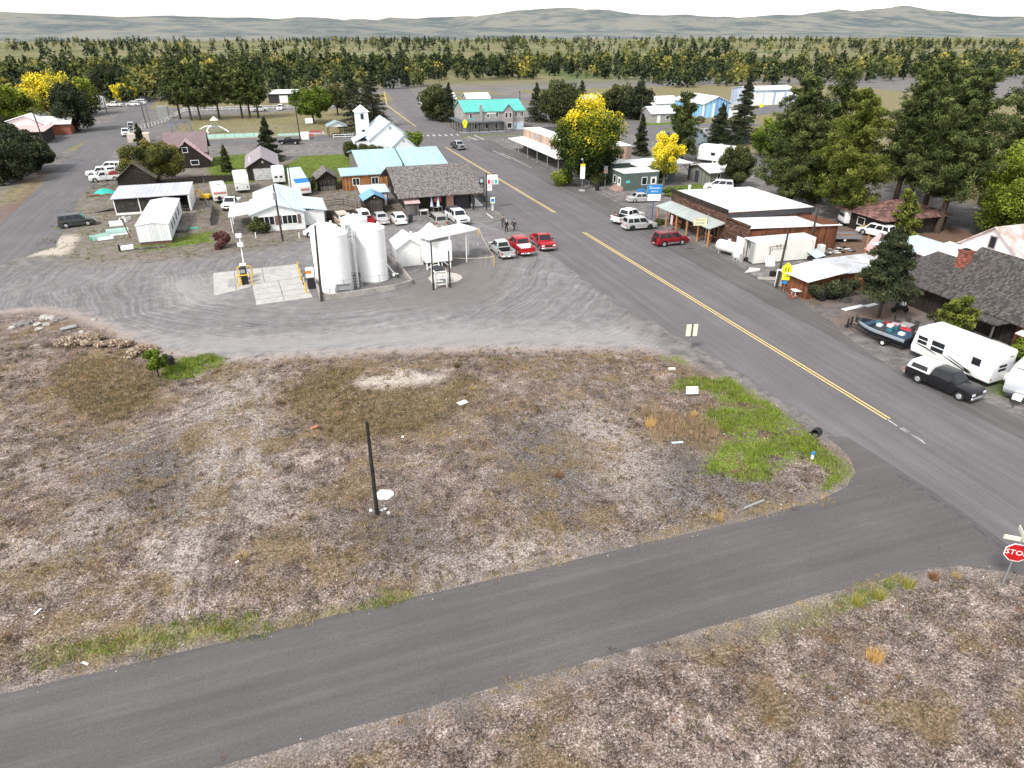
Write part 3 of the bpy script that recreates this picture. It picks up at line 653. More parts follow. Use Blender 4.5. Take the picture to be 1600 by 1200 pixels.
def vehicle(vk, col, pr, pf, side, label, cat=None, group=None, canopy=None, lower=None, rimm=None, bed_mat=None, roofcol=None, detail=True, fixed=None, name=None, hoodcol=None):
    """pr / pf: ground pixels of the near rear and near front wheel; side: which flank we see"""
    K = KINDS[vk]; L, Wd, wb, r, cl, bz, hz, rz_ = (K[k] for k in ('L','W','wb','r','cl','belt','hood','roof'))
    a = Vector(fixed[0]) if fixed else Vector(G(*pr)); b_ = Vector(fixed[1]) if fixed else Vector(G(*pf))
    h = math.atan2((b_-a).y, (b_-a).x); mid = (a+b_)/2; sg = 1 if side == 'L' else -1        # left flank = local +y
    ax0 = K['rax']; xm = ax0+wb/2                                                     # local x of mid wheelbase from rear end
    d = Vector((math.cos(h), math.sin(h))); lft = Vector((-d.y, d.x))
    c = mid-lft*sg*(Wd/2-.1)
    nm = name or {'pickup':'pickup_truck','crew':'pickup_truck','single':'pickup_truck','suv':'parked_suv','sedan':'parked_car','hatch':'parked_car','van':'parked_van'}[vk]
    root = T(nm, label, cat or {'pickup':'pickup','crew':'pickup','single':'pickup','suv':'suv','sedan':'car','hatch':'car','van':'van'}[vk], (c.x, c.y, 0), h, group)
    X = Matrix.Translation((-xm, 0, 0)); fx = ax0+wb; w = Wd/2; pk = vk in ('pickup','crew','single')
    c0, c1 = K['cab']; ra = r*1.2
    # lower body outline, front to rear along the bottom then back over the top
    bot = [(L-.02, cl+.12), (L-.12, cl), (fx+ra, cl)]+arch(fx, ra, cl)[0:]+[(fx-ra, cl)]
    if not pk: prof = bot+[(ax0+ra, cl)]+arch(ax0, ra, cl)+[(ax0-ra, cl), (.1, cl), (0, cl+.15), (.02, bz-.1), (.06, bz), (c1, bz), (c1+.25, bz-.01), (L-.35, hz-.08), (L-.06, hz-.2), (L, hz-.38)]
    if vk == 'sedan': prof = bot+[(ax0+ra, cl)]+arch(ax0, ra, cl)+[(ax0-ra, cl), (.1, cl), (0, cl+.15), (.0, bz-.12), (.08, bz), (c1, bz), (c1+.2, bz-.02), (L-.35, hz-.12), (L-.06, hz-.24), (L, hz-.4)]
    if pk: prof = bot+[(c0+.03, cl), (c0+.03, bz), (c1+.1, bz+.0), (c1+.3, hz), (L-.25, hz-.05), (L-.04, hz-.16), (L, hz-.4)]
    m = MB(); m.X = X; m.prism(prof, -w, w)
    body = m.build('body', col, root, smooth=True, bevel=.045, seg=2)
    if pk:
        m = MB(); m.X = X; t = .09
        sp = [(c0, cl), (ax0+ra, cl)]+arch(ax0, ra, cl)+[(ax0-ra, cl), (.06, cl+.02), (.04, bz), (c0, bz)]
        for sgn in (-1, 1): m.prism(sp, sgn*w, sgn*(w-t))
        m.box(0, .08, -w+.03, w-.03, cl+.12, bz-.01)
        m.build('bed', col, root, smooth=True, bevel=.02)
        m = MB(); m.X = X; m.box(.085, c0, -w+t, w-t, cl+.18, cl+.24); m.box(c0-.06, c0, -w+t, w-t, cl+.24, bz-.04); m.build('bed_floor', bed_mat or BLK, root)
    if lower is not None:
        m = MB(); m.X = X; m.box(ax0+ra+.03, fx-ra-.03, -w-.012, w+.012, cl-.02, cl+.2); m.build('side_skirt', lower, root)
    # greenhouse: frustum
    rake_f, rake_r = (.62, .18) if pk else ((.62, .2) if vk in ('suv',) else ((.8, .65) if vk == 'sedan' else ((.8, .5) if vk == 'hatch' else (.95, .18))))
    ww, wt = w-.05, w-.22
    B = [(c0, -ww, bz), (c1, -ww, bz), (c1, ww, bz), (c0, ww, bz)]; Tt = [(c0+rake_r, -wt, rz_), (c1-rake_f, -wt, rz_), (c1-rake_f, wt, rz_), (c0+rake_r, wt, rz_)]
    m = MB(); m.X = X; m.loft([B, Tt]); cab = m.build('cab', roofcol or col, root, smooth=True, bevel=.05, seg=2)
    def win(q, u0, u1, v0, v1, nm_, off=.012):
        q = [Vector(p) for p in q]; f = lambda u, v: (q[0]*(1-u)+q[1]*u)*(1-v)+(q[3]*(1-u)+q[2]*u)*v
        n = (q[1]-q[0]).cross(q[3]-q[0]).normalized(); ctr = (B[0][0]+B[1][0])/2
        mid_ = (q[0]+q[1]+q[2]+q[3])/4
        if n.dot(mid_-Vector((ctr, 0, bz+.2))) < 0: n = -n
        k = MB(); k.X = X; P = [f(u0, v0)+n*off, f(u1, v0)+n*off, f(u1, v1)+n*off, f(u0, v1)+n*off]; Q = [p-n*.03 for p in P]
        k.loft([Q, P]); k.build(nm_, GLASS, cab)
    win((B[1], B[2], Tt[2], Tt[1]), .07, .93, .1, .9, 'windscreen')
    win((B[3], B[0], Tt[0], Tt[3]), .1, .9, .2 if not pk else .15, .86, 'rear_window')
    splits = {'single': [(.1,.88)], 'pickup': [(.06,.33),(.37,.9)], 'crew': [(.05,.4),(.45,.92)], 'suv': [(.04,.27),(.31,.58),(.62,.94)], 'sedan': [(.12,.47),(.52,.93)], 'hatch': [(.08,.45),(.5,.93)], 'van': [(.03,.33),(.36,.66),(.69,.95)]}[vk]
    for sgn in (0, 1):
        q = (B[0], B[1], Tt[1], Tt[0]) if sgn == 0 else (B[3], B[2], Tt[2], Tt[3])
        for u0, u1 in splits: win(q, u0, u1, .12, .86, 'side_window')
    # wheels
    for x in (ax0, fx):
        for sgn in (-1, 1):
            k = MB(); k.X = X; y0, y1 = sgn*(w-.02), sgn*(w-.25); k.cyl((x, y0, r), (x, y1, r), r, r, 16); tw = k.build('wheel', TYRE, root, smooth=True, bevel=.03)
            k = MB(); k.X = X; k.cyl((x, sgn*(w-.03), r), (x, sgn*(w-.005), r), r*.6, r*.5, 12); k.build('rim', rimm or RIM, tw)
    # lamps, bumpers, grille
    for sgn in (-1, 1):
        k = MB(); k.X = X; k.box(L-.12, L+.012, sgn*(w-.06), sgn*(w-.42), hz-.36, hz-.2); k.build('headlight', LAMP, root)
        k = MB(); k.X = X
        if pk: k.box(-.015, .06, sgn*(w-.0), sgn*(w-.16), bz-.42, bz-.08)
        else: k.box(-.015, .1, sgn*(w-.03), sgn*(w-.3), bz-.3, bz-.08)
        k.build('tail_light', RED, root)
    bm_ = CHROME if pk else col
    k = MB(); k.X = X; k.box(L-.1, L+.09, -w+.04, w-.04, cl+.02, cl+.24); k.build('front_bumper', bm_, root, smooth=True, bevel=.03)
    k = MB(); k.X = X; k.box(-.14, .06, -w+.04, w-.04, cl+.02, cl+.22); k.build('rear_bumper', bm_, root, smooth=True, bevel=.03)
    k = MB(); k.X = X; k.box(L-.08, L+.015, -w+.46, w-.46, hz-.4, hz-.2); k.build('grille', BLK, root)
    k = MB(); k.X = X; k.box(-.15, -.142, -.16, .16, cl+.06, cl+.19); k.build('number_plate', WHT, root)
    if detail:
        for sgn in (-1, 1):
            k = MB(); k.X = X; k.box(c1-.55, c1-.4, sgn*(w-.05), sgn*(w+.17), bz+.03, bz+.2); k.build('mirror', BLK, root, smooth=True, bevel=.02)
    if hoodcol:
        k = MB(); k.X = X; k.box(c1+.22, L-.3, -w+.1, w-.1, hz-.055, hz+.012); k.build('hood', hoodcol, root, smooth=True, bevel=.02)
    if canopy is not None:
        P0 = [(.03,-w+.02,bz),(c0-.02,-w+.02,bz),(c0-.02,w-.02,bz),(.03,w-.02,bz)]; P1 = [(.22,-w+.2,bz+.62),(c0-.05,-w+.2,bz+.66),(c0-.05,w-.2,bz+.66),(.22,w-.2,bz+.62)]
        k = MB(); k.X = X; k.loft([P0, P1]); cp = k.build('canopy', canopy, root, smooth=True, bevel=.05, seg=2)
        for sgn in (-1, 1):
            k = MB(); k.X = X; P = []
            for x, zf in ((.35,.2),(c0-.25,.2),(c0-.3,.75),(.42,.75)):
                yy = (w-.02)*(1-zf)+(w-.2)*zf; P.append((x, sgn*(yy+.012), bz+.64*zf))
            k.loft([[(p[0], p[1]-sgn*.03, p[2]) for p in P], P]); k.build('side_window', GLASS, cp)
    root['_L'] = L; root['_xm'] = xm
    del root['_L']; del root['_xm']
    return root, X, K
# ------------------------------------------------------------ lettering
def letters(s, size, mat, par, loc, rot, name='lettering', ext=.004, align='CENTER', sx=1.0):
    cu = bpy.data.curves.new('txt', 'FONT'); cu.body = s; cu.size = size; cu.extrude = ext; cu.align_x = align; cu.align_y = 'CENTER'; cu.resolution_u = 2
    o = bpy.data.objects.new('txt', cu); COL.objects.link(o); bpy.context.view_layer.update()
    me = bpy.data.meshes.new_from_object(o.evaluated_get(bpy.context.evaluated_depsgraph_get())); bpy.data.objects.remove(o)
    me.materials.clear(); me.materials.append(mat); q = bpy.data.objects.new(name, me); COL.objects.link(q)
    q.parent = par; q.location = loc; q.rotation_euler = rot; q.scale = (sx, 1, 1); return q
# ------------------------------------------------------------ poles
def pole(p, h, r, label, lean=(0,0), name='utility_pole', arms=(), mat=None, trans=False, lamp=None, group=None, cat='utility pole'):
    t = T(name, label, cat, p, 0, group); m = MB(); m.cyl((0,0,-.2), (lean[0],lean[1],h), r, r*.7, 9); m.build('pole', mat or POLEW, t, smooth=True)
    for z, L, ang in arms:
        m = MB(); c = Vector((lean[0]*z/h, lean[1]*z/h, z)); d = Vector((math.cos(ang), math.sin(ang), 0))*L/2
        m.X = Matrix.Translation(c) @ Matrix.Rotation(ang, 4, 'Z'); m.box(-L/2, L/2, r*.7, r*.7+.1, -.06, .06); ca = m.build('crossarm', mat or POLEW, t)
        for k in (-.9,-.45,.45,.9):
            i = MB(); i.X = m.X; i.cyl((k*L/2, r*.7+.05, .06), (k*L/2, r*.7+.05, .2), .04, .03, 6); i.build('insulator', GALV, ca)
    if trans:
        m = MB(); f = .82; c = (lean[0]*f-.05, lean[1]*f-r-.25, h*f-.5); m.cyl(c, (c[0], c[1], c[2]+.9), .24, .24, 12); m.cyl((c[0],c[1],c[2]+.9), (c[0],c[1],c[2]+1.0), .24, .12, 12); m.build('transformer', GALV, t, smooth=True)
    return t
def wire(pts, sag, label, r=.012, group=None):
    P = []
    for a, b_ in zip(pts[:-1], pts[1:]):
        a = Vector(a); b_ = Vector(b_)
        for k in range(13):
            q = a.lerp(b_, k/12); q.z -= sag*4*(k/12)*(1-k/12); P.append(tuple(q))
    m = MB(); m.tube(P, r, 4); o = m.build('power_line', BLK); return tag(o, label, 'wire', group)
# ------------------------------------------------------------ building materials
SHAKE = M('weathered_shake_roof', (.2,.178,.165), .95, .3, 1.2, 'shakex', .21); SHAKE2 = M('dark_shake_roof', (.092,.082,.076), .95, .4, 1.2, 'shakey', .21)
DKBRD = M('dark_brown_boards', (.028,.021,.017), .9, .35, 2, 'boards', .22); RUSTB = M('rust_brown_boards', (.17,.06,.025), .85, .35, 1.2, 'boards', .25)
ORB = M('orange_stained_boards', (.33,.14,.055), .8, .25, 1.5, 'boards', .3); BLUER = M('pale_blue_metal_roof', (.36,.53,.62), .45, .08, .5, 'seamx', .6)
BLUEW = M('blue_white_metal_roof', (.54,.64,.71), .45, .08, .5, 'seamx', .6); WROOF = M('white_membrane_roof', (.8,.8,.79), .6, .05, .4, stain=((.42,.38,.36), .34))
WROOFR = M('white_roof_with_rust', (.8,.79,.77), .6, .06, .4, stain=((.3,.16,.13), .3)); TURQ = M('turquoise_metal_roof', (.1,.47,.4), .45, .1, .5, 'seamx', .5)
MAUVE = M('mauve_metal_roof', (.3,.26,.28), .55, .1, .6, 'seamy', .5); MAUVX = M('mauve_shingle_roof', (.2,.145,.15), .8, .12, 1, 'siding', .25); BBLUE = M('bright_blue_metal_roof', (.16,.37,.62), .4, .08, .6, 'seamy', .35)
GREENS = M('green_grey_siding', (.1,.13,.115), .75, .1, 1, 'siding', .2); TANB = M('pink_tan_panel', (.44,.31,.25), .8, .1, .8, 'boards', .5); GREYS = M('grey_siding', (.33,.31,.3), .75, .1, 1, 'siding', .2)
PINKR = M('faded_pink_metal_roof', (.62,.42,.41), .6, .12, .6, 'seamx', .5); DKSH = M('dark_slate_porch_roof', (.09,.11,.125), .8, .15, 1); BLACKM = M('black_tar_roof', (.025,.025,.027), .8, .2)
CREAMR = M('cream_roof', (.72,.63,.5), .8, .08, .6); REDR = M('red_metal_roof', (.62,.16,.15), .5, .1); REDBR = M('red_brown_shingles', (.2,.105,.09), .9, .2, 1, 'shakex', .4); SKYB = M('sky_blue_siding', (.25,.48,.72), .6, .08, .6, 'boards', .4)
BRICKD = M('dark_brick_front', (.12,.06,.04), .9, .3, 2, 'brick', .55); BRICKR = M('red_brick', (.36,.12,.085), .9, .25, 3, 'brick', .3); LOGP = M('peeled_log_post', (.42,.2,.085), .7, .25, 3); GREYBR = M('bare_grey_boards', (.14,.125,.115), .9, .3, 2, 'boards', .2)
PORCHR = M('grey_green_porch_metal', (.4,.44,.42), .5, .1, .6, 'seamy', .4); RUSTY = M('rusting_white_metal_roof', (.66,.62,.6), .6, .1, .6, 'seamx', .35, stain=((.38,.2,.15), .75)); PINKS = M('pale_pink_stucco', (.66,.6,.6), .85, .06, .8)
SHUT = M('brown_shutter', (.16,.09,.08), .8, .1); DOORB = M('brown_door', (.12,.06,.04), .7, .2); SALM = M('salmon_door', (.5,.28,.22), .7, .1); DKGREY = M('charcoal', (.04,.04,.045), .8, .15); GREYP = M('grey_paint', (.3,.3,.3), .7, .1)
# ------------------------------------------------------------ tavern with shake roof
H = House('tavern', 'long dark brown tavern under a weathered shake roof beside the main street', 'tavern', 18.4, 28.6, 105.6, 121.2, 3.05, 5.55, 'gable_x', DKBRD, SHAKE, over=1.6, thick=.14)
H.door('S', 1.6, 1.0, 2.1, SALM); m = MB(); m.box(2.4, 4.7, -7.83, -7.79, 0.05, 2.5); H.part('entry_shade_panel', m, DKGREY)  # flat charcoal panel stands for the shade inside the entry
m = MB(); m.box(2.3, 2.45, -7.95, -7.8, 0, 2.7); m.box(4.7, 4.85, -7.95, -7.8, 0, 2.7); m.box(4.95, 5.1, -9.1, -8.95, 0, 2.6); H.part('post', m, DKBRD)
H.win('W', -3, 1, 1, .9)
m = MB(); m.box(-1.0, .25, -7.87, -7.81, 1.35, 2.05); sg = H.part('wall_sign', m, M('red_sign_panel', (.5,.05,.09), .5, .1), 'red advertising sign with pale script')
m = MB(); m.tube([(-.85,-7.885,1.65),(-.7,-7.885,1.85),(-.6,-7.885,1.58),(-.42,-7.885,1.8),(-.3,-7.885,1.62),(-.1,-7.885,1.84),(.1,-7.885,1.66)], .035, 5); m.box(-.85,.1,-7.885,-7.872,1.44,1.48); m.build('lettering', WHT, sg)
m = MB(); m.cyl((-3.7,2,5.0),(-3.7,2,5.75),.09); H.part('flue', m, BLK)
m = MB(); m.cbox((-5.45,-6.4,2.35), (.7,.75,.75)); ac = H.part('air_conditioner', m, M('beige_metal', (.5,.47,.42), .6, .1)); m = MB(); m.box(-5.35,-5.12,-6.79,-6.78,2.1,2.6); m.build('grille', DKGREY, ac)
# ------------------------------------------------------------ blue-roofed building behind it
H = House('rental_cabins', 'wide blue-roofed building behind the tavern with a seam down its roof', 'building', 14.6, 30.2, 129, 148, 3.0, 4.7, 'gable_x', M('grey_board_wall', (.2,.18,.17), .85, .2, 1, 'boards', .3), BLUER, over=.4)
m = MB(); m.box(-.06, .06, -9.9, -9.6, 3.05, 3.16); H.part('roof_seam', m, DKGREY)
r_ = MB(); 
for i in range(20):
    y0 = -9.85+i*.49; z0 = 3.0+(y0+9.5)*(1.7/9.5)+.13; r_.box(-.08, .08, y0, y0+.49, z0, z0+.12)
H.part('roof_seam', r_, DKGREY)
H = House('rental_cabins', 'low orange-boarded annex with pale blue roof left of the tavern', 'building', 10.8, 18.6, 125.3, 129.0, 2.55, 3.05, 'shed_y', ORB, BLUER, over=.3)
H.win('S', -1.6, .9, 1.1, 1.1, 1); H.win('S', 1.7, .9, 1.1, 1.1, 1)
# ------------------------------------------------------------ little sheds by the tavern
H = House('garden_shed', 'dark wooden shed with bright blue gable roof left of the tavern', 'shed', 12.1, 15.2, 106.9, 110.6, 2.15, 2.95, 'gable_y', DKBRD, BBLUE, over=.3, thick=.07)
H.door('S', .2, 1.7, 1.9, M('grey_brown_door', (.07,.055,.05), .9, .3, 2, 'boards', .2)); m = MB(); m.cyl((0,-1.87,2.4),(0,-1.98,2.35),.09,.06); H.part('lamp', m, WHT)
H = House('lean_to', 'lean-to with pale blue metal roof between blue shed and tavern', 'lean-to', 12.4, 16.4, 111.6, 115.2, 2.2, 2.6, 'shed_y', DKBRD, BLUEW, over=.3, thick=.07)
H.door('S', 1.3, .9, 1.8, WHT)
H = House('storage_closet', 'narrow grey board closet with pink metal roof at tavern corner', 'shed', 17.9, 19.75, 103.6, 105.2, 1.9, 2.3, 'shed_y', GREYBR, PINKR, over=.25, thick=.06); H.door('S', 0, .8, 1.6, GREYBR)
H = House('old_shed', 'weathered dark shed with grey shake gable roof and slatted front', 'shed', 6.6, 10.0, 126.6, 132.0, 2.1, 3.3, 'gable_y', DKBRD, SHAKE, over=.45)
m = MB(); m.box(-1.3, 1.3, -2.86, -2.72, .05, .75); H.part('counter', m, GREYBR); m = MB()
for i in range(9): m.box(-1.3+i*.3, -1.24+i*.3, -2.76, -2.71, 1.0, 1.75)
H.part('slat', m, GREYBR); H.win('S', .6, .15, .5, .45)
# ------------------------------------------------------------ cream bungalow with pale blue roof
H = House('bungalow', 'white bungalow with pale blue gable roof behind the utility pole', 'house', -4.1, 2.9, 100.9, 110.2, 2.5, 3.6, 'gable_y', WHT2, BLUEW, over=.3)
for u in (-1.55, 1.5):
    H.win('S', u, .9, 1.9, 1.15, 2); [H.part('shutter', MB().box(u+q, u+q+.44, -4.71, -4.66, .85, 2.1), SHUT) for q in (-1.5, 1.06)]
H.win('W', 1.5, .9, 1.1, 1.0)
m = MB(); m.X = Matrix.Translation((.5, 8.2, 0)); m.box(-3.4, 3.0, -3.5, 2, 0, 2.5); m.prism([(-3.4, 2.5), (3.0, 2.5), (-.2, 3.5)], -3.5, 2, axis='y'); H.part('rear_wing', m, WHT2)
m = MB()
for sg in (-1, 1): m.prism([(.3+sg*3.6, 2.42), (.3, 3.56), (.3, 3.68), (.3+sg*3.6, 2.54)], 4.98, 10.5, axis='y')
H.part('rear_roof', m, BLUEW)
m = MB(); m.box(3.5, 6.3, -3.6, 3.2, 0.2, 2.3); H.part('side_annex', m, WHT2); m = MB(); m.prism([(3.45, 2.7), (6.75, 2.15), (6.75, 2.27), (3.45, 2.82)], -3.9, 4.2, axis='y'); H.part('annex_roof', m, BLUEW)
m = MB(); m.prism([(-3.83, 2.5), (-6.5, 2.2), (-6.5, 2.3), (-3.83, 2.6)], -4.2, 3.6, axis='y'); H.part('porch_roof', m, WROOF)
m = MB()
for y in (-4.0, -.2, 3.3): m.box(-6.3, -6.18, y-.06, y+.06, 0, 2.25)
H.part('porch_post', m, WHT); m = MB(); m.box(-6.3, -3.52, -4.0, 3.2, 0, .35); m.box(-5.6,-4.2,-4.5,-4.02,0,.18); H.part('porch_deck', m, GREYBR)
m = MB()
for z in (.6, .85): m.box(-6.28, -3.6, -4.04, -3.99, z, z+.06)
for i in range(8): m.box(-6.2+i*.35, -6.15+i*.35, -4.03, -4.0, .35, .85)
H.part('porch_railing', m, GREYBR)
# ------------------------------------------------------------ mauve-roofed garage
H = House('garage', 'dark garage with mauve gable roof and whitewashed door', 'garage', -5.0, .45, 140.0, 154.5, 2.55, 4.1, 'gable_y', DKBRD, MAUVE, over=.4)
H.door('S', 0, 3.2, 2.0, M('whitewashed_door', (.5,.5,.5), .85, .25, 2, 'siding', .4), name='garage_door'); m = MB(); m.cyl((-2.1,-4.5,2.9),(-2.1,-4.5,3.9),.1); H.part('flue', m, WHT); m = MB(); m.cbox((.15,-7.28,3.3),(.4,.06,.4)); H.part('gable_vent', m, GREYP)
# ------------------------------------------------------------ white church
H = House('church', 'white church with square bell tower and pale blue roof', 'church', 20.4, 29.6, 158.5, 172.5, 3.9, 7.3, 'gable_y', WHT2, BLUEW, over=.3)
m = MB(); m.cbox((0,-7.04,6.1),(.5,.06,.6)); H.part('gable_vent', m, GREYP)
m = MB(); m.box(-.6,4.6,-11.2,-7.0,0,2.7); m.prism([(-.6,2.7),(4.6,2.7),(2.0,4.9)],-11.2,-7.0); H.part('front_wing', m, WHT2)
m = MB()
for sg in (-1,1): m.prism([(2.0+sg*2.9,2.4),(2.0,4.95),(2.0,5.07),(2.0+sg*2.9,2.52)],-11.5,-7.1)
H.part('wing_roof', m, BLUEW); m = MB(); m.cbox((2.0,-11.23,3.9),(.4,.06,.5)); H.part('gable_vent', m, GREYP)
for u in (.4, 3.4): window(H.root, ((0,-11.2,0),(1,0,0),(0,-1,0)), u, .7, .8, 1.4, 0, WHT)
m = MB(); m.box(-5.9,-3.1,3.6,6.4,0,8.6); tw = H.part('bell_tower', m, WHT2)
m = MB(); m.loft([[(-6.2,3.3,8.55),(-2.8,3.3,8.55),(-2.8,6.7,8.55),(-6.2,6.7,8.55)],[(-4.52,4.98,10.0),(-4.48,4.98,10.0),(-4.48,5.02,10.0),(-4.52,5.02,10.0)]]); m.build('tower_roof', WROOF, tw)
for z in (3.6, 7.0): window(tw, ((-4.5,3.6,0),(1,0,0),(0,-1,0)), 0, z, .6, 1.1, 0, GREYP)
m = MB(); m.box(-7.3,-4.62,-2.2,3.5,0,2.9); H.part('vestibule', m, WHT2); m = MB(); m.prism([(-7.5,2.85),(-4.6,4.2),(-4.6,4.32),(-7.5,2.97)],-2.4,3.55,axis='y'); H.part('vestibule_roof', m, BLUEW)
window(H.root, ((-6,-2.2,0),(1,0,0),(0,-1,0)), 0, .8, .8, 1.6, 0, GREYP)
for u in (-4, 0): H.win('W', u, 1.2, .9, 1.8)
# ------------------------------------------------------------ left side houses
H = House('a_frame_house', 'dark house with mauve roof and a steep front gable beside the bushy tree', 'house', -20.6, -13.2, 160.5, 168.5, 3.0, 6.2, 'gable_x', DKBRD, MAUVX, over=.5)
m = MB(); m.prism([(-1.6,1.6),(4.2,1.6),(.3,5.2)],-6.4,-3.9); m.box(-1.6,4.2,-6.4,-3.9,0,1.6); H.part('front_gable', m, DKBRD)
m = MB()
m.prism([(4.8,1.15),(.3,5.3),(.3,5.45),(4.8,1.3)],-6.8,-3.0); m.prism([(-2.1,2.6),(.3,5.3),(.3,5.45),(-2.1,2.75)],-6.8,-3.0); H.part('gable_roof', m, PINKR)
window(H.root, ((0,-6.4,0),(1,0,0),(0,-1,0)), .1, 3.1, .9, .9, 0, WHT); window(H.root, ((0,-6.4,0),(1,0,0),(0,-1,0)), 1.6, .8, 1.4, .8, 1, WHT)
H = House('old_barn', 'black weathered barn with mossy gable roof beside the white pickups', 'barn', -26.2, -20.4, 136.6, 142.5, 2.3, 4.7, 'gable_y', DKBRD, M('mossy_boards', (.13,.12,.085), .95, .3, 2, 'seamy', .3), over=.4); H.door('S', 0, 2.4, 2.0, DKBRD, name='barn_door')
H = House('carport', 'long open carport with faded bluish metal roof behind the mobile home', 'carport', -24.0, -13.4, 118.0, 126.2, 2.45, 2.75, 'shed_y', None, M('faded_bluish_metal_roof', (.5,.5,.58), .5, .12, .5, 'seamx', .7), over=.2, base=2.3)
m = MB()
for x in (-5.2,-1.8,1.7,5.2): m.box(x-.07, x+.07, -4.0, -3.86, 0, 2.4)
H.part('post', m, WHT); m = MB(); m.box(-5.2, 5.0, 3.7, 4.0, 0, 2.3); H.part('rear_wall', m, DKGREY); m = MB(); m.box(-5.1, 1.6, -3.92, -3.86, .3, 2.3); H.part('screen', m, M('dark_screen', (.05,.045,.04), .9, .5, 2)); m = MB(); m.box(-5.25, 1.65, -4.02, -3.93, 0, .3); H.part('sill', m, WHT); m = MB(); m.box(5.22,5.42,-4.3,4.0,0,2.55); H.part('end_wall', m, WHT2); m = MB(); m.box(-5.2,5.2,-4.1,-4.02,2.3,2.6); H.part('fascia', m, WHT)
m = MB(); m.box(1.7,5.2,-4.0,4.0,0,.12); H.part('floor', m, GREYBR)
H = House('mobile_home', 'white mobile home with flat white roof and end awning beside the carport', 'mobile home', -18.2, -14.3, 98.6, 114.4, 2.62, 2.85, 'gable_y', M('white_ribbed_siding', (.75,.76,.77), .6, .08, 1, 'boards', .35), WROOF, over=.08, base=.45, thick=.06)
for u in (-5,-2.5,.5,3.5): H.win('E', u, 1.3, .8, .8, 0, GREYP)
m = MB(); m.box(-1.8,1.8,-7.6,7.6,0,.44); H.part('skirting', m, GREYBR); m = MB(); m.prism([(-1.85,.45),(1.85,.45),(1.85,2.62),(0,2.82),(-1.85,2.62)],-7.75,-7.66); H.part('end_panel', m, M('white_ribbed_panel', (.82,.82,.82), .5, .04, 1, 'seamx', .25)); m = MB(); m.box(-1.85,1.85,-7.78,-7.66,0,.44); H.part('end_skirting', m, SHUT)
m = MB(); m.box(1.95,3.4,-2.5,.8,0,.4); H.part('deck', m, GREYBR)
H = House('pink_roofed_house', 'low house with faded pink metal roof and white upper gable at far left', 'house', -62.5, -53.2, 206, 216, 2.9, 3.3, 'shed_y', DKBRD, PINKR, over=.6)
m = MB(); m.prism([(-9,3.2),(3,3.2),(-1,5.6)],5.2,9); H.part('upper_gable', m, PINKS); m = MB()
for a, b_ in (((-9.6,3.2),(-1,5.7)),((3.6,3.2),(-1,5.7))): m.prism([a,b_,(b_[0],b_[1]+.13),(a[0],a[1]+.13)],4.8,12)
H.part('gable_roof', m, WROOF); H.door('S', 2, .9, 2, WHT)
H = House('pink_roofed_house', 'small shed with faded pink roof in front of the pink-roofed house', 'shed', -58.6, -53.8, 195.2, 199.5, 1.9, 2.3, 'shed_y', DKBRD, PINKR, over=.3)
H = House('white_roofed_house', 'house with white roof behind the pink-roofed house at far left', 'house', -61, -51, 224, 232, 2.8, 4.2, 'gable_x', M('rust_red_siding', (.3,.11,.07), .8, .15, 1, 'siding', .2), WROOF, over=.5); H.win('S', -2, 1, 1.2, 1)
# ------------------------------------------------------------ right side of the main street
H = House('general_store', 'dark brick-fronted store with flat white roof and log-post porch', 'store', 53.6, 66.8, 73.9, 87.7, 4.2, 4.5, 'shed_xr', BRICKD, WROOFR, over=.02, thick=.1)
m = MB(); m.box(-6.75,-6.55,-6.95,6.95,4.35,4.85); H.part('parapet', m, DKBRD); m = MB(); m.cyl((-4.6,5.6,4.5),(-4.6,5.6,5.3),.14); m.cyl((-4.6,5.6,5.3),(-4.6,5.6,5.45),.22); H.part('flue', m, WHT)
m = MB(); m.prism([(-6.62,3.05),(-9.0,2.5),(-9.0,2.6),(-6.62,3.15)],-6.8,6.9,axis='y'); H.part('porch_roof', m, PORCHR)
for y in (-6.5,-4.0,-1.3,1.4,4.1,6.6):
    m = MB(); m.cyl((-8.75,y,0),(-8.75,y,2.52),.14,.12,8); H.part('porch_post', m, LOGP, smooth=True)
m = MB(); m.box(-9.1,-6.62,-6.9,6.9,0,.18); H.part('porch_deck', m, M('worn_plank_deck', (.2,.18,.17), .9, .2, 1, 'seamy', .2))
for u in (-4.5,-1.6,4.6): H.win('W', u, .9, 1.6, 1.3, 1, LOGP)
H.door('W', 1.7, 1.0, 2.1, DOORB, True)
m = MB(); m.X = Matrix.Translation((-.2,-9.9,0)); m.box(-1.6-5.0,6.8,-2.0,2.95,0,3.3); H.part('south_wing', m, RUSTB)
m = MB(); m.prism([(-6.95,3.75),(6.9,3.05),(6.9,3.15),(-6.95,3.85)],-12.2,-7.05,axis='y'); H.part('wing_roof', m, WROOF)
m = MB(); m.box(-6.95,-6.82,-12.15,-7.1,0,4.1); H.part('wing_front', m, BRICKD); m = MB(); m.box(-6.7,6.9,-7.04,-6.93,3.6,4.25); H.part('eave_board', m, DKGREY)
H = House('green_house', 'green-grey building with flat white roof beside the yellow tree', 'house', 57.2, 64.0, 109.6, 114.2, 2.7, 2.95, 'flat', GREENS, WROOF, over=.05)
H.door('S', 2.4, 1.0, 2.0, WHT, True); H.win('S', .6, .9, .9, 1.2); H.win('W', -1.2, .9, .9, 1.2); H.door('W', .6, 1.0, 2.0, WHT, True)
m = MB(); m.box(-3.0,-2.2,-2.36,-2.31,1.3,1.75); H.part('wall_sign', m, M('turquoise_sign', (.1,.5,.48), .5, .05)); m = MB()
for i in range(5): m.box(1.9-.0,2.9,-2.35-.28*(i+1),-2.35-.28*i,0,.75-.15*i)
H.part('entry_steps', m, DKBRD); m = MB()
for i in range(3): m.box(-3.45-.45*(3-i),-3.45-.45*(2-i),-2.2,.6,0,.22*(i+1))
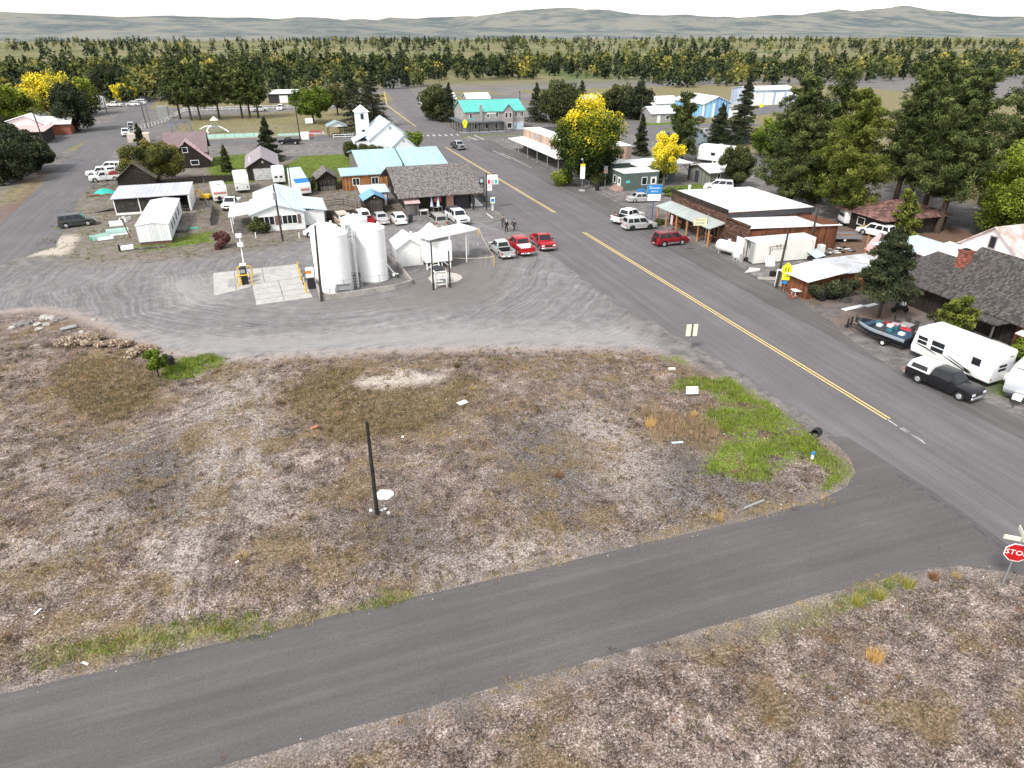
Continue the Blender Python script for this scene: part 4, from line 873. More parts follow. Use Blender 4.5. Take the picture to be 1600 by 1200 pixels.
m.box(-3.45,-3.41,-2.2,.6,0,.66); H.part('brick_stoop', m, M('pink_brick_paving', (.42,.27,.23), .9, .2, 3))
m = MB(); m.box(1.6, 9.5, 2.4, 9.0, 0, 3.1); H.part('rear_wing', m, GREENS); m = MB(); m.box(1.4, 13.0, 2.2, 9.2, 3.12, 3.26); H.part('rear_roof', m, WROOF)
m = MB(); m.box(-4.5, 1.5, 5.0, 13, 0, 3.4); H.part('rear_wing', m, GREENS); m = MB(); m.box(-4.7, 1.39, 4.8, 13.2, 3.42, 3.56); H.part('rear_roof', m, WROOF)
window(H.root, ((0,2.4,0),(1,0,0),(0,-1,0)), 6.2, .9, 2.0, 1.2, 1, WHT)
m = MB(); m.box(12.5,12.65,2.6,2.75,0,3.1); m.tube([(12.55,2.7,1.6),(11.2,2.7,3.1)],.06,6); H.part('porch_post', m, DKBRD)
H = House('green_cottage', 'grey-green cottage with low white roof half hidden by a round tree', 'house', 73.6, 80.5, 108.3, 115.5, 2.5, 3.3, 'gable_x', M('grey_green_board', (.2,.21,.18), .8, .1, 1, 'boards', .4), WROOF, over=.5)
H.win('S', -1.6, .7, .5, 1.4); H.door('W', -.5, .9, 2, DKGREY); H.win('S', 2.0, .8, 1.1, 1)
H = House('tan_store', 'tan flat-roofed block with a long canopy facing the street', 'store', 56.6, 68, 128, 161, 4.3, 4.6, 'flat', TANB, WROOF, over=.03)
m = MB(); m.box(-1.5, 5.5, -10, 16, 4.73, 4.78); H.part('roof_deck', m, BLACKM)
m = MB(); m.prism([(-5.72,2.75),(-9.6,2.5),(-9.6,2.62),(-5.72,2.9)],-15.5,16,axis='y'); H.part('canopy', m, M('cream_canopy', (.7,.66,.6), .6, .08))
m = MB()
for i in range(6): m.box(-9.4,-9.28,-15+i*6,-14.88+i*6,0,2.52)
H.part('canopy_post', m, GREYP); m = MB(); m.box(-5.76,-5.72,-15,15.5,.05,2.4); H.part('shop_front', m, DKGREY); m = MB(); m.box(-5.78,-5.7,6.5,9.5,3.4,4.1); H.part('wall_vent', m, GREYP)
H = House('old_hotel', 'grey two-storey hotel with turquoise roof and dark wrap-around porch', 'hotel', 51.4, 68.6, 194.4, 206, 5.2, 7.6, 'gable_x', GREYS, TURQ, over=.35)
m = MB(); m.prism([(-6.2,2.75),(-8.9,2.3),(-8.9,2.42),(-6.2,2.87)],-1.5+8.6-8.6,.1,axis='x') if False else m.box(-10.4,2.0,-8.4,-5.82,2.55,2.68); m.box(-10.4,-8.62,-5.82,5.6,2.55,2.68); H.part('porch_roof', m, DKSH)
m = MB()
for x in (-10.2,-7.7,-5.2,-2.7,-.2,1.8): m.box(x-.07,x+.07,-8.3,-8.16,0,2.56)
for y in (-5,-2,1,4): m.box(-10.27,-10.13,y-.07,y+.07,0,2.56)
H.part('porch_post', m, DKBRD); m = MB(); m.box(-10.4,2,-8.4,-5.82,0,.2); H.part('porch_deck', m, GREYP)
m = MB(); m.box(2.1,4.9,-7.2,-5.82,0,5.4); m.prism([(2.1,5.4),(4.9,5.4),(3.5,6.9)],-7.2,-4.4); H.part('bay', m, GREYS); m = MB()
for sg in (-1,1): m.prism([(3.5+sg*1.8,5.05),(3.5,6.95),(3.5,7.07),(3.5+sg*1.8,5.17)],-7.5,-2.6)
H.part('bay_roof', m, TURQ)
for u in (2.9,4.1): window(H.root, ((0,-7.2,0),(1,0,0),(0,-1,0)), u, 3.5, .6, 1.3, 0, WHT)
window(H.root, ((0,-7.2,0),(1,0,0),(0,-1,0)), 3.5, .9, 1.3, 1.3, 1, WHT)
for u, z in ((-6.8,3.5),(-2.0,3.6),(.6,3.6),(6.2,3.6),(7.9,3.6),(5.9,.9),(7.9,.9)): H.win('S', u, z, .8, 1.2, 1)
for u in (-5.6,-2.4,.4): H.win('S', u, .7, .6, 1.3)
for u in (-2,2): H.win('W', u, 3.5, .8, 1.3)
m = MB(); m.box(-2.3,.3,-5.87,-5.81,4.4,5.0); H.part('wall_sign', m, WHT); m = MB(); m.box(-4.4,-3.7,-6.3,-5.82,2.7,6.9); H.part('chimney', m, GREYP); m = MB(); m.box(5.0,8.5,-5.86,-5.81,.1,2.0); H.part('painted_panel', m, BLUEW)
# ------------------------------------------------------------ lower right: shake-roofed house and white house
H = House('ranch_house', 'long dark house under a shake roof with a brick chimney behind the white camper', 'house', 59.4, 69.5, 30.0, 46.8, 3.0, 6.1, 'gable_y', DKBRD, SHAKE2, over=.9)
m = MB(); m.box(-5.05,.5,8.42,14.5,0,2.6); H.part('north_wing', m, DKBRD); m = MB(); m.prism([(-6.0,2.45),(1.2,4.0),(1.2,4.14),(-6.0,2.59)],8.3,14.8,axis='y'); H.part('wing_roof', m, SHAKE2)
m = MB(); m.box(-2.8,-1.9,8.5,9.4,2.8,6.0); m.box(-2.88,-1.82,8.42,9.48,6.0,6.2); ch = H.part('chimney', m, BRICKR); m = MB(); m.box(-2.6,-2.1,8.7,9.2,6.2,6.32); m.build('flue', BLK, ch)
m = MB(); m.box(-7.6,-5.06,.2,3.6,0,.22); H.part('stoop', m, CONC)
m = MB(); m.box(-7.5,-5.1,.4,3.4,2.3,2.42); H.part('porch_roof', m, SHAKE2); m = MB(); m.box(-7.4,-7.28,.5,.62,.2,2.32); m.box(-7.4,-7.28,3.2,3.32,.2,2.32); H.part('porch_post', m, GREYBR)
for y in (4.6,-1.6,-4.6):
    m = MB(); m.prism([(-5.06,2.35),(-6.5,1.95),(-6.5,2.02),(-5.06,2.42)],y-.8,y+.8,axis='y'); H.part('window_awning', m, M('rusty_white_awning', (.68,.6,.57), .6, .1, 1, stain=((.4,.22,.16), .6))); H.win('W', -y, .9, 1.2, 1.1, 0, GREYP)
m = MB(); m.box(-5.12,-5.06,-.9,.1,.22,2.2); H.part('door', m, RUSTB)
H = House('white_house', 'white gabled house with rusting metal roof behind the shake-roofed house', 'house', 72.6, 86, 48.6, 56.8, 3.3, 6.2, 'gable_x', PINKS, RUSTY, over=.35)
H.win('W', 0, 4.0, .7, 1.2, 0, M('grey_brown_frame', (.3,.24,.22), .7, .1)); m = MB(); m.box(-11.4,-6.72,-4.6,4.2,0,2.5); H.part('front_wing', m, PINKS)
m = MB(); m.prism([(-6.72,3.3),(-11.7,2.5),(-11.7,2.6),(-6.72,3.4)],-5,5,axis='y'); H.part('wing_roof', m, M('worn_white_metal_roof', (.76,.74,.73), .5, .08, .6, 'seamy', .5, stain=((.3,.24,.22), .2)))
window(H.root, ((-11.4,0,0),(0,-1,0),(-1,0,0)), -2.8, 1.0, .8, 1.0, 0, GREYP)
m = MB(); m.prism([(-6.72,2.9),(-13.5,2.5),(-13.5,2.6),(-6.72,3.0)],5.05,9.5,axis='y'); H.part('porch_roof', m, BLUEW); m = MB(); m.box(-12.8,-6.8,5.3,9.2,0,2.5); H.part('rear_room', m, PINKS)
m = MB(); m.prism([(-11.9,2.35),(-16.4,2.05),(-16.4,2.15),(-11.9,2.45)],-3.4,2.8,axis='y'); H.part('lean_to_roof', m, CREAMR); m = MB(); m.box(-16.2,-11.45,-3.2,2.6,0,2.0); H.part('lean_to', m, TANB)
H = House('old_lean_to', 'low rusty board shed with bright white tin roof behind the school crossing sign', 'shed', 50.4, 54.8, 54.6, 58.2, 2.1, 2.5, 'shed_x', RUSTB, WROOF, over=.5, rz=rad(3), thick=.06)
H = House('old_lean_to', 'long rusty board shed with curling tin roof left of the dark spruce', 'shed', 54.9, 61.4, 54.9, 58.4, 2.3, 2.6, 'shed_y', RUSTB, M('patched_grey_tin', (.55,.56,.58), .5, .15, .5, 'seamx', .7, stain=((.3,.26,.24), .5)), over=.4, thick=.05)
m = MB(); m.box(-1.2,-.1,-1.83,-1.76,1.2,1.75); H.part('wall_sign', m, M('orange_board', (.6,.22,.12), .7, .1)); H.door('S', 1.2, .9, 1.8, DKBRD)
H = House('brown_cottage', 'low cottage with red-brown hip roof under the pines', 'house', 76.5, 87.5, 71, 79, 2.4, 4.0, 'hip', DKBRD, REDBR, over=.7); H.win('S', -3, .9, 1.1, .9); H.win('W', 0, .9, 1.2, .9)
# ------------------------------------------------------------ far right and far centre
H = House('blue_building', 'sky blue building with white roof beyond the tall spruces', 'house', 133, 143, 204, 222, 4.2, 6.2, 'gable_y', SKYB, WROOF, over=.5); m = MB(); m.box(-5.4,-4.6,-9.06,-9.02,0,4.2); m.box(-1.6,-.9,-9.06,-9.02,0,4.2); H.part('corner_panel', m, WHT)
H = House('white_cottage', 'white cottage with a bright red roof on one end far beyond the street', 'house', 121, 135, 222, 232, 3.0, 4.8, 'gable_x', WHT2, WROOF, over=.4); m = MB()
for sg in (-1,1): m.prism([(sg*5.6,2.9),(0,5.0),(0,5.12),(sg*5.6,3.02)],-7.4,-2.5,axis='x')
H.part('red_roof', m, REDR); H.win('S', -5, 1, .9, 1.1); H.win('S', -1, 1, .9, 1.1); m = MB(); m.box(-5.2,-2.6,-6.6,-5.02,0,2.4); m.prism([(-5.2,2.4),(-2.6,2.4),(-3.9,3.7)],-6.6,-4); H.part('porch', m, WHT2)
H = House('steel_shed', 'long pale blue steel storage building with pillars at the top edge', 'warehouse', 172, 192, 233, 246, 5.2, 6.2, 'gable_x', M('pale_blue_panel', (.5,.56,.68), .5, .06, .6, 'boards', 2.4), BLUEW, over=.3)
for u in (-7,-2.2,2.6,7.4): H.door('S', u, 3.6, 4.2, WHT, name='roller_door')
H = House('grey_garage', 'small grey house under the dark spruces beyond the back road', 'house', 100.5, 112, 150.5, 158, 2.4, 3.6, 'gable_x', M('blue_grey_siding', (.2,.25,.28), .7, .1, 1, 'siding', .2), GREYP, over=.4); H.win('S', 0, .9, 1.2, 1); H.win('S', 3, .9, 1.2, 1)
H = House('white_outbuilding', 'little white gabled outbuilding beside the sky blue building', 'shed', 140.5, 145, 196, 201, 3.6, 4.8, 'gable_y', WHT2, GREYP, over=.4); H.win('S', 0, 1.5, .8, 1)
H = House('open_shelter', 'low open shelter with white roof right of the tall spruces', 'shelter', 112.5, 117.5, 162, 166.5, 2.2, 2.4, 'flat', DKBRD, WROOF, over=.4)
H = House('white_storefront', 'white cottage at the top of the main street with a gravel yard', 'house', 54, 66, 262, 270, 3.0, 4.6, 'gable_x', WHT2, WROOF, over=.4); H.win('S', -3, 1, 1, 1); H.win('S', 2, 1, 1, 1)
H = House('depot_shed', 'low white-roofed shed behind the park row of pines', 'shed', 1.5, 12.5, 300, 309, 3.4, 4.4, 'gable_x', DKGREY, WROOF, over=.5); H.door('S', 0, 3, 2.6, WHT, name='roller_door')
H = House('pavilion', 'open picnic pavilion with grey-blue gable roof beside the church tower', 'pavilion', 14.6, 19.4, 195.2, 200.2, 2.7, 3.7, 'gable_y', None, M('blue_grey_metal_roof', (.28,.35,.38), .5, .1, .6, 'seamy', .5), over=.3, base=2.6)
m = MB()
for x in (-2.3,2.2):
    for y in (-2.4,2.3): m.box(x,x+.14,y,y+.14,0,2.62)
H.part('post', m, DKBRD); m = MB(); m.box(-1.2,1.2,-.5,.4,.68,.74); m.box(-1.2,1.2,-1.1,-.8,.4,.45); m.box(-1.2,1.2,.7,1.0,.4,.45); m.box(-.9,-.8,-.9,.8,0,.68); m.box(.8,.9,-.9,.8,0,.68); H.part('picnic_table', m, M('red_brown_table', (.2,.07,.05), .8, .2))
for x0, y0, x1, y1, lb in ((100.5,238,112,246,'dark house with pale roof at the top edge right of the large tree'),(70.5,262,79,270,'pale house with white roof beyond the hotel'),(110,196,118,203,'white-roofed cottage beyond the back road, left of the tall pine')):
    H = House('far_house', lb, 'house', x0, x1, y0, y1, 2.8, 4.4, 'gable_x', GREYS, WROOF, over=.4); H.win('S', 1.5, 1, 1, 1); H.door('S', -1.5)
# ------------------------------------------------------------ FENCES
def fence(pts, h, label, mat, style='board', rails=2, name='fence', group=None, gap=2.4):
    pts = [Vector((p[0], p[1], 0)) for p in pts]; t = T(name, label, 'fence', pts[0], 0, group); o = pts[0]; pm = MB(); rm = MB()
    for a, b_ in zip(pts[:-1], pts[1:]):
        L = (b_-a).length; ang = math.atan2((b_-a).y, (b_-a).x); X = Matrix.Translation(a-o) @ Matrix.Rotation(ang, 4, 'Z'); pm.X = X; rm.X = X; k = max(1, int(L/gap))
        for i in range(k+1 if a is pts[0] else k): i0 = i if a is pts[0] else i+1; pm.box(L*i0/k-.05, L*i0/k+.05, -.05, .05, 0, h)
        if style == 'rail':
            for j in range(rails): z = h*(j+1)/rails-.12; rm.box(0, L, -.08, -.05, z-.07, z+.07)
        elif style == 'board':
            n = int(L/.17)
            for i in range(n): rm.box(i*.17, i*.17+.155, -.08, -.055, .04, h-.05+R.uniform(-.05,.08))
        else:
            for j in range(2): rm.cyl((0,0,h*(.1+.85*j)), (L,0,h*(.1+.85*j)), .02, .02, 5)
            n = int(L/.5)
            for i in range(n): rm.cyl((i*.5,0,.05), (i*.5+.5,0,h-.05), .008, .008, 3, cap=False); rm.cyl((i*.5+.5,0,.05), (i*.5,0,h-.05), .008, .008, 3, cap=False)
    pm.build('post', mat, t); rm.build('rail' if style != 'board' else 'boards', mat, t); return t
fence([(-20,139),(-12.8,141),(-5.6,140.4)], 1.3, 'brown board fence between the black barn and the mauve-roofed garage', DKBRD)
fence([(6.2,104.6),(11.5,104.0),(11.6,107)], 1.5, 'dark board fence left of the blue-roofed shed', DKBRD)
fence([(5.5,113.5),(9.6,114.2),(11.4,111)], 1.1, 'dark rail fence behind the weedy pen', GREYBR, 'rail', 3)
fence(GP([(330,353),(334,330),(322,322)]), 1.2, 'grey board fence beside the red bush', GREYBR)
fence([(-37.5,216),(-30,246),(-27,279)], 1.2, 'white rail fence along the left edge of the park', WHT, 'rail', 2)
fence([(-27,277),(-5,277.6),(20,276.8),(36,276)], 1.2, 'white rail fence along the far edge of the park', WHT, 'rail', 2)
fence([(13.8,201),(15.5,203.2),(19.4,203.4)], 1.0, 'short white rail fence left of the church', WHT, 'rail', 2) if False else fence([(15.6,193.4),(18.6,193.2),(20.6,193.0)], 1.0, 'short white rail fence left of the church tower', WHT, 'rail', 2)
fence([(-16,202.4),(-4,201.9),(8.5,201.6)], 2.6, 'tall wire fence in front of the tennis courts', GALV, 'wire')
fence(GP([(876,280),(900,288),(920,293)]), 1.2, 'wire fence under the large tree turning yellow', GALV, 'wire')
fence([(98,147),(106,144),(118,142)], 1.0, 'low wire fence along the back road', GREYBR, 'wire')
fence(GP([(880,168),(900,170),(915,174)]), 1.2, 'white rail fence beyond the tan store', WHT, 'rail', 2)
fence(GP([(745,302),(752,310),(758,316)]), 1.0, 'short dark railing beside the tavern', BLK, 'rail', 4)
for p, lb in (((-10,205.2),'pale green tennis court surface with white lines'),):
    m = MB(); m.box(-7.5,7,-2.5,6,.0,.02); o = m.build('tennis_court', M('tennis_green', (.28,.46,.38), .8, .12, .4), loc=(*p,.012)); kind(o, 'structure')
    m = MB()
    for y in (-1.8,1.8,5.2): m.box(-7,6.5,y-.05,y+.05,0,.004)
    for x in (-7,-3,2.5,6.5): m.box(x-.05,x+.05,-1.74,5.14,0,.004)
    kind(m.build('court_line', WLN, loc=(*p,.036)), 'structure')
m = MB(); m.box(2,9.5,202.5,207,0,.02); kind(m.build('tennis_court', MC['tennis_green'], loc=(0,0,.012)), 'structure')
m = MB(); m.box(-17,22,201.6,202.0,0,.1); kind(m.build('kerb', CONC), 'structure')
m = MB(); m.box(6.4,14.4,202.0,202.02,0,.02) if False else m.box(9.8,14.2,202.1,208,0,.025); kind(m.build('paving', CONC, loc=(0,0,.01)), 'structure')
# ------------------------------------------------------------ VEHICLES
P_BLK = paint('black_car_paint', (.012,.012,.014)); P_WHT = paint('white_car_paint', (.78,.78,.77)); P_RED = paint('red_car_paint', (.36,.012,.02)); P_SIL = paint('silver_car_paint', (.5,.5,.5), .3)
P_GOLD = paint('pewter_car_paint', (.33,.31,.28), .3); P_MAR = paint('maroon_car_paint', (.2,.01,.018)); P_GRY = paint('dark_grey_car_paint', (.06,.062,.066), .2); P_TAN = paint('tan_car_paint', (.45,.37,.28)); P_YEL = paint('mustard_car_paint', (.45,.24,.04))
GL = 'vehicles parked in town'
vehicle('pickup', P_BLK, (1436,600), (1492,624), 'R', 'black pickup with white canopy over its bed beside the white camper', canopy=P_WHT)
vehicle('pickup', P_SIL, (780,403), (767,392), 'L', 'silver pickup nearest the rope barrier, open black bed', group='pickups parked in a row on the gravel')
v, X, K = vehicle('crew', P_RED, (811,400), (793,386), 'L', 'red pickup with white tool box in its bed, between silver and red pickups', group='pickups parked in a row on the gravel', lower=CHROME)
m = MB(); m.X = X; m.box(1.15,1.8,-.85,.85,.65,1.25); m.box(.2,1.1,-.5,.1,.65,1.0); m.box(.3,.9,.2,.75,.65,.95); m.build('tool_box', P_WHT, v, smooth=True, bevel=.02)
vehicle('single', P_RED, (830,379), (846,394), 'R', 'old red pickup facing the camera at the right end of the row', group='pickups parked in a row on the gravel', lower=CHROME)
vehicle('suv', P_GOLD, (681,358), (670,348), 'L', 'pewter suv with dark rear window parked before the tavern', group='cars parked before the tavern')
vehicle('crew', P_WHT, (700,343), (713,352), 'R', 'white pickup with dark bed cover parked before the tavern', canopy=DKGREY, group='cars parked before the tavern')
vehicle('hatch', P_WHT, (618,352), (611,344), 'L', 'white hatchback parked before the grey board closet', group='cars parked before the tavern')
vehicle('sedan', P_SIL, (590,351), (582,343), 'L', 'silver sedan parked before the blue-roofed shed', group='cars parked before the tavern')
vehicle('crew', P_RED, (562,352), (555,345), 'L', 'red pickup with white roof showing over the tanks', roofcol=P_WHT, group='cars parked before the tavern')
vehicle('suv', P_TAN, (529,354), (522,347), 'L', 'tan suv whose roof shows over the storage tanks', group='cars parked before the tavern')
vehicle('pickup', P_WHT, (515,373), (491,372), 'L', 'white pickup nosing out behind the left storage tank')
vehicle('crew', P_GRY, (706,231), (716,235), 'R', 'dark pickup with silver roof driving down the main street', roofcol=P_SIL, hoodcol=P_SIL)
v, X, K = vehicle('crew', P_WHT, (971,352), (1006,343), 'R', 'white pickup with bicycles in its bed beside the store')
for i, y in enumerate((-.45,.1,.6)):
    b_ = T('bicycle', ['bicycle with dark frame standing nearest the kerb side in the pickup bed','bicycle standing in the middle of the pickup bed','bicycle standing farthest back in the pickup bed'][i], 'bicycle', tuple(v.matrix_basis @ (X @ Vector((.85,y,.64)))), v.rotation_euler.z)
    for x in (-.5,.52):
        k = MB(); 
        for a in range(14): k.cyl((x+.33*math.cos(a*PI/7),0,.33+.33*math.sin(a*PI/7)), (x+.33*math.cos((a+1)*PI/7),0,.33+.33*math.sin((a+1)*PI/7)), .025, .025, 5, cap=False)
        k.build('wheel', TYRE, b_)
    k = MB(); k.tube([(-.5,0,.33),(-.1,0,.3),(.35,0,.75),(-.25,0,.78),(-.1,0,.3)],.022,5); k.tube([(-.5,0,.33),(-.25,0,.78),(-.28,0,.92)],.02,5); k.tube([(.52,0,.33),(.35,0,.75),(.33,0,.98)],.022,5); k.tube([(.33,-.28,1.0),(.33,.28,1.0)],.02,5); k.build('frame', [P_BLK,P_GRY,P_RED][i], b_)
    k = MB(); k.cbox((-.28,0,.95),(.25,.12,.06)); k.build('saddle', BLK, b_)
vehicle('suv', P_SIL, (989,361), (1014,359), 'R', 'silver suv with black wheels at the street edge before the store', rimm=BLK)
v, X, K = vehicle('suv', P_MAR, (1038,386), (1065,383), 'R', 'red suv with roof rack and silver steps parked before the store', lower=CHROME)
m = MB(); m.X = X
for y in (-.5,.5): m.box(.7,2.6,y-.03,y+.03,1.82,1.87)
for x in (.9,1.7,2.4): m.box(x-.03,x+.03,-.6,.6,1.78,1.82)
m.build('roof_rack', CHROME, v); m = MB(); m.X = X; m.cyl((-.26,0,.95),(-.03,0,.95),.33,.33,14); m.build('spare_wheel', TYRE, v)
vehicle('sedan', P_SIL, (993,317), (1016,316), 'R', 'silver sedan parked beside the blue and white sign')
vehicle('van', P_WHT, (1139,299), (1105,297), 'L', 'white minivan with dark windows behind the white store roof')
vehicle('suv', P_GRY, (105,357), (138,353), 'R', 'dark grey suv with pale roof parked alone by the side road', roofcol=P_GRY)
vehicle('pickup', P_WHT, (171,275), (147,277), 'L', 'white pickup with white canopy beside the black barn', canopy=P_WHT, group='vehicles beside the black barn')
vehicle('suv', P_WHT, (183,268), (160,268), 'L', 'white suv behind the canopied pickup beside the black barn', group='vehicles beside the black barn')
v, X, K = vehicle('single', P_WHT, (176,283), (154,285), 'L', 'white pickup with a red load in its bed beside the black barn', group='vehicles beside the black barn')
m = MB(); m.X = X; m.box(.3,1.9,-.7,.7,.65,1.5); m.box(.6,1.5,-.5,.6,1.5,1.7); m.build('load', M('red_cloth_load', (.28,.05,.06), .8, .3, 3), v)
vehicle('crew', P_WHT, (192,206), (191,219), 'R', 'white pickup facing the camera, nearer of two on the side road', fixed=None, hoodcol=P_GRY, group='cars on the side road')
vehicle('suv', P_GRY, (201,197), (200,207), 'R', 'grey suv facing the camera, farther of two on the side road', roofcol=P_SIL, group='cars on the side road')
vehicle('pickup', P_WHT, (186,167), (169,167), 'L', 'white pickup beside the white box trailer at the top left', group='cars at the far corner')
vehicle('suv', P_WHT, (215,166), (199,166), 'L', 'white suv nearest in the row at the far corner', group='cars at the far corner')
vehicle('van', P_WHT, (224,163), (209,163), 'L', 'white van in the middle of the row at the far corner', group='cars at the far corner')
vehicle('suv', P_GRY, (232,159), (219,159), 'L', 'dark suv at the far end of the row at the far corner', group='cars at the far corner')
vehicle('single', P_BLK, (457,226), (446,226), 'L', 'black pickup parked on the back street by the park', group=None)
vehicle('crew', P_WHT, (398,175), (416,174), 'R', 'white pickup behind the row of park pines')
vehicle('van', P_WHT, (445,170), (440,173), 'L', 'white delivery van before the white-roofed depot shed')
vehicle('single', P_WHT, (374,322), (369,327), 'L', 'small white pickup between camper trailers behind the bungalow')
vehicle('suv', P_YEL, (1363,383), (1346,376), 'L', 'old mustard and white truck with white roof in the backyard', cat='truck', lower=P_WHT, roofcol=P_WHT) if False else vehicle('suv', P_WHT, (1372,373), (1351,368), 'L', 'old white truck with mustard hood in the backyard', cat='truck', hoodcol=P_YEL)
vehicle('sedan', P_RED, (1440,350), (1455,349), 'R', 'red and white sedan parked beyond the leaning pine', hoodcol=P_WHT, roofcol=P_WHT)
vehicle('single', P_BLK, (1094,193), (1102,190), 'R', 'dark pickup parked before the sky blue building')
vehicle('van', P_WHT, (676,182), (667,180), 'L', 'white van parked beyond the bushy trees left of the hotel')
for i, (u, v_) in enumerate(((733,157),(748,158),(762,157))):
    vehicle('hatch', [P_GRY, P_SIL, P_BLK][i], (u-6,v_), (u+6,v_), 'R', ['dark hatchback left in the yard behind the hotel','silver hatchback in the middle of the yard behind the hotel','black hatchback right in the yard behind the hotel'][i], group='cars in the yard behind the hotel', detail=False)
# ------------------------------------------------------------ camper trailers
def rbox(prof, w, m=None):
    m = m or MB(); m.prism(prof, -w, w); return m
def wheels(par, xs_, w, r=.33):
    for x in xs_:
        for sg in (-1, 1):
            k = MB(); k.cyl((x, sg*(w-.03), r), (x, sg*(w-.24), r), r, r, 14); tw = k.build('wheel', TYRE, par, smooth=True, bevel=.02); k = MB(); k.cyl((x, sg*(w-.02), r), (x, sg*(w-.05), r), r*.5, r*.5, 10); k.build('rim', WHT, tw)
def trailer(label, p0, p1, L, Wd, h, floor=.55, prof=None, side=0.0, mat=None, roof=None, name='camper_trailer', cat='camper', wh=(.45,), wins=(), front=True, group=None, awn=None):
    """p0 rear, p1 hitch end: ground pixels of the centre line"""
    a = Vector(G(*p0)) if len(p0) == 2 else Vector(p0[:2]); b_ = Vector(G(*p1)) if len(p1) == 2 else Vector(p1[:2])
    hd = math.atan2((b_-a).y, (b_-a).x); c = (a+b_)/2; t = T(name, label, cat, (c.x, c.y, 0), hd, group); w = Wd/2; x0, x1 = -L/2, L/2
    prof = prof or [(x0,floor),(x1-.1,floor),(x1,floor+.5),(x1-.25,h-.25),(x1-.6,h),(x0+.15,h),(x0,h-.15)]
    m = rbox(prof, w); m.build('body', mat or P_WHT, t, smooth=True, bevel=.06, seg=2)
    m = MB(); m.box(x0+.3,x1-.6,-w+.25,w-.25,h+.002,h+.03); m.box(-.4,.4,-.35,.35,h+.03,h+.25); m.box(L*.25-.3,L*.25+.3,-.3,.3,h+.03,h+.12); mat is P_WHT and prof[3][1] > 3.5 and name == 'camper_trailer' or m.build('roof_vent', roof or WHT, t, smooth=True, bevel=.03)
    m = MB(); m.box(x0+.2,x1-.2,-w+.2,w-.2,floor-.2,floor-.002); m.tube([(x1-.3,-.6,floor-.1),(x1+1.0,0,floor-.1)],.05); m.tube([(x1-.3,.6,floor-.1),(x1+1.0,0,floor-.1)],.05); m.cyl((x1+.9,0,0),(x1+.9,0,floor+.1),.04); m.build('chassis', DKGREY, t)
    wheels(t, [x0+L*f for f in wh], w-.02, .34)
    for (fc, u, z, ww, hh) in wins:
        k = MB()
        if fc in 'LR': sg = 1 if fc == 'L' else -1; k.box(u-ww/2,u+ww/2,sg*w-(.02 if sg>0 else -.02),sg*(w+.015),z,z+hh)
        else: sx = x0 if fc == 'B' else x1; s_ = -1 if fc == 'B' else 1; k.box(min(sx,sx+s_*.015)-(.01 if s_>0 else 0),max(sx,sx+s_*.015),u-ww/2,u+ww/2,z,z+hh)
        k.build('window', GLASS, t)
    return t, w, x0, x1
# big white travel trailer beside the black pickup (its back end faces the near right)
t, w, x0, x1 = trailer('white travel trailer with black swoosh stripes and a spare wheel on its back', (1548,601), (1441,555), 7.0, 2.45, 3.0, wh=(.45,.58),
    wins=(('L',-2.1,1.55,.7,.6),('L',2.6,1.85,.85,.28),('L',2.6,1.48,.85,.28),('L',1.2,1.75,1.1,.42),('L',1.2,1.3,1.1,.34),('B',.1,1.75,.9,.22),('B',.1,1.42,.9,.22)))
m = MB()
def swoosh(pts, wd):
    for i in range(len(pts)-1):
        (xa, za), (xb, zb) = pts[i], pts[i+1]; q0 = wd*math.sin(PI*i/(len(pts)-1))+.012; q1 = wd*math.sin(PI*(i+1)/(len(pts)-1))+.012
        m.poly([(xa,w+.008,za-q0),(xb,w+.008,zb-q1),(xb,w+.008,zb+q1),(xa,w+.008,za+q0)])
swoosh([(3.2-.3*i, 1.35-.01*i*i*.6+.09*i-.09*i) for i in range(8)], .05)
swoosh([(.6-.32*i, 1.25-.075*i) for i in range(10)], .05); swoosh([(.3-.3*i, 1.42-.08*i) for i in range(8)], .03); swoosh([(-1.2-.2*i, .98-.05*i) for i in range(5)], .1)
m.build('stripe', BLK, t)
def scrib(x, z, wd, ht, y, seed, ax='side'):
    rr = random.Random(seed); P = []; n = 14
    for i in range(n+1): P.append((i/n*wd, (rr.random()*.6+(.4 if i % 5 == 1 else 0))*ht if i % 2 else rr.random()*.15*ht))
    k = MB()
    if ax == 'side': k.tube([(x-p, y, z+q) for p, q in P], .018, 4)
    else: k.tube([(y, x+p-wd/2, z+q) for p, q in P], .018, 4)
    return k
scrib(.05,1.78,.85,.2,w+.006,3).build('lettering', GREYP, t); scrib(-.75,1.95,.6,.16,x0-.008,5,'b').build('lettering', GREYP, t); scrib(-.6,2.5,.4,.12,x0-.008,6,'b').build('emblem', DKGREY, t)
m = MB(); m.cyl((x0-.02,-.75,.78),(x0-.25,-.75,.78),.38,.38,18); sp = m.build('spare_wheel', WHT, t, smooth=True, bevel=.05); m = MB(); m.box(x0-.262,x0-.252,-1.0,-.55,.72,.86); m.build('emblem', BLK, sp)
for y in (-1.12,1.12):
    m = MB(); m.box(x0-.02,x0-.001,y-.07,y+.07,.75,.95); m.build('tail_light', RED, t)
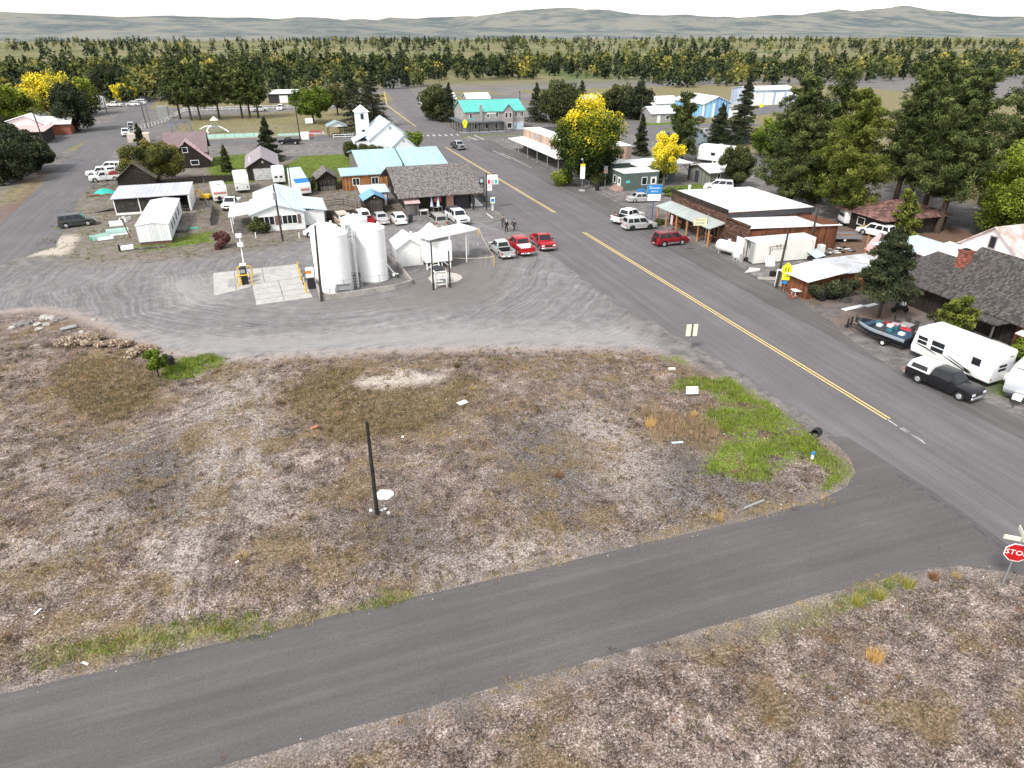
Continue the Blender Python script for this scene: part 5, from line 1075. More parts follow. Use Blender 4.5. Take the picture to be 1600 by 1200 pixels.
# silver rounded trailer at the frame edge
h = 2.55; prof = [(-3.2+.0,.55),(2.9,.55),(3.15,.9),(3.2,1.5),(3.0,2.0),(2.6,2.35),(2.0,h),(-2.2,h),(-2.8,2.35),(-3.15,1.9)]
ALU = M('dull_aluminium', (.62,.65,.7), .35, .1, .8, metal=.35)
t, w, x0, x1 = trailer('silver rounded travel trailer at the right edge of the frame', (56.1,33.2,0), (50.4,30.8,0), 6.2, 2.3, h, prof=prof, mat=ALU, wh=(.5,), wins=(('L',1.4,1.35,1.2,.5),('L',-1,1.35,1.2,.5)))
m = MB(); m.box(x1-.02,x1+.03,-.85,.85,1.35,1.75); m.build('window', M('pale_yellow_blind', (.6,.56,.42), .5, .15, 5), t); m = MB(); m.box(x1+.1,x1+.6,-.3,.3,.5,.85); m.build('gas_bottle_box', WHT, t)
# trailers behind the bungalow
STR = M('faded_red_stripe', (.5,.2,.16), .7, .15)
t, w, x0, x1 = trailer('camper trailer with red bands and a spare tyre on its back', (348,321), (341,306), 5.6, 2.2, 2.75, group='trailers behind the bungalow', wh=(.5,))
for z0, z1 in ((1.55,1.9),(.85,1.05)):
    m = MB(); m.box(x0-.012,x0-.002,-w+.15,w-.15,z0,z1); m.build('stripe', STR, t)
m = MB(); m.cyl((x0-.02,.2,.95),(x0-.22,.2,.95),.33,.33,16); m.build('spare_wheel', TYRE, t, smooth=True, bevel=.05); m = MB(); m.box(x0+1.2,x0+1.5,-.3,.3,2.79,2.85); m.build('roof_hatch', DKGREY, t)
trailer('tall plain white trailer between the camper and the bungalow', (381,304), (377,290), 6.5, 2.35, 3.0, group='trailers behind the bungalow', wh=(.5,.62), wins=(('B',-.85,.9,.2,.3),('B',.85,.9,.2,.3)))
trailer('white trailer with small dark rear windows before the mauve-roofed garage', (438,292), (435,278), 5.8, 2.2, 2.7, group='trailers behind the bungalow', wh=(.5,), wins=(('B',-.4,1.3,.5,.35),('B',.45,1.3,.5,.35)))
h = 2.9; t, w, x0, x1 = trailer('trailer with pale blue sloping roof and one bright blue stripe', (4.1,122.6,0), (2.9,127.8,0), 5.4, 2.3, h, group='trailers behind the bungalow', mat=P_WHT, wh=(.5,), prof=[(-2.7,.55),(2.6,.55),(2.7,1.2),(2.3,4.0),(-2.5,2.05),(-2.7,1.75)])
BLT = M('pale_blue_tarp', (.45,.6,.68), .6, .08); sl = (4.0-2.05)/4.8
m = MB()
def slab2(xa, xb, off): m.loft([[(xa,-w-.03,2.05+sl*(xa+2.5)+off),(xb,-w-.03,2.05+sl*(xb+2.5)+off),(xb,w+.03,2.05+sl*(xb+2.5)+off),(xa,w+.03,2.05+sl*(xa+2.5)+off)],[(xa,-w-.03,2.05+sl*(xa+2.5)+off+.04),(xb,-w-.03,2.05+sl*(xb+2.5)+off+.04),(xb,w+.03,2.05+sl*(xb+2.5)+off+.04),(xa,w+.03,2.05+sl*(xa+2.5)+off+.04)]])
slab2(-2.5,2.3,.02); m.build('roof_cover', BLT, t); m = MB(); slab2(-2.2,-1.0,.065); m.build('stripe', M('bright_blue_stripe', (.02,.16,.5), .5, .05), t); m = MB(); m.box(x0-.012,x0-.002,-.9,.9,1.0,1.35); m.build('stripe', STR, t)
trailer('white box trailer beside the white pickup at the top left', (153,171), (160,170), 4.2, 2.6, 4.2, name='box_trailer', cat='trailer', wh=(.5,))
trailer('white fifth-wheel camper behind the green cottage roof', (1132,256), (1114,254), 9, 2.5, 3.6, wh=(.5,.6), wins=(('L',1,1.6,.9,.6),('L',-2,1.6,.9,.6)))
trailer('old white camper with dark window band beside the brown cottage', (1345,352), (1330,352), 4.8, 2.2, 2.5, wh=(.45,), wins=(('R',0,1.2,3.2,.45),('B',0,1.4,1.6,.45),('F',0,1.4,1.6,.45))) 
# ------------------------------------------------------------ FUEL DEPOT
TANKW = M('white_tank_paint', (.87,.87,.865), .5, .03, .35, stain=((.66,.64,.6), .12))
def tank(x, y, h, r, label):
    t = T('storage_tank', label, 'tank', (x, y, 0), 0, 'white fuel storage tanks'); m = MB()
    m.lathe([(r,.0),(r,h)], n=36); m.build('shell', TANKW, t, smooth=True); m = MB(); m.lathe([(r+.03,h-.02),(r*.6,h+.25),(.15,h+.38),(.15,h+.5),(.02,h+.5)], n=36); rf = m.build('roof', TANKW, t, smooth=True)
    m = MB(); m.cyl((r*.55,-.2,h+.1),(r*.55,-.2,h+.6),.12); m.cyl((-r*.3,.5,h+.1),(-r*.3,.5,h+.5),.08); m.build('vent', WHT, rf); m = MB(); m.lathe([(r+.12,0),(r+.12,.16),(r,.16)], n=36); m.build('footing', CONC, t)
    m = MB()
    for z in np.arange(1.2, h, 1.2): m.lathe([(r+.004,z),(r+.016,z+.012),(r+.004,z+.024)], n=36)
    m.build('weld_seam', TANKW, t); return t
tank(4.5,72.9,6.3,1.62,'white storage tank at front left of the depot, beside the leaning pole')
tank(8.85,75.4,5.9,1.55,'white storage tank at front right of the depot')
tank(4.0,76.6,6.1,1.5,'white storage tank at back left of the depot'); tank(7.6,79.4,6.1,1.5,'white storage tank at back right of the depot')
t = T('catwalk', 'white steel catwalk with railing between the tank tops', 'catwalk', (6.4,74.6,0)); m = MB(); m.box(-.4,.5,-1.6,3.6,5.6,5.68); m.build('deck', GALV, t); m = MB()
for x in (-.4,.5):
    for y in (-1.6,-.3,1.0,2.3,3.6): m.cyl((x,y,5.68),(x,y,6.7),.03,.03,6)
    for z in (6.2,6.7): m.cyl((x,-1.6,z),(x,3.6,z),.03,.03,6)
m.build('railing', WHT, t); m = MB()
for x in (-.2,.25): m.cyl((x,-1.7,0),(x,-1.7,6.6),.035,.035,6)
for i in range(18): m.cyl((-.2,-1.7,.3+i*.33),(.25,-1.7,.3+i*.33),.02,.02,5)
m.build('ladder', WHT, t)
m = MB()
for y in (-1.5,3.4): m.box(-.35,-.25,y,y+.1,0,5.6); m.box(.35,.45,y,y+.1,0,5.6)
m.build('leg', WHT, t)
# containment kerb
CON2 = M('stained_concrete', (.34,.31,.29), .9, .25, 1.2)
q = [(2.55,70.2),(6.5,70.6),(10.5,71.2),(12.5,72.2),(12.2,79.2),(11.6,82.5),(2.2,82.5)]
t = T('containment_wall', 'low concrete containment wall around the storage tanks', 'wall', (7,76,0)); m = MB()
for i in range(len(q)):
    a = Vector(q[i]); b_ = Vector(q[(i+1) % len(q)]); L = (b_-a).length; m.X = Matrix.Translation((a.x-7,a.y-76,0)) @ Matrix.Rotation(math.atan2((b_-a).y,(b_-a).x),4,'Z'); m.box(.0,L-.01,-.1,.12,0,.55)
m.build('kerb_wall', CON2, t); m = MB()
for x in np.arange(-3.8,5,1.9): m.cyl((x,-5.1+.12*(x+4),0),(x,-5.1+.12*(x+4),1.7),.03,.03,6)
m.build('fence_post', GALV, t); m = MB(); m.tube([(-3.8,-5.1,1.65),(0,-4.65,1.6),(4.0,-4.1,1.65)],.012,4); m.build('cable', GALV, t)
m = MB(); m.prism([(2.7,70.4),(12.2,72.4),(11.8,82.2),(2.4,82.2)],.0,.012,axis='z'); kind(m.build('tank_yard_floor', M('dark_gravel', (.15,.14,.135), .95, .25, 3)), 'structure')
t = T('piping_rack', 'grey valves and pipes with white panels in front of the left tank', 'pipework', (4.3,70.9,0)); m = MB(); m.box(-.9,-.2,-.15,.25,.2,1.1); m.box(-.8,-.1,-.35,-.15,.05,.5); m.build('cabinet', WHT, t, smooth=True, bevel=.03); m = MB(); m.tube([(0,0,.15),(0,0,1.3),(1.5,0,1.3),(1.5,0,.2)],.06,8); m.tube([(.0,0,.7),(1.5,0,.7)],.05,8); m.build('pipe', GALV, t); m = MB(); m.box(.1,1.4,.08,.12,.35,1.2); m.build('panel', GREYP, t)
t = T('valve_assembly', 'white valve assembly at the foot of the right tank', 'pipework', (10.7,75.6,0)); m = MB(); m.tube([(-.3,0,1.5),(.3,-.3,.6),(.6,-.5,.25)],.08,8); m.cyl((.2,-.3,.3),(.8,-.5,.3),.2); m.build('pipe', WHT, t); m = MB(); m.cyl((.6,-.6,.2),(.6,-.6,.45),.22,.22,10); m.build('hand_wheel', BLK, t)
# white gabled shed and depot with canopy
H = House('pump_house', 'white gabled metal shed right of the tanks', 'shed', 12.2, 15.2, 78.9, 83.0, 2.3, 3.3, 'gable_y', P_WHT, TANKW, over=.25, thick=.06); H.door('S', .35, 1.5, 1.9, WHT); m = MB(); m.cyl((.3,-1.5,3.0),(.3,-1.5,3.9),.05); m.cbox((.3,-1.5,3.9),(.3,.3,.12)); H.part('roof_vent', m, WHT)
t = T('loading_depot', 'white raised depot hut under a long slanting white canopy', 'depot', (17.0,78.6,0), rad(0)); m = MB(); m.box(-2.0,1.2,-2.0,2.0,.9,3.3); m.build('wall', P_WHT, t); m = MB()
m.X = Matrix.Rotation(rad(24),4,'Z'); m.box(-2.6,4.6,-1.9,1.5,3.75,3.9); m.build('canopy', TANKW, t); m = MB()
for x, y in ((-1.8,-1.8),(1.0,-1.8),(-1.8,1.8),(1.0,1.8)): m.box(x-.07,x+.07,y-.07,y+.07,0,.9); m.box(x-.05,x+.05,y-.05,y+.05,3.3,3.75)
m.build('leg', WHT, t); m = MB(); m.tube([(-1.7,-1.9,.2),(-1.0,-1.9,.85)],.05); m.tube([(.9,-1.9,.2),(.2,-1.9,.85)],.05); m.build('brace', WHT, t)
m = MB(); m.prism([(-2.1,3.32),(1.3,3.32),(-.4,4.6)],1.2,2.2); m.build('gable', P_WHT, t)
m = MB()
for i in range(6): m.box(1.21,1.27,-1.6+i*.55,-1.3+i*.55,1.6,2.6)
m.build('gauge_board', DKGREY, t); m = MB(); m.cyl((3.4,-.3,0),(3.4,-.3,3.75),.07); m.cyl((4.4,2.6,0),(4.4,2.6,3.75),.07); m.build('canopy_post', WHT, t)
t = T('loading_rack', 'white loading stair and ladder between two black posts', 'loading rack', (15.3,70.4,0)); m = MB()
for x in (-.6,.65): m.box(x-.04,x+.04,-.3,-.22,0,1.8); m.box(x-.04,x+.04,1.6,1.68,0,2.2)
for z in (.35,.7,1.05,1.4): m.box(-.6,.65,-.32,-.2,z,z+.09)
m.box(-.65,.7,-.2,1.7,1.75,1.83); m.build('frame', WHT, t); m = MB()
for x in (-.35,.35): m.tube([(x,1.7,1.85),(x,4.2,3.0)],.05)
for i in range(6): m.cyl((-.35,1.9+i*.4,1.95+i*.19),(.35,1.9+i*.4,1.95+i*.19),.035)
m.build('ladder', WHT, t); m = MB(); m.cyl((.1,-.1,.3),(.1,-.1,1.0),.14,.14,8); m.tube([(-.4,-.1,.55),(.5,-.1,.55)],.07,8); m.cyl((.35,-.2,.6),(.35,-.2,.9),.2,.2,10); m.build('pump', GALV, t); m = MB(); m.box(-.55,.6,-.05,1.5,1.83,1.95); m.build('mat', DKGREY, t)
m = MB(); m.lathe([(1.9,0),(1.9,.06),(.02,.07)], n=22); tag(m.build('concrete_pad', M('pale_concrete', (.5,.46,.42), .9, .2, 1.5), loc=(16.5,73.2,.0)), 'round pale concrete pad behind the loading rack', 'concrete pad')
for p, lb in (((14.35,69.7),'tall black post left of the loading rack'),((16.25,69.9),'shorter black post right of the loading rack')):
    pole(p, 5.3 if p[0] < 15 else 4.1, .1, lb, name='post', cat='post', mat=BLK)
# fuelling pad and pumps
def slab(pts, z, label):
    m = MB(); m.prism(pts,0,z,axis='z'); m.X = None
    return tag(m.build('concrete_slab', CONC), label, 'concrete slab', 'fuel pad slabs')
slab([(-3.85,70.9),(1.75,71.4),(1.2,78.6),(-4.3,77.6)], .06, 'nearer pale concrete slab of the fuel pad'); slab([(-8.1,75.2),(-4.35,77.0),(-4.4,77.75),(1.15,78.75),(.95,83.9),(-8.6,83.4)], .05, 'farther pale concrete slab of the fuel pad')
m = MB()
for a, b_ in (((-4.0,74.0),(1.5,74.5)),((-1.1,71.2),(-1.5,78.0)),((-4.1,75.8),(1.4,76.4)),((-4.0,72.4),(1.65,72.9))): strip(m, [a,b_], .05, 0, .066)
for a, b_ in (((-5.9,76.4),(-6.3,83.4)),((-3,78.2),(-3.2,83.6)),((-8.3,79.6),(-6.1,79.8))): strip(m, [a,b_], .05, 0, .056)
kind(m.build('slab_joint', DKGREY), 'structure')
YB = M('safety_yellow', (.7,.42,.03), .6, .12)
def bollards(pts, h, label):
    for i, p in enumerate(pts):
        m = MB(); m.cyl((0,0,0),(0,0,h),.09,.09,10); m.lathe([(.09,h),(.06,h+.06),(.01,h+.08)], n=10); tag(m.build('bollard', YB, loc=(*p,0.06), smooth=True), label[i], 'bollard', 'yellow bollards on the fuel pad')
t = T('fuel_pump', 'black fuel pump behind a yellow hoop guard on the pad', 'fuel pump', (-5.0,78.2,.05)); m = MB(); m.box(-.45,.35,-.35,.3,0,1.0); m.box(-.35,.25,-.25,.25,1.0,1.9); m.build('body', BLK, t, smooth=True, bevel=.04)
m = MB(); m.box(-.28,.2,-.265,-.252,1.3,1.7); m.build('display', GREYP, t); m = MB(); m.tube([(.3,.1,1.5),(.6,.1,1.2),(.55,.1,.4),(.35,.1,.7)],.03,6); m.build('hose', BLK, t)
t2 = T('hoop_guard', 'yellow hoop guard in front of the black fuel pump', 'guard', (-5.0,77.5,.05)); m = MB(); m.tube([(-.75,0,0),(-.75,0,1.05),(-.6,0,1.2),(.6,0,1.2),(.75,0,1.05),(.75,0,0)],.07,8); m.tube([(-.35,.15,0),(-.35,.15,1.0)],.06,8); m.build('hoop', YB, t2, smooth=True)
t2 = T('hoop_guard', 'yellow hoop guard behind the black fuel pump', 'guard', (-5.0,80.9,.05)); m = MB(); m.tube([(-.75,0,0),(-.75,0,1.05),(-.6,0,1.2),(.6,0,1.2),(.75,0,1.05),(.75,0,0)],.07,8); m.build('hoop', YB, t2, smooth=True)
t = T('fuel_pump', 'narrow fuel cabinet with white light pole on the pad', 'fuel pump', (-5.0,79.6,.05)); m = MB(); m.box(-.3,.25,-.25,.25,0,1.7); m.build('body', BLK, t, smooth=True, bevel=.04); m = MB(); m.box(-.36,.31,-.3,.3,1.7,1.85); m.build('top', WHT, t)
t = T('light_pole', 'white lamp post with two white floodlights above the fuel pad', 'lamp post', (-4.95,80.2,.05)); m = MB(); m.cyl((0,0,0),(.1,0,5.0),.08,.06,8); m.build('pole', WHT, t); 
for z, x in ((3.9,.0),(4.9,.0)):
    m = MB(); m.cbox((x+.05,-.12,z),(.62,.4,.42)); m.build('floodlight', WHT, t, smooth=True, bevel=.04)
t = T('fuel_pump', 'white fuel dispenser with orange panel and dark base beside the left tank', 'fuel pump', (1.75,74.5,0)); m = MB(); m.box(-.25,.55,-.3,.3,0,1.25); m.build('base', BLK, t, smooth=True, bevel=.03); m = MB(); m.box(-.3,.6,-.35,.35,1.25,2.3); m.build('body', P_WHT, t, smooth=True, bevel=.08); m = MB(); m.box(-.31,.3,-.36,-.352,1.75,2.1); m.build('panel', M('orange_panel', (.7,.2,.03), .5, .05), t); m = MB(); m.tube([(-.3,-.1,1.9),(-.75,-.1,1.4),(-.7,-.1,.5),(-.35,-.1,1.2)],.04,6); m.build('hose', BLK, t)
bollards([(.85,80.6),(.9,77.4),(1.2,72.9)], 1.15, ['yellow bollard at the back right corner of the fuel pad','yellow bollard in the middle of the right edge of the fuel pad','yellow bollard near the front right corner of the fuel pad'])
m = MB(); m.box(-.4,.4,-1.4,1.4,0,.03); tag(m.build('metal_cover', GREYP, loc=(-6.4,79,.05)), 'grey metal cover plate left of the black fuel pump', 'cover plate')
t = T('control_box', 'grey electrical cabinet on a stand left of the tanks', 'cabinet', (2.2,79.5,0)); m = MB(); m.box(-.35,.3,-.15,.15,.9,1.7); m.build('cabinet', GALV, t); m = MB(); m.cyl((0,0,0),(0,0,.9),.05); m.box(-.3,.25,-.16,-.152,1.8,2.3); m.build('stand', GREYP, t)
# rope barrier
for i, p in enumerate(((680,414),(748,369),(772,415))):
    x, y = G(*p); m = MB(); m.cyl((0,0,0),(0,0,1.2),.06,.05,8); tag(m.build('barrier_post', YB, loc=(x,y,0)), ['yellow post of the rope barrier nearest the depot','yellow post of the rope barrier farthest back','yellow post of the rope barrier nearest the silver pickup'][i], 'post', 'rope barrier posts')
A = [(*G(680,414),1.1),(*G(772,415),1.1),(*G(748,369),1.1)]; P = []
for a, b_ in zip(A[:-1], A[1:]):
    for k in range(9): q = Vector(a).lerp(Vector(b_), k/8); q.z -= .5*4*(k/8)*(1-k/8)*.5; P.append(tuple(q))
m = MB(); m.tube(P, .03, 5); tag(m.build('barrier_rope', M('pale_rope', (.6,.5,.36), .9, .15)), 'pale rope strung between yellow posts', 'rope')
# ------------------------------------------------------------ POLES AND WIRES
pole((2.67,32.48), 6.38, .125, 'dark bare pole standing alone in the dry lot', (.0,0), mat=M('black_creosote_pole', (.022,.02,.019), .85, .4, 2), name='wooden_pole')
pole((2.55,70.0), 7.9, .14, 'dark brown pole leaning beside the left storage tanks', (.35,0))
pole(G(442,377), 7.4, .15, 'utility pole with grey transformer in front of the bungalow', (-.1,0), trans=True)
pole(G(457,306), 5.2, .1, 'thin grey pole between the blue-roofed trailer and the bungalow', name='wooden_pole', mat=GREYBR)
pole((50.0,58.5), 6.0, .15, 'dark utility pole behind the yellow school crossing sign', (.25,0))
pole((62.4,68.4), 6.0, .15, 'brown utility pole at the back corner of the shipping container', (.2,0))
pole(G(1100,392) if False else (51.9,75.6), 4.2, .06, 'thin street lamp with curved arm before the store porch', name='street_lamp', cat='street lamp', mat=GALV)
pole((7.2,194.2), 9.5, .16, 'dark utility pole at the corner of the park', (-.2,0), arms=((8.9,2.2,.2),))
pole(G(75,240), 10, .15, 'utility pole in front of the pink-roofed houses', (-.6,0), arms=((9.2,2.4,.3),)); pole(G(27,277), 9, .13, 'grey utility pole in front of the dark junipers', (-.5,0), mat=GREYBR)
pole(G(230,200), 7.5, .14, 'utility pole beside the side road at the park corner', (-.3,0), arms=((6.9,2.0,.3),)); pole(G(236,199), 6.5, .09, 'thin pole right of the utility pole at the park corner', (-.2,0), name='wooden_pole', mat=GREYBR)
pole(G(812,175), 7, .14, 'utility pole behind the hotel', (0,0), arms=((6.4,2.0,1.2),)); pole(G(831,192), 8.5, .14, 'utility pole right of the hotel', (0,0), arms=((7.8,2.0,1.2),))
pole(G(1001,192), 8, .14, 'utility pole beside the small spruce on the back road', (0,0)); pole(G(1128,222), 9, .13, 'utility pole in front of the tall dark spruces', (0,0)); pole(G(167,176), 7, .13, 'utility pole beside the white box trailer', (0,0))
a1 = (7.0,194.3,8.9)
wire([(*G(230,200),7), a1, (36,192,9)], .8, 'power line across the park to the main street', .02, 'overhead power lines'); wire([(*G(75,240),9.4),(*G(230,200),7.2)], .7, 'power line along the side road', .02, 'overhead power lines')
wire([(*G(442,377),7.2),(*G(457,306),5)], .3, 'service wire from the utility pole over the bungalow', .012, 'overhead power lines'); wire([(-60,262,9),(0,262,9),(44,258,9.3)], .8, 'power line along the far street', .02, 'overhead power lines')
wire([(*G(442,377),7.0),(2.8,70,7.7)], .35, 'service wire from the utility pole to the pole beside the tanks', .016, 'overhead power lines'); wire([(*G(442,377),7.2),(-34,128,8.5),(*G(75,240),9.3)], .9, 'long power line from the utility pole over the mobile home', .016, 'overhead power lines'); wire([(7.2,194.2,8.9),(22,150,7),(30.5,103.7,5.7)], .5, 'service line from the park pole towards the fuel price sign', .014, 'overhead power lines'); wire([(62.6,68.4,5.8),(66,74,4.6)], .1, 'short service wire from the brown pole to the store roof', .016, 'overhead power lines')
wire([(50.2,58.5,5.9),(62.5,68.4,5.9)], .25, 'wire between the two poles near the container', .012, 'overhead power lines')
# ------------------------------------------------------------ SIGNS
RSTOP = M('stop_sign_red', (.42,.008,.012), .45, .08); CREAM = M('cream_aluminium', (.72,.68,.55), .5, .05); YSIGN = M('fluorescent_yellow_green', (.75,.78,.02), .5, .04); BSIGN = M('sign_blue', (.03,.2,.5), .5, .08); REDP = M('sign_red', (.55,.03,.07), .5, .05); TEAL = M('sign_teal', (.03,.42,.4), .5, .05)
def plate(par, w, h, z, mat, y=0.0, x=0.0, t=.02, name='sign_face', rz=0.0, label=None):
    m = MB(); m.box(x-w/2, x+w/2, y-t, y, z-h/2, z+h/2); return m.build(name, mat, par, label)
p = G(1565,915); t = T('stop_sign', 'red stop sign with cream street-name plates on its post', 'stop sign', (*p,0), 0)
FACE = rad(2)      # sign plane normal roughly towards the side road (west-south)
t.rotation_euler = (0,0,rad(-38)); 
m = MB(); m.cyl((0,0,-.2),(0,0,3.05),.04,.04,6); m.build('post', GALV, t)
def octo(r, y0, y1): m = MB(); m.prism([(r*math.cos(PI/8+k*PI/4), 2.2+r*math.sin(PI/8+k*PI/4)) for k in range(8)], y0, y1); return m
octo(.56,-.07,-.05).build('sign_border', WHT, t); octo(.515,-.078,-.0705).build('sign_face', RSTOP, t); letters('STOP', .40, WHT, t, (0,-.084,2.2), (PI/2,0,0), sx=1.0)
m = MB(); m.box(-.75,.75,-.02,.02,2.86,3.1); m.build('street_name_plate', CREAM, t); m = MB(); m.box(-.02,.02,-.7,.7,3.12,3.34); m.build('street_name_plate', CREAM, t)
p = G(1077,549); t = T('road_sign', 'pale back of a road sign at the bend of the main road', 'road sign', (*p,0), rad(-14)); m = MB(); m.cyl((0,0,-.1),(0,0,2.6),.035,.035,6); m.build('post', GALV, t); m = MB(); m.box(-.5,.5,.02,.04,1.45,2.55); m.build('sign_face', CREAM, t, smooth=True, bevel=.004); m = MB(); m.box(-.06,.06,-.045,.018,1.35,2.6); m.build('brace', GREYBR, t)
p = G(1080,621); t = T('yard_sign', 'small white notice board on two dark legs in the grass', 'sign', (*p,0), rad(-16)); m = MB(); m.box(-.38,-.33,0,.04,0,.8); m.box(.33,.38,0,.04,0,.8); m.build('leg', BLK, t); m = MB(); m.X = Matrix.Translation((0,-.0,.62)) @ Matrix.Rotation(rad(-28),4,'X'); m.box(-.46,.46,-.03,0,-.28,.3); m.build('board', WHT, t)
p = G(1268,720); t = T('marker_post', 'short white marker post with blue top near the grassy corner', 'marker', (*p,0)); m = MB(); m.cyl((0,0,0),(0,0,.5),.1,.1,10); m.build('post', WHT, t); m = MB(); m.cyl((0,0,.5),(0,0,.68),.12,.1,10); m.build('cap', BSIGN, t)
p = G(1215.5+5.5,455); t = T('school_crossing_sign', 'yellow-green school crossing sign with plaque beside the dark pole', 'road sign', (50.0,57.3,0), rad(-35)); m = MB(); m.cyl((0,0,0),(0,0,2.9),.03,.03,6); m.build('post', GALV, t)
m = MB(); m.prism([(-.5,2.1),(.5,2.1),(.5,2.75),(0,3.25),(-.5,2.75)],-.06,-.04); f = m.build('sign_face', YSIGN, t); plate(t, .8, .75, 1.68, YSIGN, -.04, name='plaque')
m = MB()
for x in (-.14,.14): m.cyl((x,-.07,2.72),(x,-.062,2.72),.06,.06,8); m.prism([(x-.07,2.62),(x+.07,2.62),(x+.05,2.42),(x+.12,2.2),(x+.05,2.2),(x,2.36),(x-.06,2.2),(x-.13,2.2),(x-.05,2.42)],-.069,-.061)
m.build('symbol', BLK, f); m = MB(); m.prism([(-.25,1.62),(.0,1.62),(.0,1.52),(.25,1.7),(.0,1.88),(.0,1.76),(-.25,1.76)],-.069,-.0605); m.build('arrow', M('dim_olive', (.35,.36,.03), .6, .1), t); plate(t, .45, .35, 1.05, BSIGN, -.04, name='plaque')
p = G(727,211); t = T('school_crossing_sign', 'round-looking yellow-green crossing sign in front of the hotel porch', 'road sign', (*p,0), rad(-20)); m = MB(); m.cyl((0,0,0),(0,0,3.3),.05,.05,6); m.build('post', GALV, t); m = MB(); m.prism([(-.62,2.6),(.62,2.6),(.62,3.4),(0,4.0),(-.62,3.4)],-.08,-.05); f = m.build('sign_face', YSIGN, t); m = MB(); m.cyl((-.05,-.095,3.4),(-.05,-.085,3.4),.13,.13,8); m.box(-.16,.12,-.095,-.085,2.75,3.22); m.build('symbol', M('dim_olive2', (.2,.2,.02), .6, .1), f); plate(t, .8,.6,2.2,YSIGN,-.05,name='plaque')
p = G(737,213); t = T('street_name_sign', 'small teal street-name sign beside the hotel porch', 'road sign', (*p,0)); m = MB(); m.cyl((0,0,0),(0,0,4.3),.04,.04,6); m.build('post', GALV, t); plate(t, 1.3,.3,4.3,TEAL,-.05)
p = G(1188,176) ; t = T('warning_sign', 'yellow warning sign beside the far road', 'road sign', (*p,0), rad(-15)); m = MB(); m.cyl((0,0,0),(0,0,1.9),.05,.05,6); m.build('post', GALV, t); m = MB(); m.prism([(0,1.5),(.8,2.3),(0,3.1),(-.8,2.3)],-.08,-.05); m.build('sign_face', YSIGN, t)
# fuel price sign
t = T('fuel_price_sign', 'tall fuel price sign with red, grey and teal squares by the main street', 'price sign', (30.5,103.6,0), rad(-8)); m = MB(); m.cyl((0,0,0),(0,0,5.7),.09,.07,8); m.build('post', DKBRD, t); m = MB(); m.box(.12,1.9,-.03,.03,5.42,5.48); m.build('arm', BLK, t)
f = plate(t, 1.62,.62,5.05,WHT,.04,.95,.08); m = MB(); m.box(.6,1.4,-.05,-.042,4.95,5.0); m.build('lettering', GREYP, f)
f = plate(t, 1.75,.78,4.3,WHT,.04,.98,.08)
for x, mt in ((.4,REDP),(.95,GREYP),(1.5,TEAL)):
    m = MB(); m.box(x-.2,x+.2,-.052,-.042,4.02,4.6); m.build('emblem', mt, f)
m = MB(); m.tube([(1.1,-.056,4.5),(.85,-.056,4.5),(.85,-.056,4.32),(1.08,-.056,4.3),(1.05,-.056,4.1),(.82,-.056,4.1)],.03,4); m.build('emblem', WHT, f)
f = plate(t, .7,.85,3.4,WHT,.04,.5,.08); m = MB(); m.box(.35,.42,-.052,-.042,3.4,3.6); m.box(.5,.56,-.052,-.042,3.4,3.65); m.box(.46,.68,-.052,-.042,3.5,3.57); m.build('lettering', DKGREY, f)
m = MB(); m.lathe([(.16,0),(.16,.9),(.1,.95),(.02,.95)], n=12); tag(m.build('bollard', WHT, loc=(31.3,103.0,0), smooth=True), 'white bollard at the foot of the fuel price sign', 'bollard')
t = T('placard', 'small white and blue placard on a stake beside the fuel price sign', 'sign', (*G(770,330),0), rad(-8)); m = MB(); m.cyl((0,.03,0),(0,.03,1.6),.03,.03,6); m.build('stake', GALV, t); f = plate(t, .68,.95,1.7,WHT,0); plate(f, .5,.5,1.68,BSIGN,-.021,0,.008,'emblem')
t = T('hanging_sign', 'dark and blue hanging sign on a bracket at the tavern corner', 'sign', (*G(753,311),0), rad(-8)); m = MB(); m.cyl((.35,.03,0),(.35,.03,3.6),.04,.04,6); m.box(-.35,.4,0,.04,3.45,3.52); m.build('post', DKBRD, t); f = plate(t, .85,1.3,2.6,DKGREY,0); m = MB(); m.cyl((-.02,-.03,2.95),(-.02,-.021,2.95),.3,.3,14); m.build('emblem', BLUEW, f); m = MB(); m.prism([(-.25,2.2),(.05,2.5),(.3,2.1),(.0,2.05)],-.03,-.021); m.build('emblem', GREYP, f)
# store signs
t = T('store_sign', 'blue and white store sign on a blue post beside the porch', 'sign', (51.6,89.2,0), rad(-14)); m = MB(); m.cyl((0,0,0),(0,0,4.3),.08,.08,8); m.build('post', M('blue_post', (.05,.08,.25), .5, .1), t); f = plate(t, 2.1,1.3,4.6,BSIGN,-.08,0,.1); scr = MB()
def cursive(mb, x0, x1, z, ht, y, n, seed, r):
    rr = random.Random(seed); P = [(x0, y, z)]
    for i in range(n):
        up = ht*(1 if i == 0 or rr.random() < .25 else .5); x = x0+(x1-x0)*(i+.5)/n; P += [(x-.2*(x1-x0)/n, y, z+up), (x+.15*(x1-x0)/n, y, z+up*.9), (x+.3*(x1-x0)/n, y, z+.02)]
    mb.tube(P, r, 5)
cursive(scr, -.78, .78, 4.65, .42, -.19, 7, 5, .035); cursive(scr, -.5, .5, 4.2, .24, -.19, 6, 8, .025)
scr.build('lettering', M('pale_blue_lettering', (.55,.65,.8), .5, .05), f); plate(t, 1.9,.95,3.45,WHT,-.08,.0,.1,'lower_board')
m = MB(); m.box(-1.12,1.12,-.075,-.02,5.27,5.35); m.box(-1.14,-1.06,-.075,-.02,3.0,5.27); m.build('frame', GALV, t)
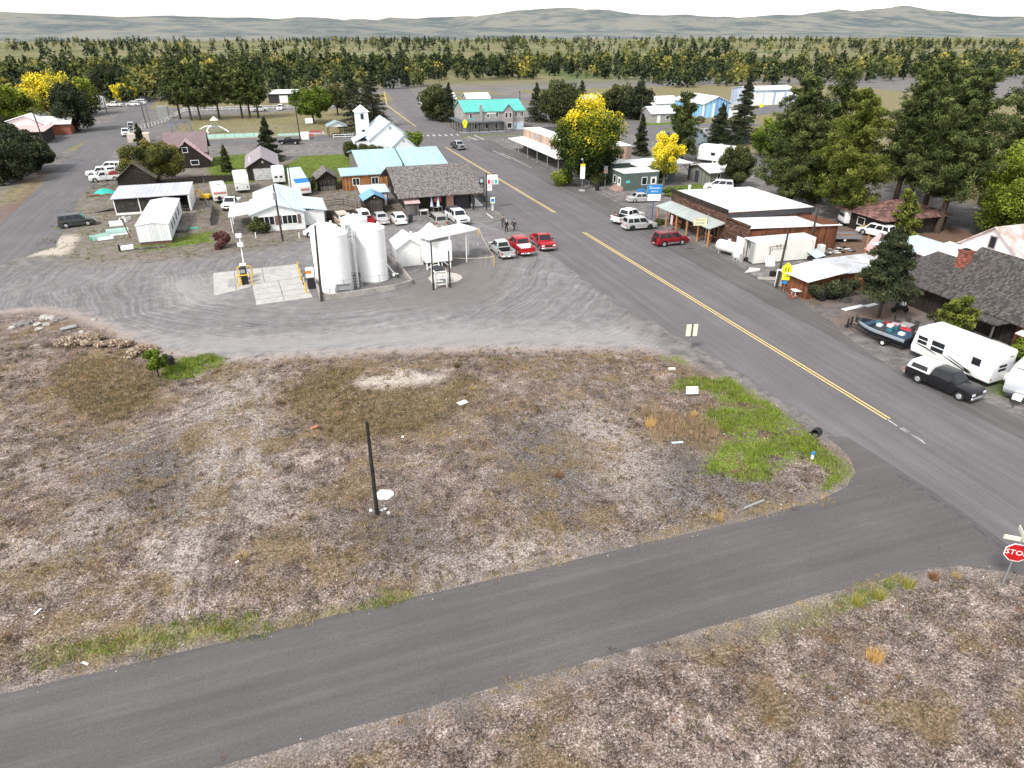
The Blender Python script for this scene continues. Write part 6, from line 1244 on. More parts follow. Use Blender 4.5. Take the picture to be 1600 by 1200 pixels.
t = T('store_name_sign', 'cream board reading STORE in dark letters on the porch street lamp', 'sign', (51.85,75.55,0), rad(-14)); f = plate(t, 1.75,1.0,3.15,M('cream_board', (.72,.66,.45), .6, .08),-.07,-.95,.06); letters('STORE', .4, M('olive_lettering', (.14,.12,.05), .6, .1), f, (-.95,-.136,2.93), (PI/2,0,0)); m = MB(); cursive(m, -1.65, -.28, 3.27, .27, -.137, 6, 3, .022)
m.build('lettering', MC['olive_lettering'], f); m = MB(); m.box(-1.9,.1,-.05,-.0,3.66,3.71); m.build('bracket', GALV, t)
t = T('roadside_banner', 'narrow white banner with yellow top on a post under the large tree', 'sign', (*G(909,298),0), rad(-16)); m = MB(); m.cyl((0,0,0),(0,0,5.3),.05,.05,6); m.build('post', GALV, t); plate(t, .82,2.1,3.1,WHT,-.05); plate(t, .82,.4,4.36,YSIGN,-.05,name='banner_top'); m = MB(); m.cyl((0,-.1,5.2),(-.25,-.3,5.4),.13,.2,8); m.build('loudspeaker', GALV, t); m = MB(); m.box(-.5,.5,-.5,.5,0,.12); m.build('footing', CONC, t)
t = T('flag_board', 'dark notice board with faded red stripes at the green building corner', 'sign', (*G(945,292),0), rad(-16)); m = MB(); m.cyl((0,0,0),(0,0,3.6),.05,.05,6); m.build('post', GALV, t); plate(t, .7,1.3,3.0,GREYP,-.05); plate(t,.5,.5,2.7,STR,-.072,0,.01,'stripe')
# ------------------------------------------------------------ SMALL OBJECTS
def box_thing(name, label, cat, p, dims, mat, rz=0, bev=.02, group=None, z=0):
    m = MB(); m.box(-dims[0]/2,dims[0]/2,-dims[1]/2,dims[1]/2,0,dims[2]); o = m.build(name, mat, bevel=bev, smooth=True, loc=(*p,z), rz=rz); return tag(o, label, cat, group)
def wheelie(p, label, mat=BLK, rz=0, h=1.05):
    t = T('wheelie_bin', label, 'bin', (*p,0), rz); m = MB(); m.loft([[(-.24,-.27,.06),(.24,-.27,.06),(.24,.27,.06),(-.24,.27,.06)],[(-.31,-.36,h),(.31,-.36,h),(.31,.36,h),(-.31,.36,h)]]); m.build('body', mat, t, smooth=True, bevel=.03)
    m = MB(); m.box(-.34,.34,-.4,.38,h,h+.08); m.build('lid', mat, t, smooth=True, bevel=.03)
    for s in (-1,1):
        m = MB(); m.cyl((s*.27,.28,.12),(s*.2,.28,.12),.12); m.build('wheel', TYRE, t)
    return t
wheelie(G(1283,470), 'black wheeled bin beside the dark shrubs and white table'); wheelie(G(933,298), 'black bin beside the banner under the large tree')
m = MB(); m.lathe([(.36,0),(.38,.45),(.36,.9),(.3,.95),(.02,.97)], n=16); tag(m.build('barrel', BLK, loc=(*G(267,573),0), smooth=True), 'black barrel behind the little tree in the dry lot', 'barrel')
# shipping container with open doors
t = T('shipping_container', 'white shipping container with open end doors beside the store', 'container', (52.6,66.4,0), rad(-3)); CW = M('white_container_paint', (.8,.78,.73), .55, .05, .6, 'seamx', .28); m = MB(); m.box(0,8.4,0,.06,.12,2.65); m.box(0,8.4,2.3,2.36,.12,2.65); m.box(8.34,8.4,.06,2.3,.12,2.65); m.build('wall', CW, t); m = MB(); m.box(0,8.4,0,2.36,2.65,2.72); m.build('roof', WHT, t); m = MB(); m.box(0,8.34,.06,2.3,.12,.2); m.build('floor', DKBRD, t); m = MB(); m.box(.02,.1,.1,.9,.2,2.5); m.build('inner_panel', GREYP, t)
m = MB(); m.X = Matrix.Translation((0,2.36,0)) @ Matrix.Rotation(rad(100),4,'Z'); m.box(0,1.15,0,.06,.14,2.62); m.build('door', P_WHT, t); m = MB(); m.X = Matrix.Translation((0,0,0)) @ Matrix.Rotation(rad(-93),4,'Z'); m.box(0,.05,0,.06,.14,2.62); m.build('door_frame', GREYP, t)
m = MB(); m.tube([(7.9,-.03,2.3),(8.1,-.03,2.2),(8.1,-.03,.4)],.03,6); m.build('pipe', GREYP, t)
t = T('pipe_frame', 'rusty pipe frame standing in front of the container', 'frame', (55.6,66.0,0), rad(-2)); m = MB(); m.tube([(-1.0,0,0),(-1.0,0,2.1)],.05); m.tube([(1.0,0,0),(1.0,0,2.1)],.05); m.tube([(-1.25,0,2.1),(1.25,0,2.1)],.05); m.build('pipe', M('rusty_pipe', (.2,.15,.13), .8, .3), t); m = MB(); m.cbox((-.15,0,2.2),(.12,.1,.14)); m.cbox((.3,0,2.2),(.12,.1,.14)); m.build('clamp', DKGREY, t)
m = MB(); m.X = Matrix.Rotation(rad(-24),4,'X') @ Matrix.Rotation(rad(8),4,'Y'); m.box(-.75,.75,0,.05,.0,1.35); tag(m.build('panel', P_WHT, loc=(54.2,65.0,.05), rz=rad(10)), 'square white panel leaning before the container', 'panel')
# propane tank pair
def propane(p, rz, L, r, label, mat=None):
    t = T('gas_tank', label, 'gas tank', (*p,0), rz); m = MB(); m.X = Matrix.Translation((-L/2,0,r+.28)) @ Matrix.Rotation(PI/2,4,'Y'); m.lathe([(.02,0),(r*.6,.06),(r*.92,.25),(r,.45),(r,L-.45),(r*.92,L-.25),(r*.6,L-.06),(.02,L)], n=20); m.build('shell', mat or P_WHT, t, smooth=True)
    m = MB(); m.cyl((0,0,2*r+.25),(0,0,2*r+.5),.2,.2,10); m.build('dome', WHT, t)
    for x in (-L*.3,L*.3):
        m = MB(); m.box(x-.08,x+.08,-r*.7,r*.7,0,.5); m.build('leg', GREYP, t)
propane((52.3,71.0), rad(-70), 3.4, .72, 'large white gas tank lying beside the store'); propane(G(567,338), rad(-60), 1.6, .4, 'small white gas tank beside the blue-roofed shed')
box_thing('white_cabinet', 'tall white cabinet between the gas tank and the container', 'cabinet', (52.35,68.9), (.15,1.4,2.1), P_WHT)
m = MB(); m.lathe([(.24,0),(.3,.8),(.3,.85),(.24,.85),(.2,.1),(.02,.1)], n=14); tag(m.build('waste_bin', GREYP, loc=(*G(1158,409),0), smooth=True), 'grey round bin at the open container door', 'bin')
def chair(p, rz, label, mat=None, z=0):
    t = T('plastic_chair', label, 'chair', (*p,z), rz); mt = mat or WHT; m = MB(); m.box(-.24,.24,-.24,.22,.42,.46); m.build('seat', mt, t); m = MB(); m.prism([(.2,.46),(.24,.46),(.33,.88),(.29,.88)],-.24,.24,axis='x'); m.build('backrest', mt, t)
    for x in (-.22,.22):
        for y in (-.22,.2): m = MB(); m.cyl((x,y,0),(x,y,.42),.025,.02,6); m.build('leg', mt, t)
    for x in (-.26,.26): m = MB(); m.tube([(x,-.22,.42),(x,-.22,.64),(x,.28,.66)],.022,5); m.build('armrest', mt, t)
chair(G(1149,406), rad(40), 'white plastic chair beside the grey bin at the container'); chair(G(737,325), rad(20), 'white plastic chair at the right end of the tavern porch')
def table(p, rz, w, d, h, label, mat=None, name='table', rnd=False):
    t = T(name, label, 'table', (*p,0), rz); mt = mat or WHT; m = MB()
    if rnd: m.lathe([(w/2,h-.04),(w/2,h),(.02,h)], n=18)
    else: m.box(-w/2,w/2,-d/2,d/2,h-.05,h)
    m.build('tabletop', mt, t)
    for x in (-1,1):
        for y in (-1,1): m = MB(); m.cyl((x*w*.38,y*d*.38,0),(x*w*.38,y*d*.38,h-.05),.04,.03,6); m.build('leg', mt, t)
table(G(1247,463), rad(-12), 1.5, .9, .72, 'white plastic table beside the dark shrubs at the roadside')
def umbrella(p, label, mat):
    t = T('closed_umbrella', label, 'umbrella', (*p,0)); m = MB(); m.cyl((0,0,0),(0,0,2.4),.03); m.build('pole', GALV, t); m = MB(); m.lathe([(.28,.95),(.2,1.4),(.12,2.0),(.02,2.45)], n=10); m.build('canopy', mat, t, smooth=True)
umbrella((22.0,104.6), 'closed blue and white umbrella before the tavern wall', M('lavender_cloth', (.5,.53,.68), .8, .1)); umbrella((23.0,104.5), 'closed pale green umbrella before the tavern wall', M('pale_mint_cloth', (.6,.74,.68), .8, .1))
table(G(662,335), 0, 1.5, 1.5, .7, 'round white table left of the pewter suv', rnd=True, name='patio_table'); table(G(683,329), 0, 1.7, 1.7, .7, 'round white table behind the white pickup', rnd=True, name='patio_table'); chair(G(681,326), rad(200), 'white plastic chair at the patio table by the tavern wall')
m = MB(); m.prism([(-.7,0),(.7,0),(-.55,1.25)],0,.9); tag(m.build('ramp_board', WHT, loc=(*G(748,322),0), rz=rad(-10)), 'white triangular board leaning at the tavern corner', 'board')
wheelie(G(642,347), 'dark bin at the grey board closet before the tavern', DKGREY)
m = MB(); m.lathe([(.55,0),(.6,.5),(.5,.55),(.1,.5)], n=16); tag(m.build('planter', M('brown_planter', (.12,.07,.05), .9, .3), loc=(*G(1036,367),0), smooth=True), 'round brown planter at the porch corner of the store', 'planter')
for i, (p, L, rz) in enumerate(((G(1082,389),1.9,-20),(G(1073,382),1.4,-20))): box_thing('timber', ['long grey timber lying before the store porch','short grey timber lying by the red suv'][i], 'timber', p, (L,.22,.18), GREYBR, rad(rz))
for i, y in enumerate((84.5,81.9)):
    t = T('porch_bench', ['log bench on the store porch, farther of two','log bench on the store porch, nearer of two'][i], 'bench', (52.9,y-(5 if i else 0),.18), PI/2); m = MB(); m.box(-.9,.9,-.25,.2,.4,.47); m.build('seat', LOGP, t); m = MB(); m.box(-.9,.9,-.32,-.26,.6,.95); m.build('backrest', LOGP, t)
    for x in (-.8,.8): m = MB(); m.box(x-.07,x+.07,-.25,.2,0,.4); m.build('leg', LOGP, t)
t = T('flag', 'small striped flag hanging from a porch post of the store', 'flag', (51.6,83.5,0)); m = MB(); m.cyl((0,0,1.9),(-.5,-.3,2.4),.02); m.build('staff', WHT, t); m = MB()
for i in range(6): m.box(-.5+.0,-.47,-.9+i*.1,-.8+i*.1,1.0,2.3,i % 2)
m.build('cloth', [M('flag_red', (.5,.08,.1), .8, .1), WHT], t)
box_thing('dumpster', 'bright blue bin beside the green building', 'bin', G(1001,303), (1.3,.8,.8), BSIGN)
m = MB(); m.prism([(-1.2,-.5),(0,.35),(.4,.9),(1.4,.1),(1.0,-.35),(.2,-.45)],0,.1,axis='z'); tag(m.build('tarp', M('pale_cloth', (.66,.6,.54), .9, .1), loc=(*G(1173,423),0)), 'crumpled pale sheet lying at the edge of the main street', 'sheet')
box_thing('timber', 'long pale log lying by the dark utility pole', 'timber', G(1201,437), (2.4,.28,.25), M('pale_log', (.4,.37,.33), .9, .2), rad(-28)); box_thing('stump', 'dark stump with pale top behind the log by the pole', 'stump', G(1207,431), (.6,.5,.55), DKBRD)
m = MB(); 
for i in range(14): a = R.random()*6.3; q = R.random()*.7; m.cyl((q*math.cos(a),q*math.sin(a),R.random()*.15),(q*math.cos(a)+R.uniform(-.5,.5),q*math.sin(a)+R.uniform(-.4,.4),.2+R.random()*.3),.06,.05,6)
tag(m.build('firewood_pile', M('red_brown_wood', (.28,.12,.08), .9, .3), loc=(*G(1236,465),0)), 'small heap of red-brown wood beside the white table', 'wood pile')
t = T('truck_cap', 'pale blue hinged lid on a dark box behind the container', 'lid', (61.3,65.7,0), rad(20)); m = MB(); m.box(-1,.9,-.6,.6,0,.45); m.build('box', BLK, t); m = MB(); m.X = Matrix.Translation((0,-.65,.46)) @ Matrix.Rotation(rad(22),4,'X'); m.box(-1.1,1.0,0,1.5,0,.06); m.build('lid', BLUEW, t)
box_thing('appliance', 'white appliance standing at the container back corner', 'appliance', (63.2,67.2), (.7,.7,1.3), P_WHT); box_thing('leaning_sheet', 'tall white panel leaning on the tin-roofed shed', 'panel', (50.6,58.9), (.9,.1,1.9), P_WHT, rad(-10))
# right backyard
t = T('flat_trailer', 'grey flatbed trailer on the red-brown ground behind the store', 'trailer', (*G(1318,376),0), rad(-18)); m = MB(); m.box(-1.9,1.9,-1,1,.55,.65); m.build('deck', M('red_brown_deck', (.2,.12,.09), .9, .2, 2, 'boards', .2), t); m = MB()
for y in (-1.03,1.0): m.box(-1.9,1.9,y,y+.03,.5,.95)
m.box(1.9,1.94,-1,1,.5,.95); m.tube([(-1.9,0,.5),(-3,0,.5)],.05); m.build('side_rail', GALV, t); wheels(t, (-.3,), 1.0, .33)
t = T('leaning_boat', 'pale pink skiff standing on end, hull outward, in the backyard', 'boat', (*G(1362,393),.0), rad(-12)); m = MB(); m.X = Matrix.Translation((0,0,1.2)) @ Matrix.Rotation(rad(-58),4,'Y') @ Matrix.Rotation(rad(70),4,'X') @ Matrix.Scale(.66,4)
rings = []
for i in range(9):
    f = i/8; x = -1.9+3.8*f; w_ = .62*(1-max(0,(f-.45)/.55)**2.2)+.04; rings.append([(x,-w_,0),(x,-w_*.8,.3),(x,0,.36),(x,w_*.8,.3),(x,w_,0)])
m.loft(rings); m.build('hull', M('pale_pink_fibreglass', (.68,.42,.42), .5, .08), t, smooth=True); m = MB(); m.tube([(.1,.12,1.1),(.3,.8,0)],.06,6); m.build('prop', DKBRD, t)
box_thing('crate', 'grey slatted crate behind the pink skiff', 'crate', G(1386,385), (1.5,1.4,1.4), GREYBR, rad(20))
t = T('wooden_post', 'lone wooden post with arm in the backyard', 'post', (*G(1349,406),0)); m = MB(); m.cyl((0,0,0),(.25,.3,3.2),.07,.06,6); m.build('post', LOGP, t)
# boat on trailer by the street
a = Vector(G(1421,548)); b_ = Vector(G(1334,516)); hd = math.atan2((b_-a).y,(b_-a).x); c = (a+b_)/2
t = T('bass_boat', 'dark blue and silver fishing boat with grey outboard on a trailer', 'boat', (c.x,c.y+.1,.45), hd); HULL = paint('dark_hull_paint', (.02,.025,.035)); rings = []
for i in range(13):
    f = i/12; x = -2.7+5.4*f; q = max(0,(f-.5)/.5); w_ = 1.1*(1-q**2.3)+.03; zb = .0+.42*q**2; zt = .72+.14*q
    rings.append([(x,-w_,zt),(x,-w_*.96,zt-.18),(x,-w_*.72,zb+.12),(x,0,zb),(x,w_*.72,zb+.12),(x,w_*.96,zt-.18),(x,w_,zt)])
m = MB(); m.loft(rings, cap=True); m.build('hull', HULL, t, smooth=True)
m = MB()
for s in (-1,1): m.loft([[(r[0][0], s*abs(r[0][1])*1.01, r[0][2]-.2),(r[0][0], s*abs(r[0][1])*1.03, r[0][2]-.02),(r[0][0], s*abs(r[0][1])*.9, r[0][2]+.03)] for r in rings[:-1]], cap=False, closed=False)
m.build('gunwale', M('silver_flake', (.45,.5,.56), .3, .1, 3, metal=.5), t, smooth=True)
m = MB(); m.box(-2.6,-1.2,-.95,.95,.723,.76); m.prism([(1.0,-.95),(2.0,-.65),(2.55,-.12),(2.55,.12),(2.0,.65),(1.0,.95)],.76,.8,axis='z'); m.build('deck', M('blue_deck_carpet', (.03,.065,.11), .9, .2, 4), t); m = MB(); m.box(-1.2,1.0,-.9,.9,.735,.75); m.build('cockpit_floor', DKGREY, t)
for x, y in ((-.9,-.4),(-.9,.4)): m = MB(); m.box(x-.25,x+.25,y-.25,y+.25,.75,1.0); m.box(x-.28,x-.2,y-.25,y+.25,1.0,1.35); m.build('seat', M('teal_seat', (.03,.14,.18), .6, .1), t, smooth=True, bevel=.03)
for x, y, mt in ((-.3,-.55,WHT),(.3,.1,BLUEW),(.7,-.4,M('teal_cover', (.03,.15,.2), .7, .2)),(-1.9,.3,WHT)): m = MB(); m.cbox((x,y,.9),(.5,.42,.26)); m.build('equipment', mt, t, smooth=True, bevel=.04)
m = MB(); m.tube([(-.2,-.8,.75),(-.1,-.75,1.15),(.25,-.6,1.1)],.03); m.build('windscreen', M('smoked_acrylic', (.03,.035,.04), .1, .05), t); m = MB(); m.cbox((-2.95,0,1.0),(.45,.4,.5)); m.box(-3.05,-2.85,-.12,.12,.0,.75); m.cyl((-3.05,0,.02),(-2.7,0,.02),.09,.05); m.build('outboard_motor', BLK, t, smooth=True, bevel=.05)
m = MB(); m.tube([(2.2,.2,.9),(2.75,-.1,1.0),(2.95,-.4,.9)],.05); m.cbox((2.0,.45,.95),(.4,.25,.2)); m.build('trolling_motor', DKGREY, t)
t2 = T('boat_trailer', 'black trailer with white-rimmed wheels under the fishing boat', 'trailer', (c.x,c.y+.1,0), hd); m = MB()
for s in (-1,1): m.tube([(-2.6,s*.85,.42),(1.6,s*.75,.42),(3.4,0,.45)],.05,6); m.box(-1.5,-.3,s*.95,s*1.2,.62,.68)
m.box(3.3,3.42,-.06,.06,.0,.9); m.cyl((3.4,-.1,.16),(3.4,.1,.16),.16); m.build('frame', BLK, t2); wheels(t2, (-.9,), 1.2, .3); m = MB(); m.box(3.0,3.08,-.1,.1,.4,1.2); m.build('winch_post', BLK, t2)
# red covered watercraft, patio set, ring
t = T('watercraft', 'red two-seat watercraft on a low stand behind the fishing boat', 'watercraft', (*G(1394,522),0), rad(118)); m = MB(); m.loft([[(x, -w_, .35),(x,-w_*1.05,.62),(x,-w_*.45,h_),(x,w_*.45,h_),(x,w_*1.05,.62),(x,w_,.35)] for x, w_, h_ in ((-1.4,.45,.85),(-.9,.52,.92),(0,.55,.95),(.6,.5,1.02),(1.1,.38,.85),(1.5,.12,.66))]); m.build('hull', paint('cherry_red', (.42,.012,.02)), t, smooth=True); m = MB(); m.box(-1.0,.3,-.2,.2,.93,1.12); m.build('seat', M('pink_grey_seat', (.5,.35,.35), .6, .1), t, smooth=True, bevel=.06); m = MB(); m.box(-1.3,1.1,-.5,.5,0,.34); m.build('stand', DKGREY, t)
table(G(1412,519), rad(20), 1.7, 1.0, .72, 'dark patio table with pale top beside the big spruce', GREYP, 'patio_table')
for i, (u, v_, rz) in enumerate(((1396,516,60),(1403,524,130),(1421,523,250),(1418,512,330),(1400,508,20),(1427,516,280))):
    chair(G(u,v_), rad(rz), ['dark patio chair left of the patio table','dark patio chair at the near left of the patio table','dark patio chair at the near right of the patio table','dark patio chair behind the patio table','dark patio chair standing back left of the patio table','dark patio chair at the right end of the patio table'][i], M('dark_bronze', (.05,.045,.042), .5, .1))
p = G(1447,528); m = MB(); P = [(1.15*math.cos(a*PI/9),.62*math.sin(a*PI/9),.2) for a in range(19)]; m.tube(P,.14,8); tag(m.build('pond_ring', M('pale_stone_ring', (.6,.56,.53), .9, .1), loc=(*p,0), rz=rad(-25)), 'pale oval stone ring beside the small pine', 'stone ring')
t = T('motor_scooter', 'dark motor scooter under the spruce by the house wing', 'scooter', (*G(1405,488),0), rad(160)); m = MB(); m.box(-.6,.5,-.18,.18,.3,.75); m.box(.3,.5,-.2,.2,.5,1.1); m.build('body', BLK, t, smooth=True, bevel=.05)
for x in (-.6,.6): m = MB(); m.cyl((x,-.07,.26),(x,.07,.26),.26,.26,12); m.build('wheel', TYRE, t)
m = MB(); m.cyl((-.35,0,.9),(-.05,0,.9),.22,.2,8); m.build('seat_box', WHT, t)
box_thing('plank', 'long white plank on the ground left of the big spruce', 'plank', G(1333,481), (2.9,.55,.06), WHT, rad(8)); box_thing('plank', 'short white plank right beside the long one', 'plank', G(1361,477), (1.6,.5,.06), WHT, rad(8))
m = MB(); m.box(-3.6,3.6,-.55,.55,0,.03); kind(m.build('garden_path', CONC, loc=(*G(1575,580),.0), rz=rad(-62)), 'structure')
for i, (u, v_) in enumerate(((1312,470),(1322,472))):
    m = MB()
    for k in range(12): m.cyl((R.uniform(-.4,.4),R.uniform(-.4,.4),0),(R.uniform(-.7,.7),R.uniform(-.7,.7),R.uniform(.6,1.6)),.025,.02,5)
    m.cbox((0,0,.25),(.8,.6,.5)); tag(m.build('scrap_pile', M('mixed_scrap', (.1,.095,.09), .7, .5, 6), loc=(*G(u,v_),0)), ['tangled heap of tools and pipes against the rusty shed','smaller heap of pipes right of the tangled tools'][i], 'scrap', 'scrap heaps by the rusty shed')
m = MB()
for k in range(26): a = R.uniform(-2.4,2.4); b2 = R.uniform(-1,1); m.cbox((a,b2,.06+R.random()*.1),(R.uniform(.2,.9),R.uniform(.1,.4),.08), k % 3)
tag(m.build('scrap_pile', [GREYP, DKBRD, WHT], loc=(*G(1305,393),0)), 'low scatter of boards and scrap beside the lid box', 'scrap', 'scrap heaps by the rusty shed')
# left yard
m = MB(); rr = random.Random(4); V = []
TQ = M('turquoise_tarp', (.04,.5,.42), .7, .15, 1.5); m.loft([[(x,-w_,.05),(x,-w_*.5,h_),(x,w_*.6,h_*.9),(x,w_,.05)] for x, w_, h_ in ((-1.6,.3,.25),(-.8,.8,.8),(0,1.0,.95),(.9,.8,.7),(1.7,.4,.2))]); tag(m.build('tarp', TQ, loc=(*G(164,303),0), smooth=True, rz=rad(15)), 'turquoise tarp over a heap behind the carport', 'tarp')
m = MB()
for k in range(24): m.cbox((R.uniform(-1.6,1.6),R.uniform(-.6,.6),.08+R.random()*.2),(R.uniform(.3,.9),.12,.1), 0)
tag(m.build('timber_pile', M('red_brown_wood', (.28,.12,.08)), loc=(*G(155,306),0)), 'heap of red-brown timber beside the turquoise tarp', 'wood pile')
m = MB()
for k in range(60): a = R.uniform(-2.5,2.5); b2 = R.uniform(-1.3,1.3); m.cyl((a,b2,R.random()*.5),(a+R.uniform(-.8,.8),b2+R.uniform(-.6,.6),R.uniform(.3,1.3)),.05,.02,5)
tag(m.build('brush_pile', M('grey_brush', (.25,.25,.23), .95, .4, 5), loc=(*G(164,291),0)), 'heap of grey cut brush behind the white pickups', 'brush pile')
t = T('ramp', 'long weathered ramp sloping from the carport floor', 'ramp', (*G(188,327),0), rad(15)); m = MB(); m.prism([(-3.6,0),(3.4,.9),(3.4,1.02),(-3.6,.12)],-.6,.6); m.build('ramp_deck', GREYBR, t); m = MB(); m.box(1.9,2.1,-.55,.55,0,.7); m.build('leg', DKBRD, t)
MINT = M('mint_fibreglass', (.45,.66,.58), .5, .1); GRN = M('green_fibreglass', (.06,.32,.2), .5, .1)
for i, (u, v_, rz, L, mt, lb) in enumerate(((157,373,35,2.2,MINT,'mint slide section lying nearest the road'),(184,364,10,2.8,MINT,'mint slide section in the middle of the junk yard'),(182,352,10,1.8,WHT,'white plastic trough behind the mint slide sections'),(196,345,70,1.5,WHT,'upright white plastic section beside the mobile home'))):
    t = T('slide_section', lb, 'slide section', (*G(u,v_),0), rad(rz), 'plastic slide sections in the junk yard'); m = MB(); m.prism([(-.5,0),(-.5,.55),(-.42,.55),(-.35,.12),(.35,.12),(.42,.55),(.5,.55),(.5,0)],-L/2,L/2,axis='x'); m.build('shell', mt, t); m = MB(); m.cyl((-L/2-.02,0,.25),(-L/2-.12,0,.25),.26,.26,10); m.build('end_cap', GRN if i == 0 else BLK, t)
box_thing('leaning_sheet', 'white curved panel lying beside the mint slide section', 'panel', G(166,374), (1.9,1.2,.25), WHT, rad(12), .1); box_thing('plank', 'white plank below the mint slide sections', 'plank', G(187,367), (2.4,.35,.15), WHT, rad(8))
t = T('old_tub', 'white machine lid with black end lying at the roadside', 'appliance', (*G(199,391),0), rad(10)); m = MB(); m.box(-.7,.8,-.4,.4,.1,.6); m.build('body', P_WHT, t, smooth=True, bevel=.06); m = MB(); m.cyl((-.72,0,.45),(-.95,0,.45),.4,.4,12); m.build('wheel', TYRE, t)
t = T('wooden_stake', 'rusty brown post beside the mobile home', 'post', (*G(200,372),0)); m = MB(); m.cyl((.3,0,0),(-.25,.1,2.9),.09,.06,6); m.build('post', RUSTB, t)
box_thing('timber', 'grey timber lying before the mobile home awning', 'timber', G(238,388), (3.2,.25,.25), GREYBR, rad(3)); box_thing('kiddie_pool', 'green plastic sheet on the grass right of the mobile home', 'sheet', G(300,357), (1.8,1.0,.08), GRN, rad(0))
table(G(287,330), rad(0), 1.2, .8, .8, 'brown cabinet table under the carport end', DKBRD)
t = T('excavator_toy', 'yellow digger arm behind the carport', 'digger', (*G(322,312),0), rad(160)); m = MB(); m.box(-.8,.7,-.5,.5,.3,.9); m.build('body', YB, t, smooth=True, bevel=.05); m = MB(); m.tube([(.3,0,.9),(1.2,0,1.6),(1.9,0,.5)],.12,6); m.build('arm', YB, t); m = MB(); m.box(-.9,.8,-.65,-.4,0,.35); m.box(-.9,.8,.4,.65,0,.35); m.build('track', BLK, t)
for i, (u, v_) in enumerate(((334,375),(400,372),(468,372))):
    m = MB(); m.cyl((0,0,0),(.02,0,.75),.07,.07,8); tag(m.build('marker_post', WHT, loc=(*G(u,v_),0)), ['white marker post left of the red bush','white marker post below the green bush before the bungalow','white marker post right of the utility pole'][i], 'marker', 'white marker posts before the bungalow')
# park
def slide_set():
    t = T('playground_set', 'play structure with white slides and pale roof in the park', 'playground', (*G(338,207),0), 0); m = MB()
    for x in (-.8,.8):
        for y in (-.8,.8): m.cyl((x,y,0),(x,y,3.2),.07)
    m.box(-.9,.9,-.9,.9,1.5,1.6); m.build('tower', M('grey_blue_steel', (.3,.34,.42), .5, .1), t); m = MB(); m.loft([[(-1.1,-1.1,3.2),(1.1,-1.1,3.2),(1.1,1.1,3.2),(-1.1,1.1,3.2)],[(-.05,-.05,4.2),(.05,-.05,4.2),(.05,.05,4.2),(-.05,.05,4.2)]]); m.build('roof', CREAMR, t)
    for a in ([(-.9,-.3,1.6),(-1.6,-1,1.5),(-2.2,-1.8,.7),(-1.8,-2.6,.15)],[(.9,0,1.6),(2.0,-.8,1.1),(3.4,-1.6,.2)],[(-.9,.5,1.7),(-2.6,.5,1.6),(-4.0,0,1.0)]):
        m = MB(); m.tube(a,.17,8); m.build('slide', WHT, t, smooth=True)
slide_set()
t = T('swing_frame', 'blue swing frame beside the playground', 'swing', (*G(285,206),0), rad(10)); m = MB()
for x in (-2.5,2.5): m.tube([(x,-1.2,0),(x,0,2.6),(x,1.2,0)],.06)
m.tube([(-2.5,0,2.6),(2.5,0,2.6)],.06); m.build('frame', M('play_blue', (.05,.12,.4), .5, .1), t)
for x in (-1.2,1.2): m = MB(); m.tube([(x-.2,0,2.6),(x-.2,.1,.6)],.02); m.tube([(x+.2,0,2.6),(x+.2,.1,.6)],.02); m.box(x-.25,x+.25,-.05,.25,.55,.6); m.build('swing_seat', BLK, t)
t = T('basketball_hoop', 'white basketball backboard on a pole in the park', 'hoop', (*G(485,208),0)); m = MB(); m.cyl((0,0,0),(0,0,3),.08); m.build('pole', GALV, t); m = MB(); m.box(-1.0,1.0,-.6,-.5,2.6,3.9); m.build('backboard', WHT, t)
for i, (u, v_) in enumerate(((494,210),(486,216))):
    t = T('park_bench', ['long red park bench on the concrete','short dark red park seat at the kerb'][i], 'bench', (*G(u,v_),0)); L = [1.6,.7][i]; m = MB(); m.box(-L,L,-.3,.3,.42,.5); m.build('seat', M('park_red', (.4,.1,.1), .7, .1), t); m = MB(); m.box(-L,L,.3,.36,.55,1.0); m.build('backrest', MC['park_red'], t)
    for x in (-L+.2,L-.2): m = MB(); m.box(x-.05,x+.05,-.25,.25,0,.42); m.build('leg', DKGREY, t)
box_thing('park_board', 'white slatted notice stand at the park corner', 'sign', G(477,218), (2.0,.3,1.9), WHT); box_thing('utility_cabinet', 'pale shed at the side road end of the park fence', 'cabinet', G(219,221), (5.0,3.0,2.0), M('pale_tan_metal', (.55,.47,.4), .6, .1)); box_thing('kiosk', 'small grey kiosk with pale roof at the park corner', 'kiosk', G(257,185), (3,3,3.6), GREYP)
# ------------------------------------------------------------ LOT DEBRIS AND ROCKS
def blob(p, r, mat, name, label, cat, seed, flat=.6, group=None, n=2):
    bm = bmesh.new(); bmesh.ops.create_icosphere(bm, subdivisions=n, radius=r); rr = random.Random(seed)
    for v in bm.verts: v.co *= rr.uniform(.72,1.15); v.co.z = max(v.co.z*flat, -.08)
    me = bpy.data.meshes.new(name); bm.to_mesh(me); bm.free(); me.materials.append(mat); o = bpy.data.objects.new(name, me); COL.objects.link(o); o.location = (*p, ground_z(np.array([p[0]]), np.array([p[1]]))[0]+.05); return tag(o, label, cat, group)
ROCK = M('pale_rock', (.42,.39,.36), .95, .3, 3); ROCKD = M('grey_rock', (.22,.2,.19), .95, .3, 3)
for i, (u, v_, r_) in enumerate(((33,509,.75),(70,499,.55),(80,500,.5),(95,500,.45),(60,510,.4),(73,510,.35),(48,505,.35),(20,514,.35),(62,517,.4),(88,504,.3),(128,521,.3),(147,500,.3))):
    blob(G(u,v_), r_, ROCK if i % 3 else ROCKD, 'rock', 'pale rock in the rubble heap at the left edge of the dry lot', 'rock', i, .55, 'rubble heap rocks')
box_thing('broken_slab', 'grey broken slab tilted among the rubble', 'slab', G(108,516), (1.3,.6,.14), GREYP, rad(25), .03, z=.2)
blob(G(601,779), .55, M('white_plastic', (.75,.74,.72), .6, .08), 'white_debris', 'white crumpled sheet beside the bare pole', 'debris', 3, .3)
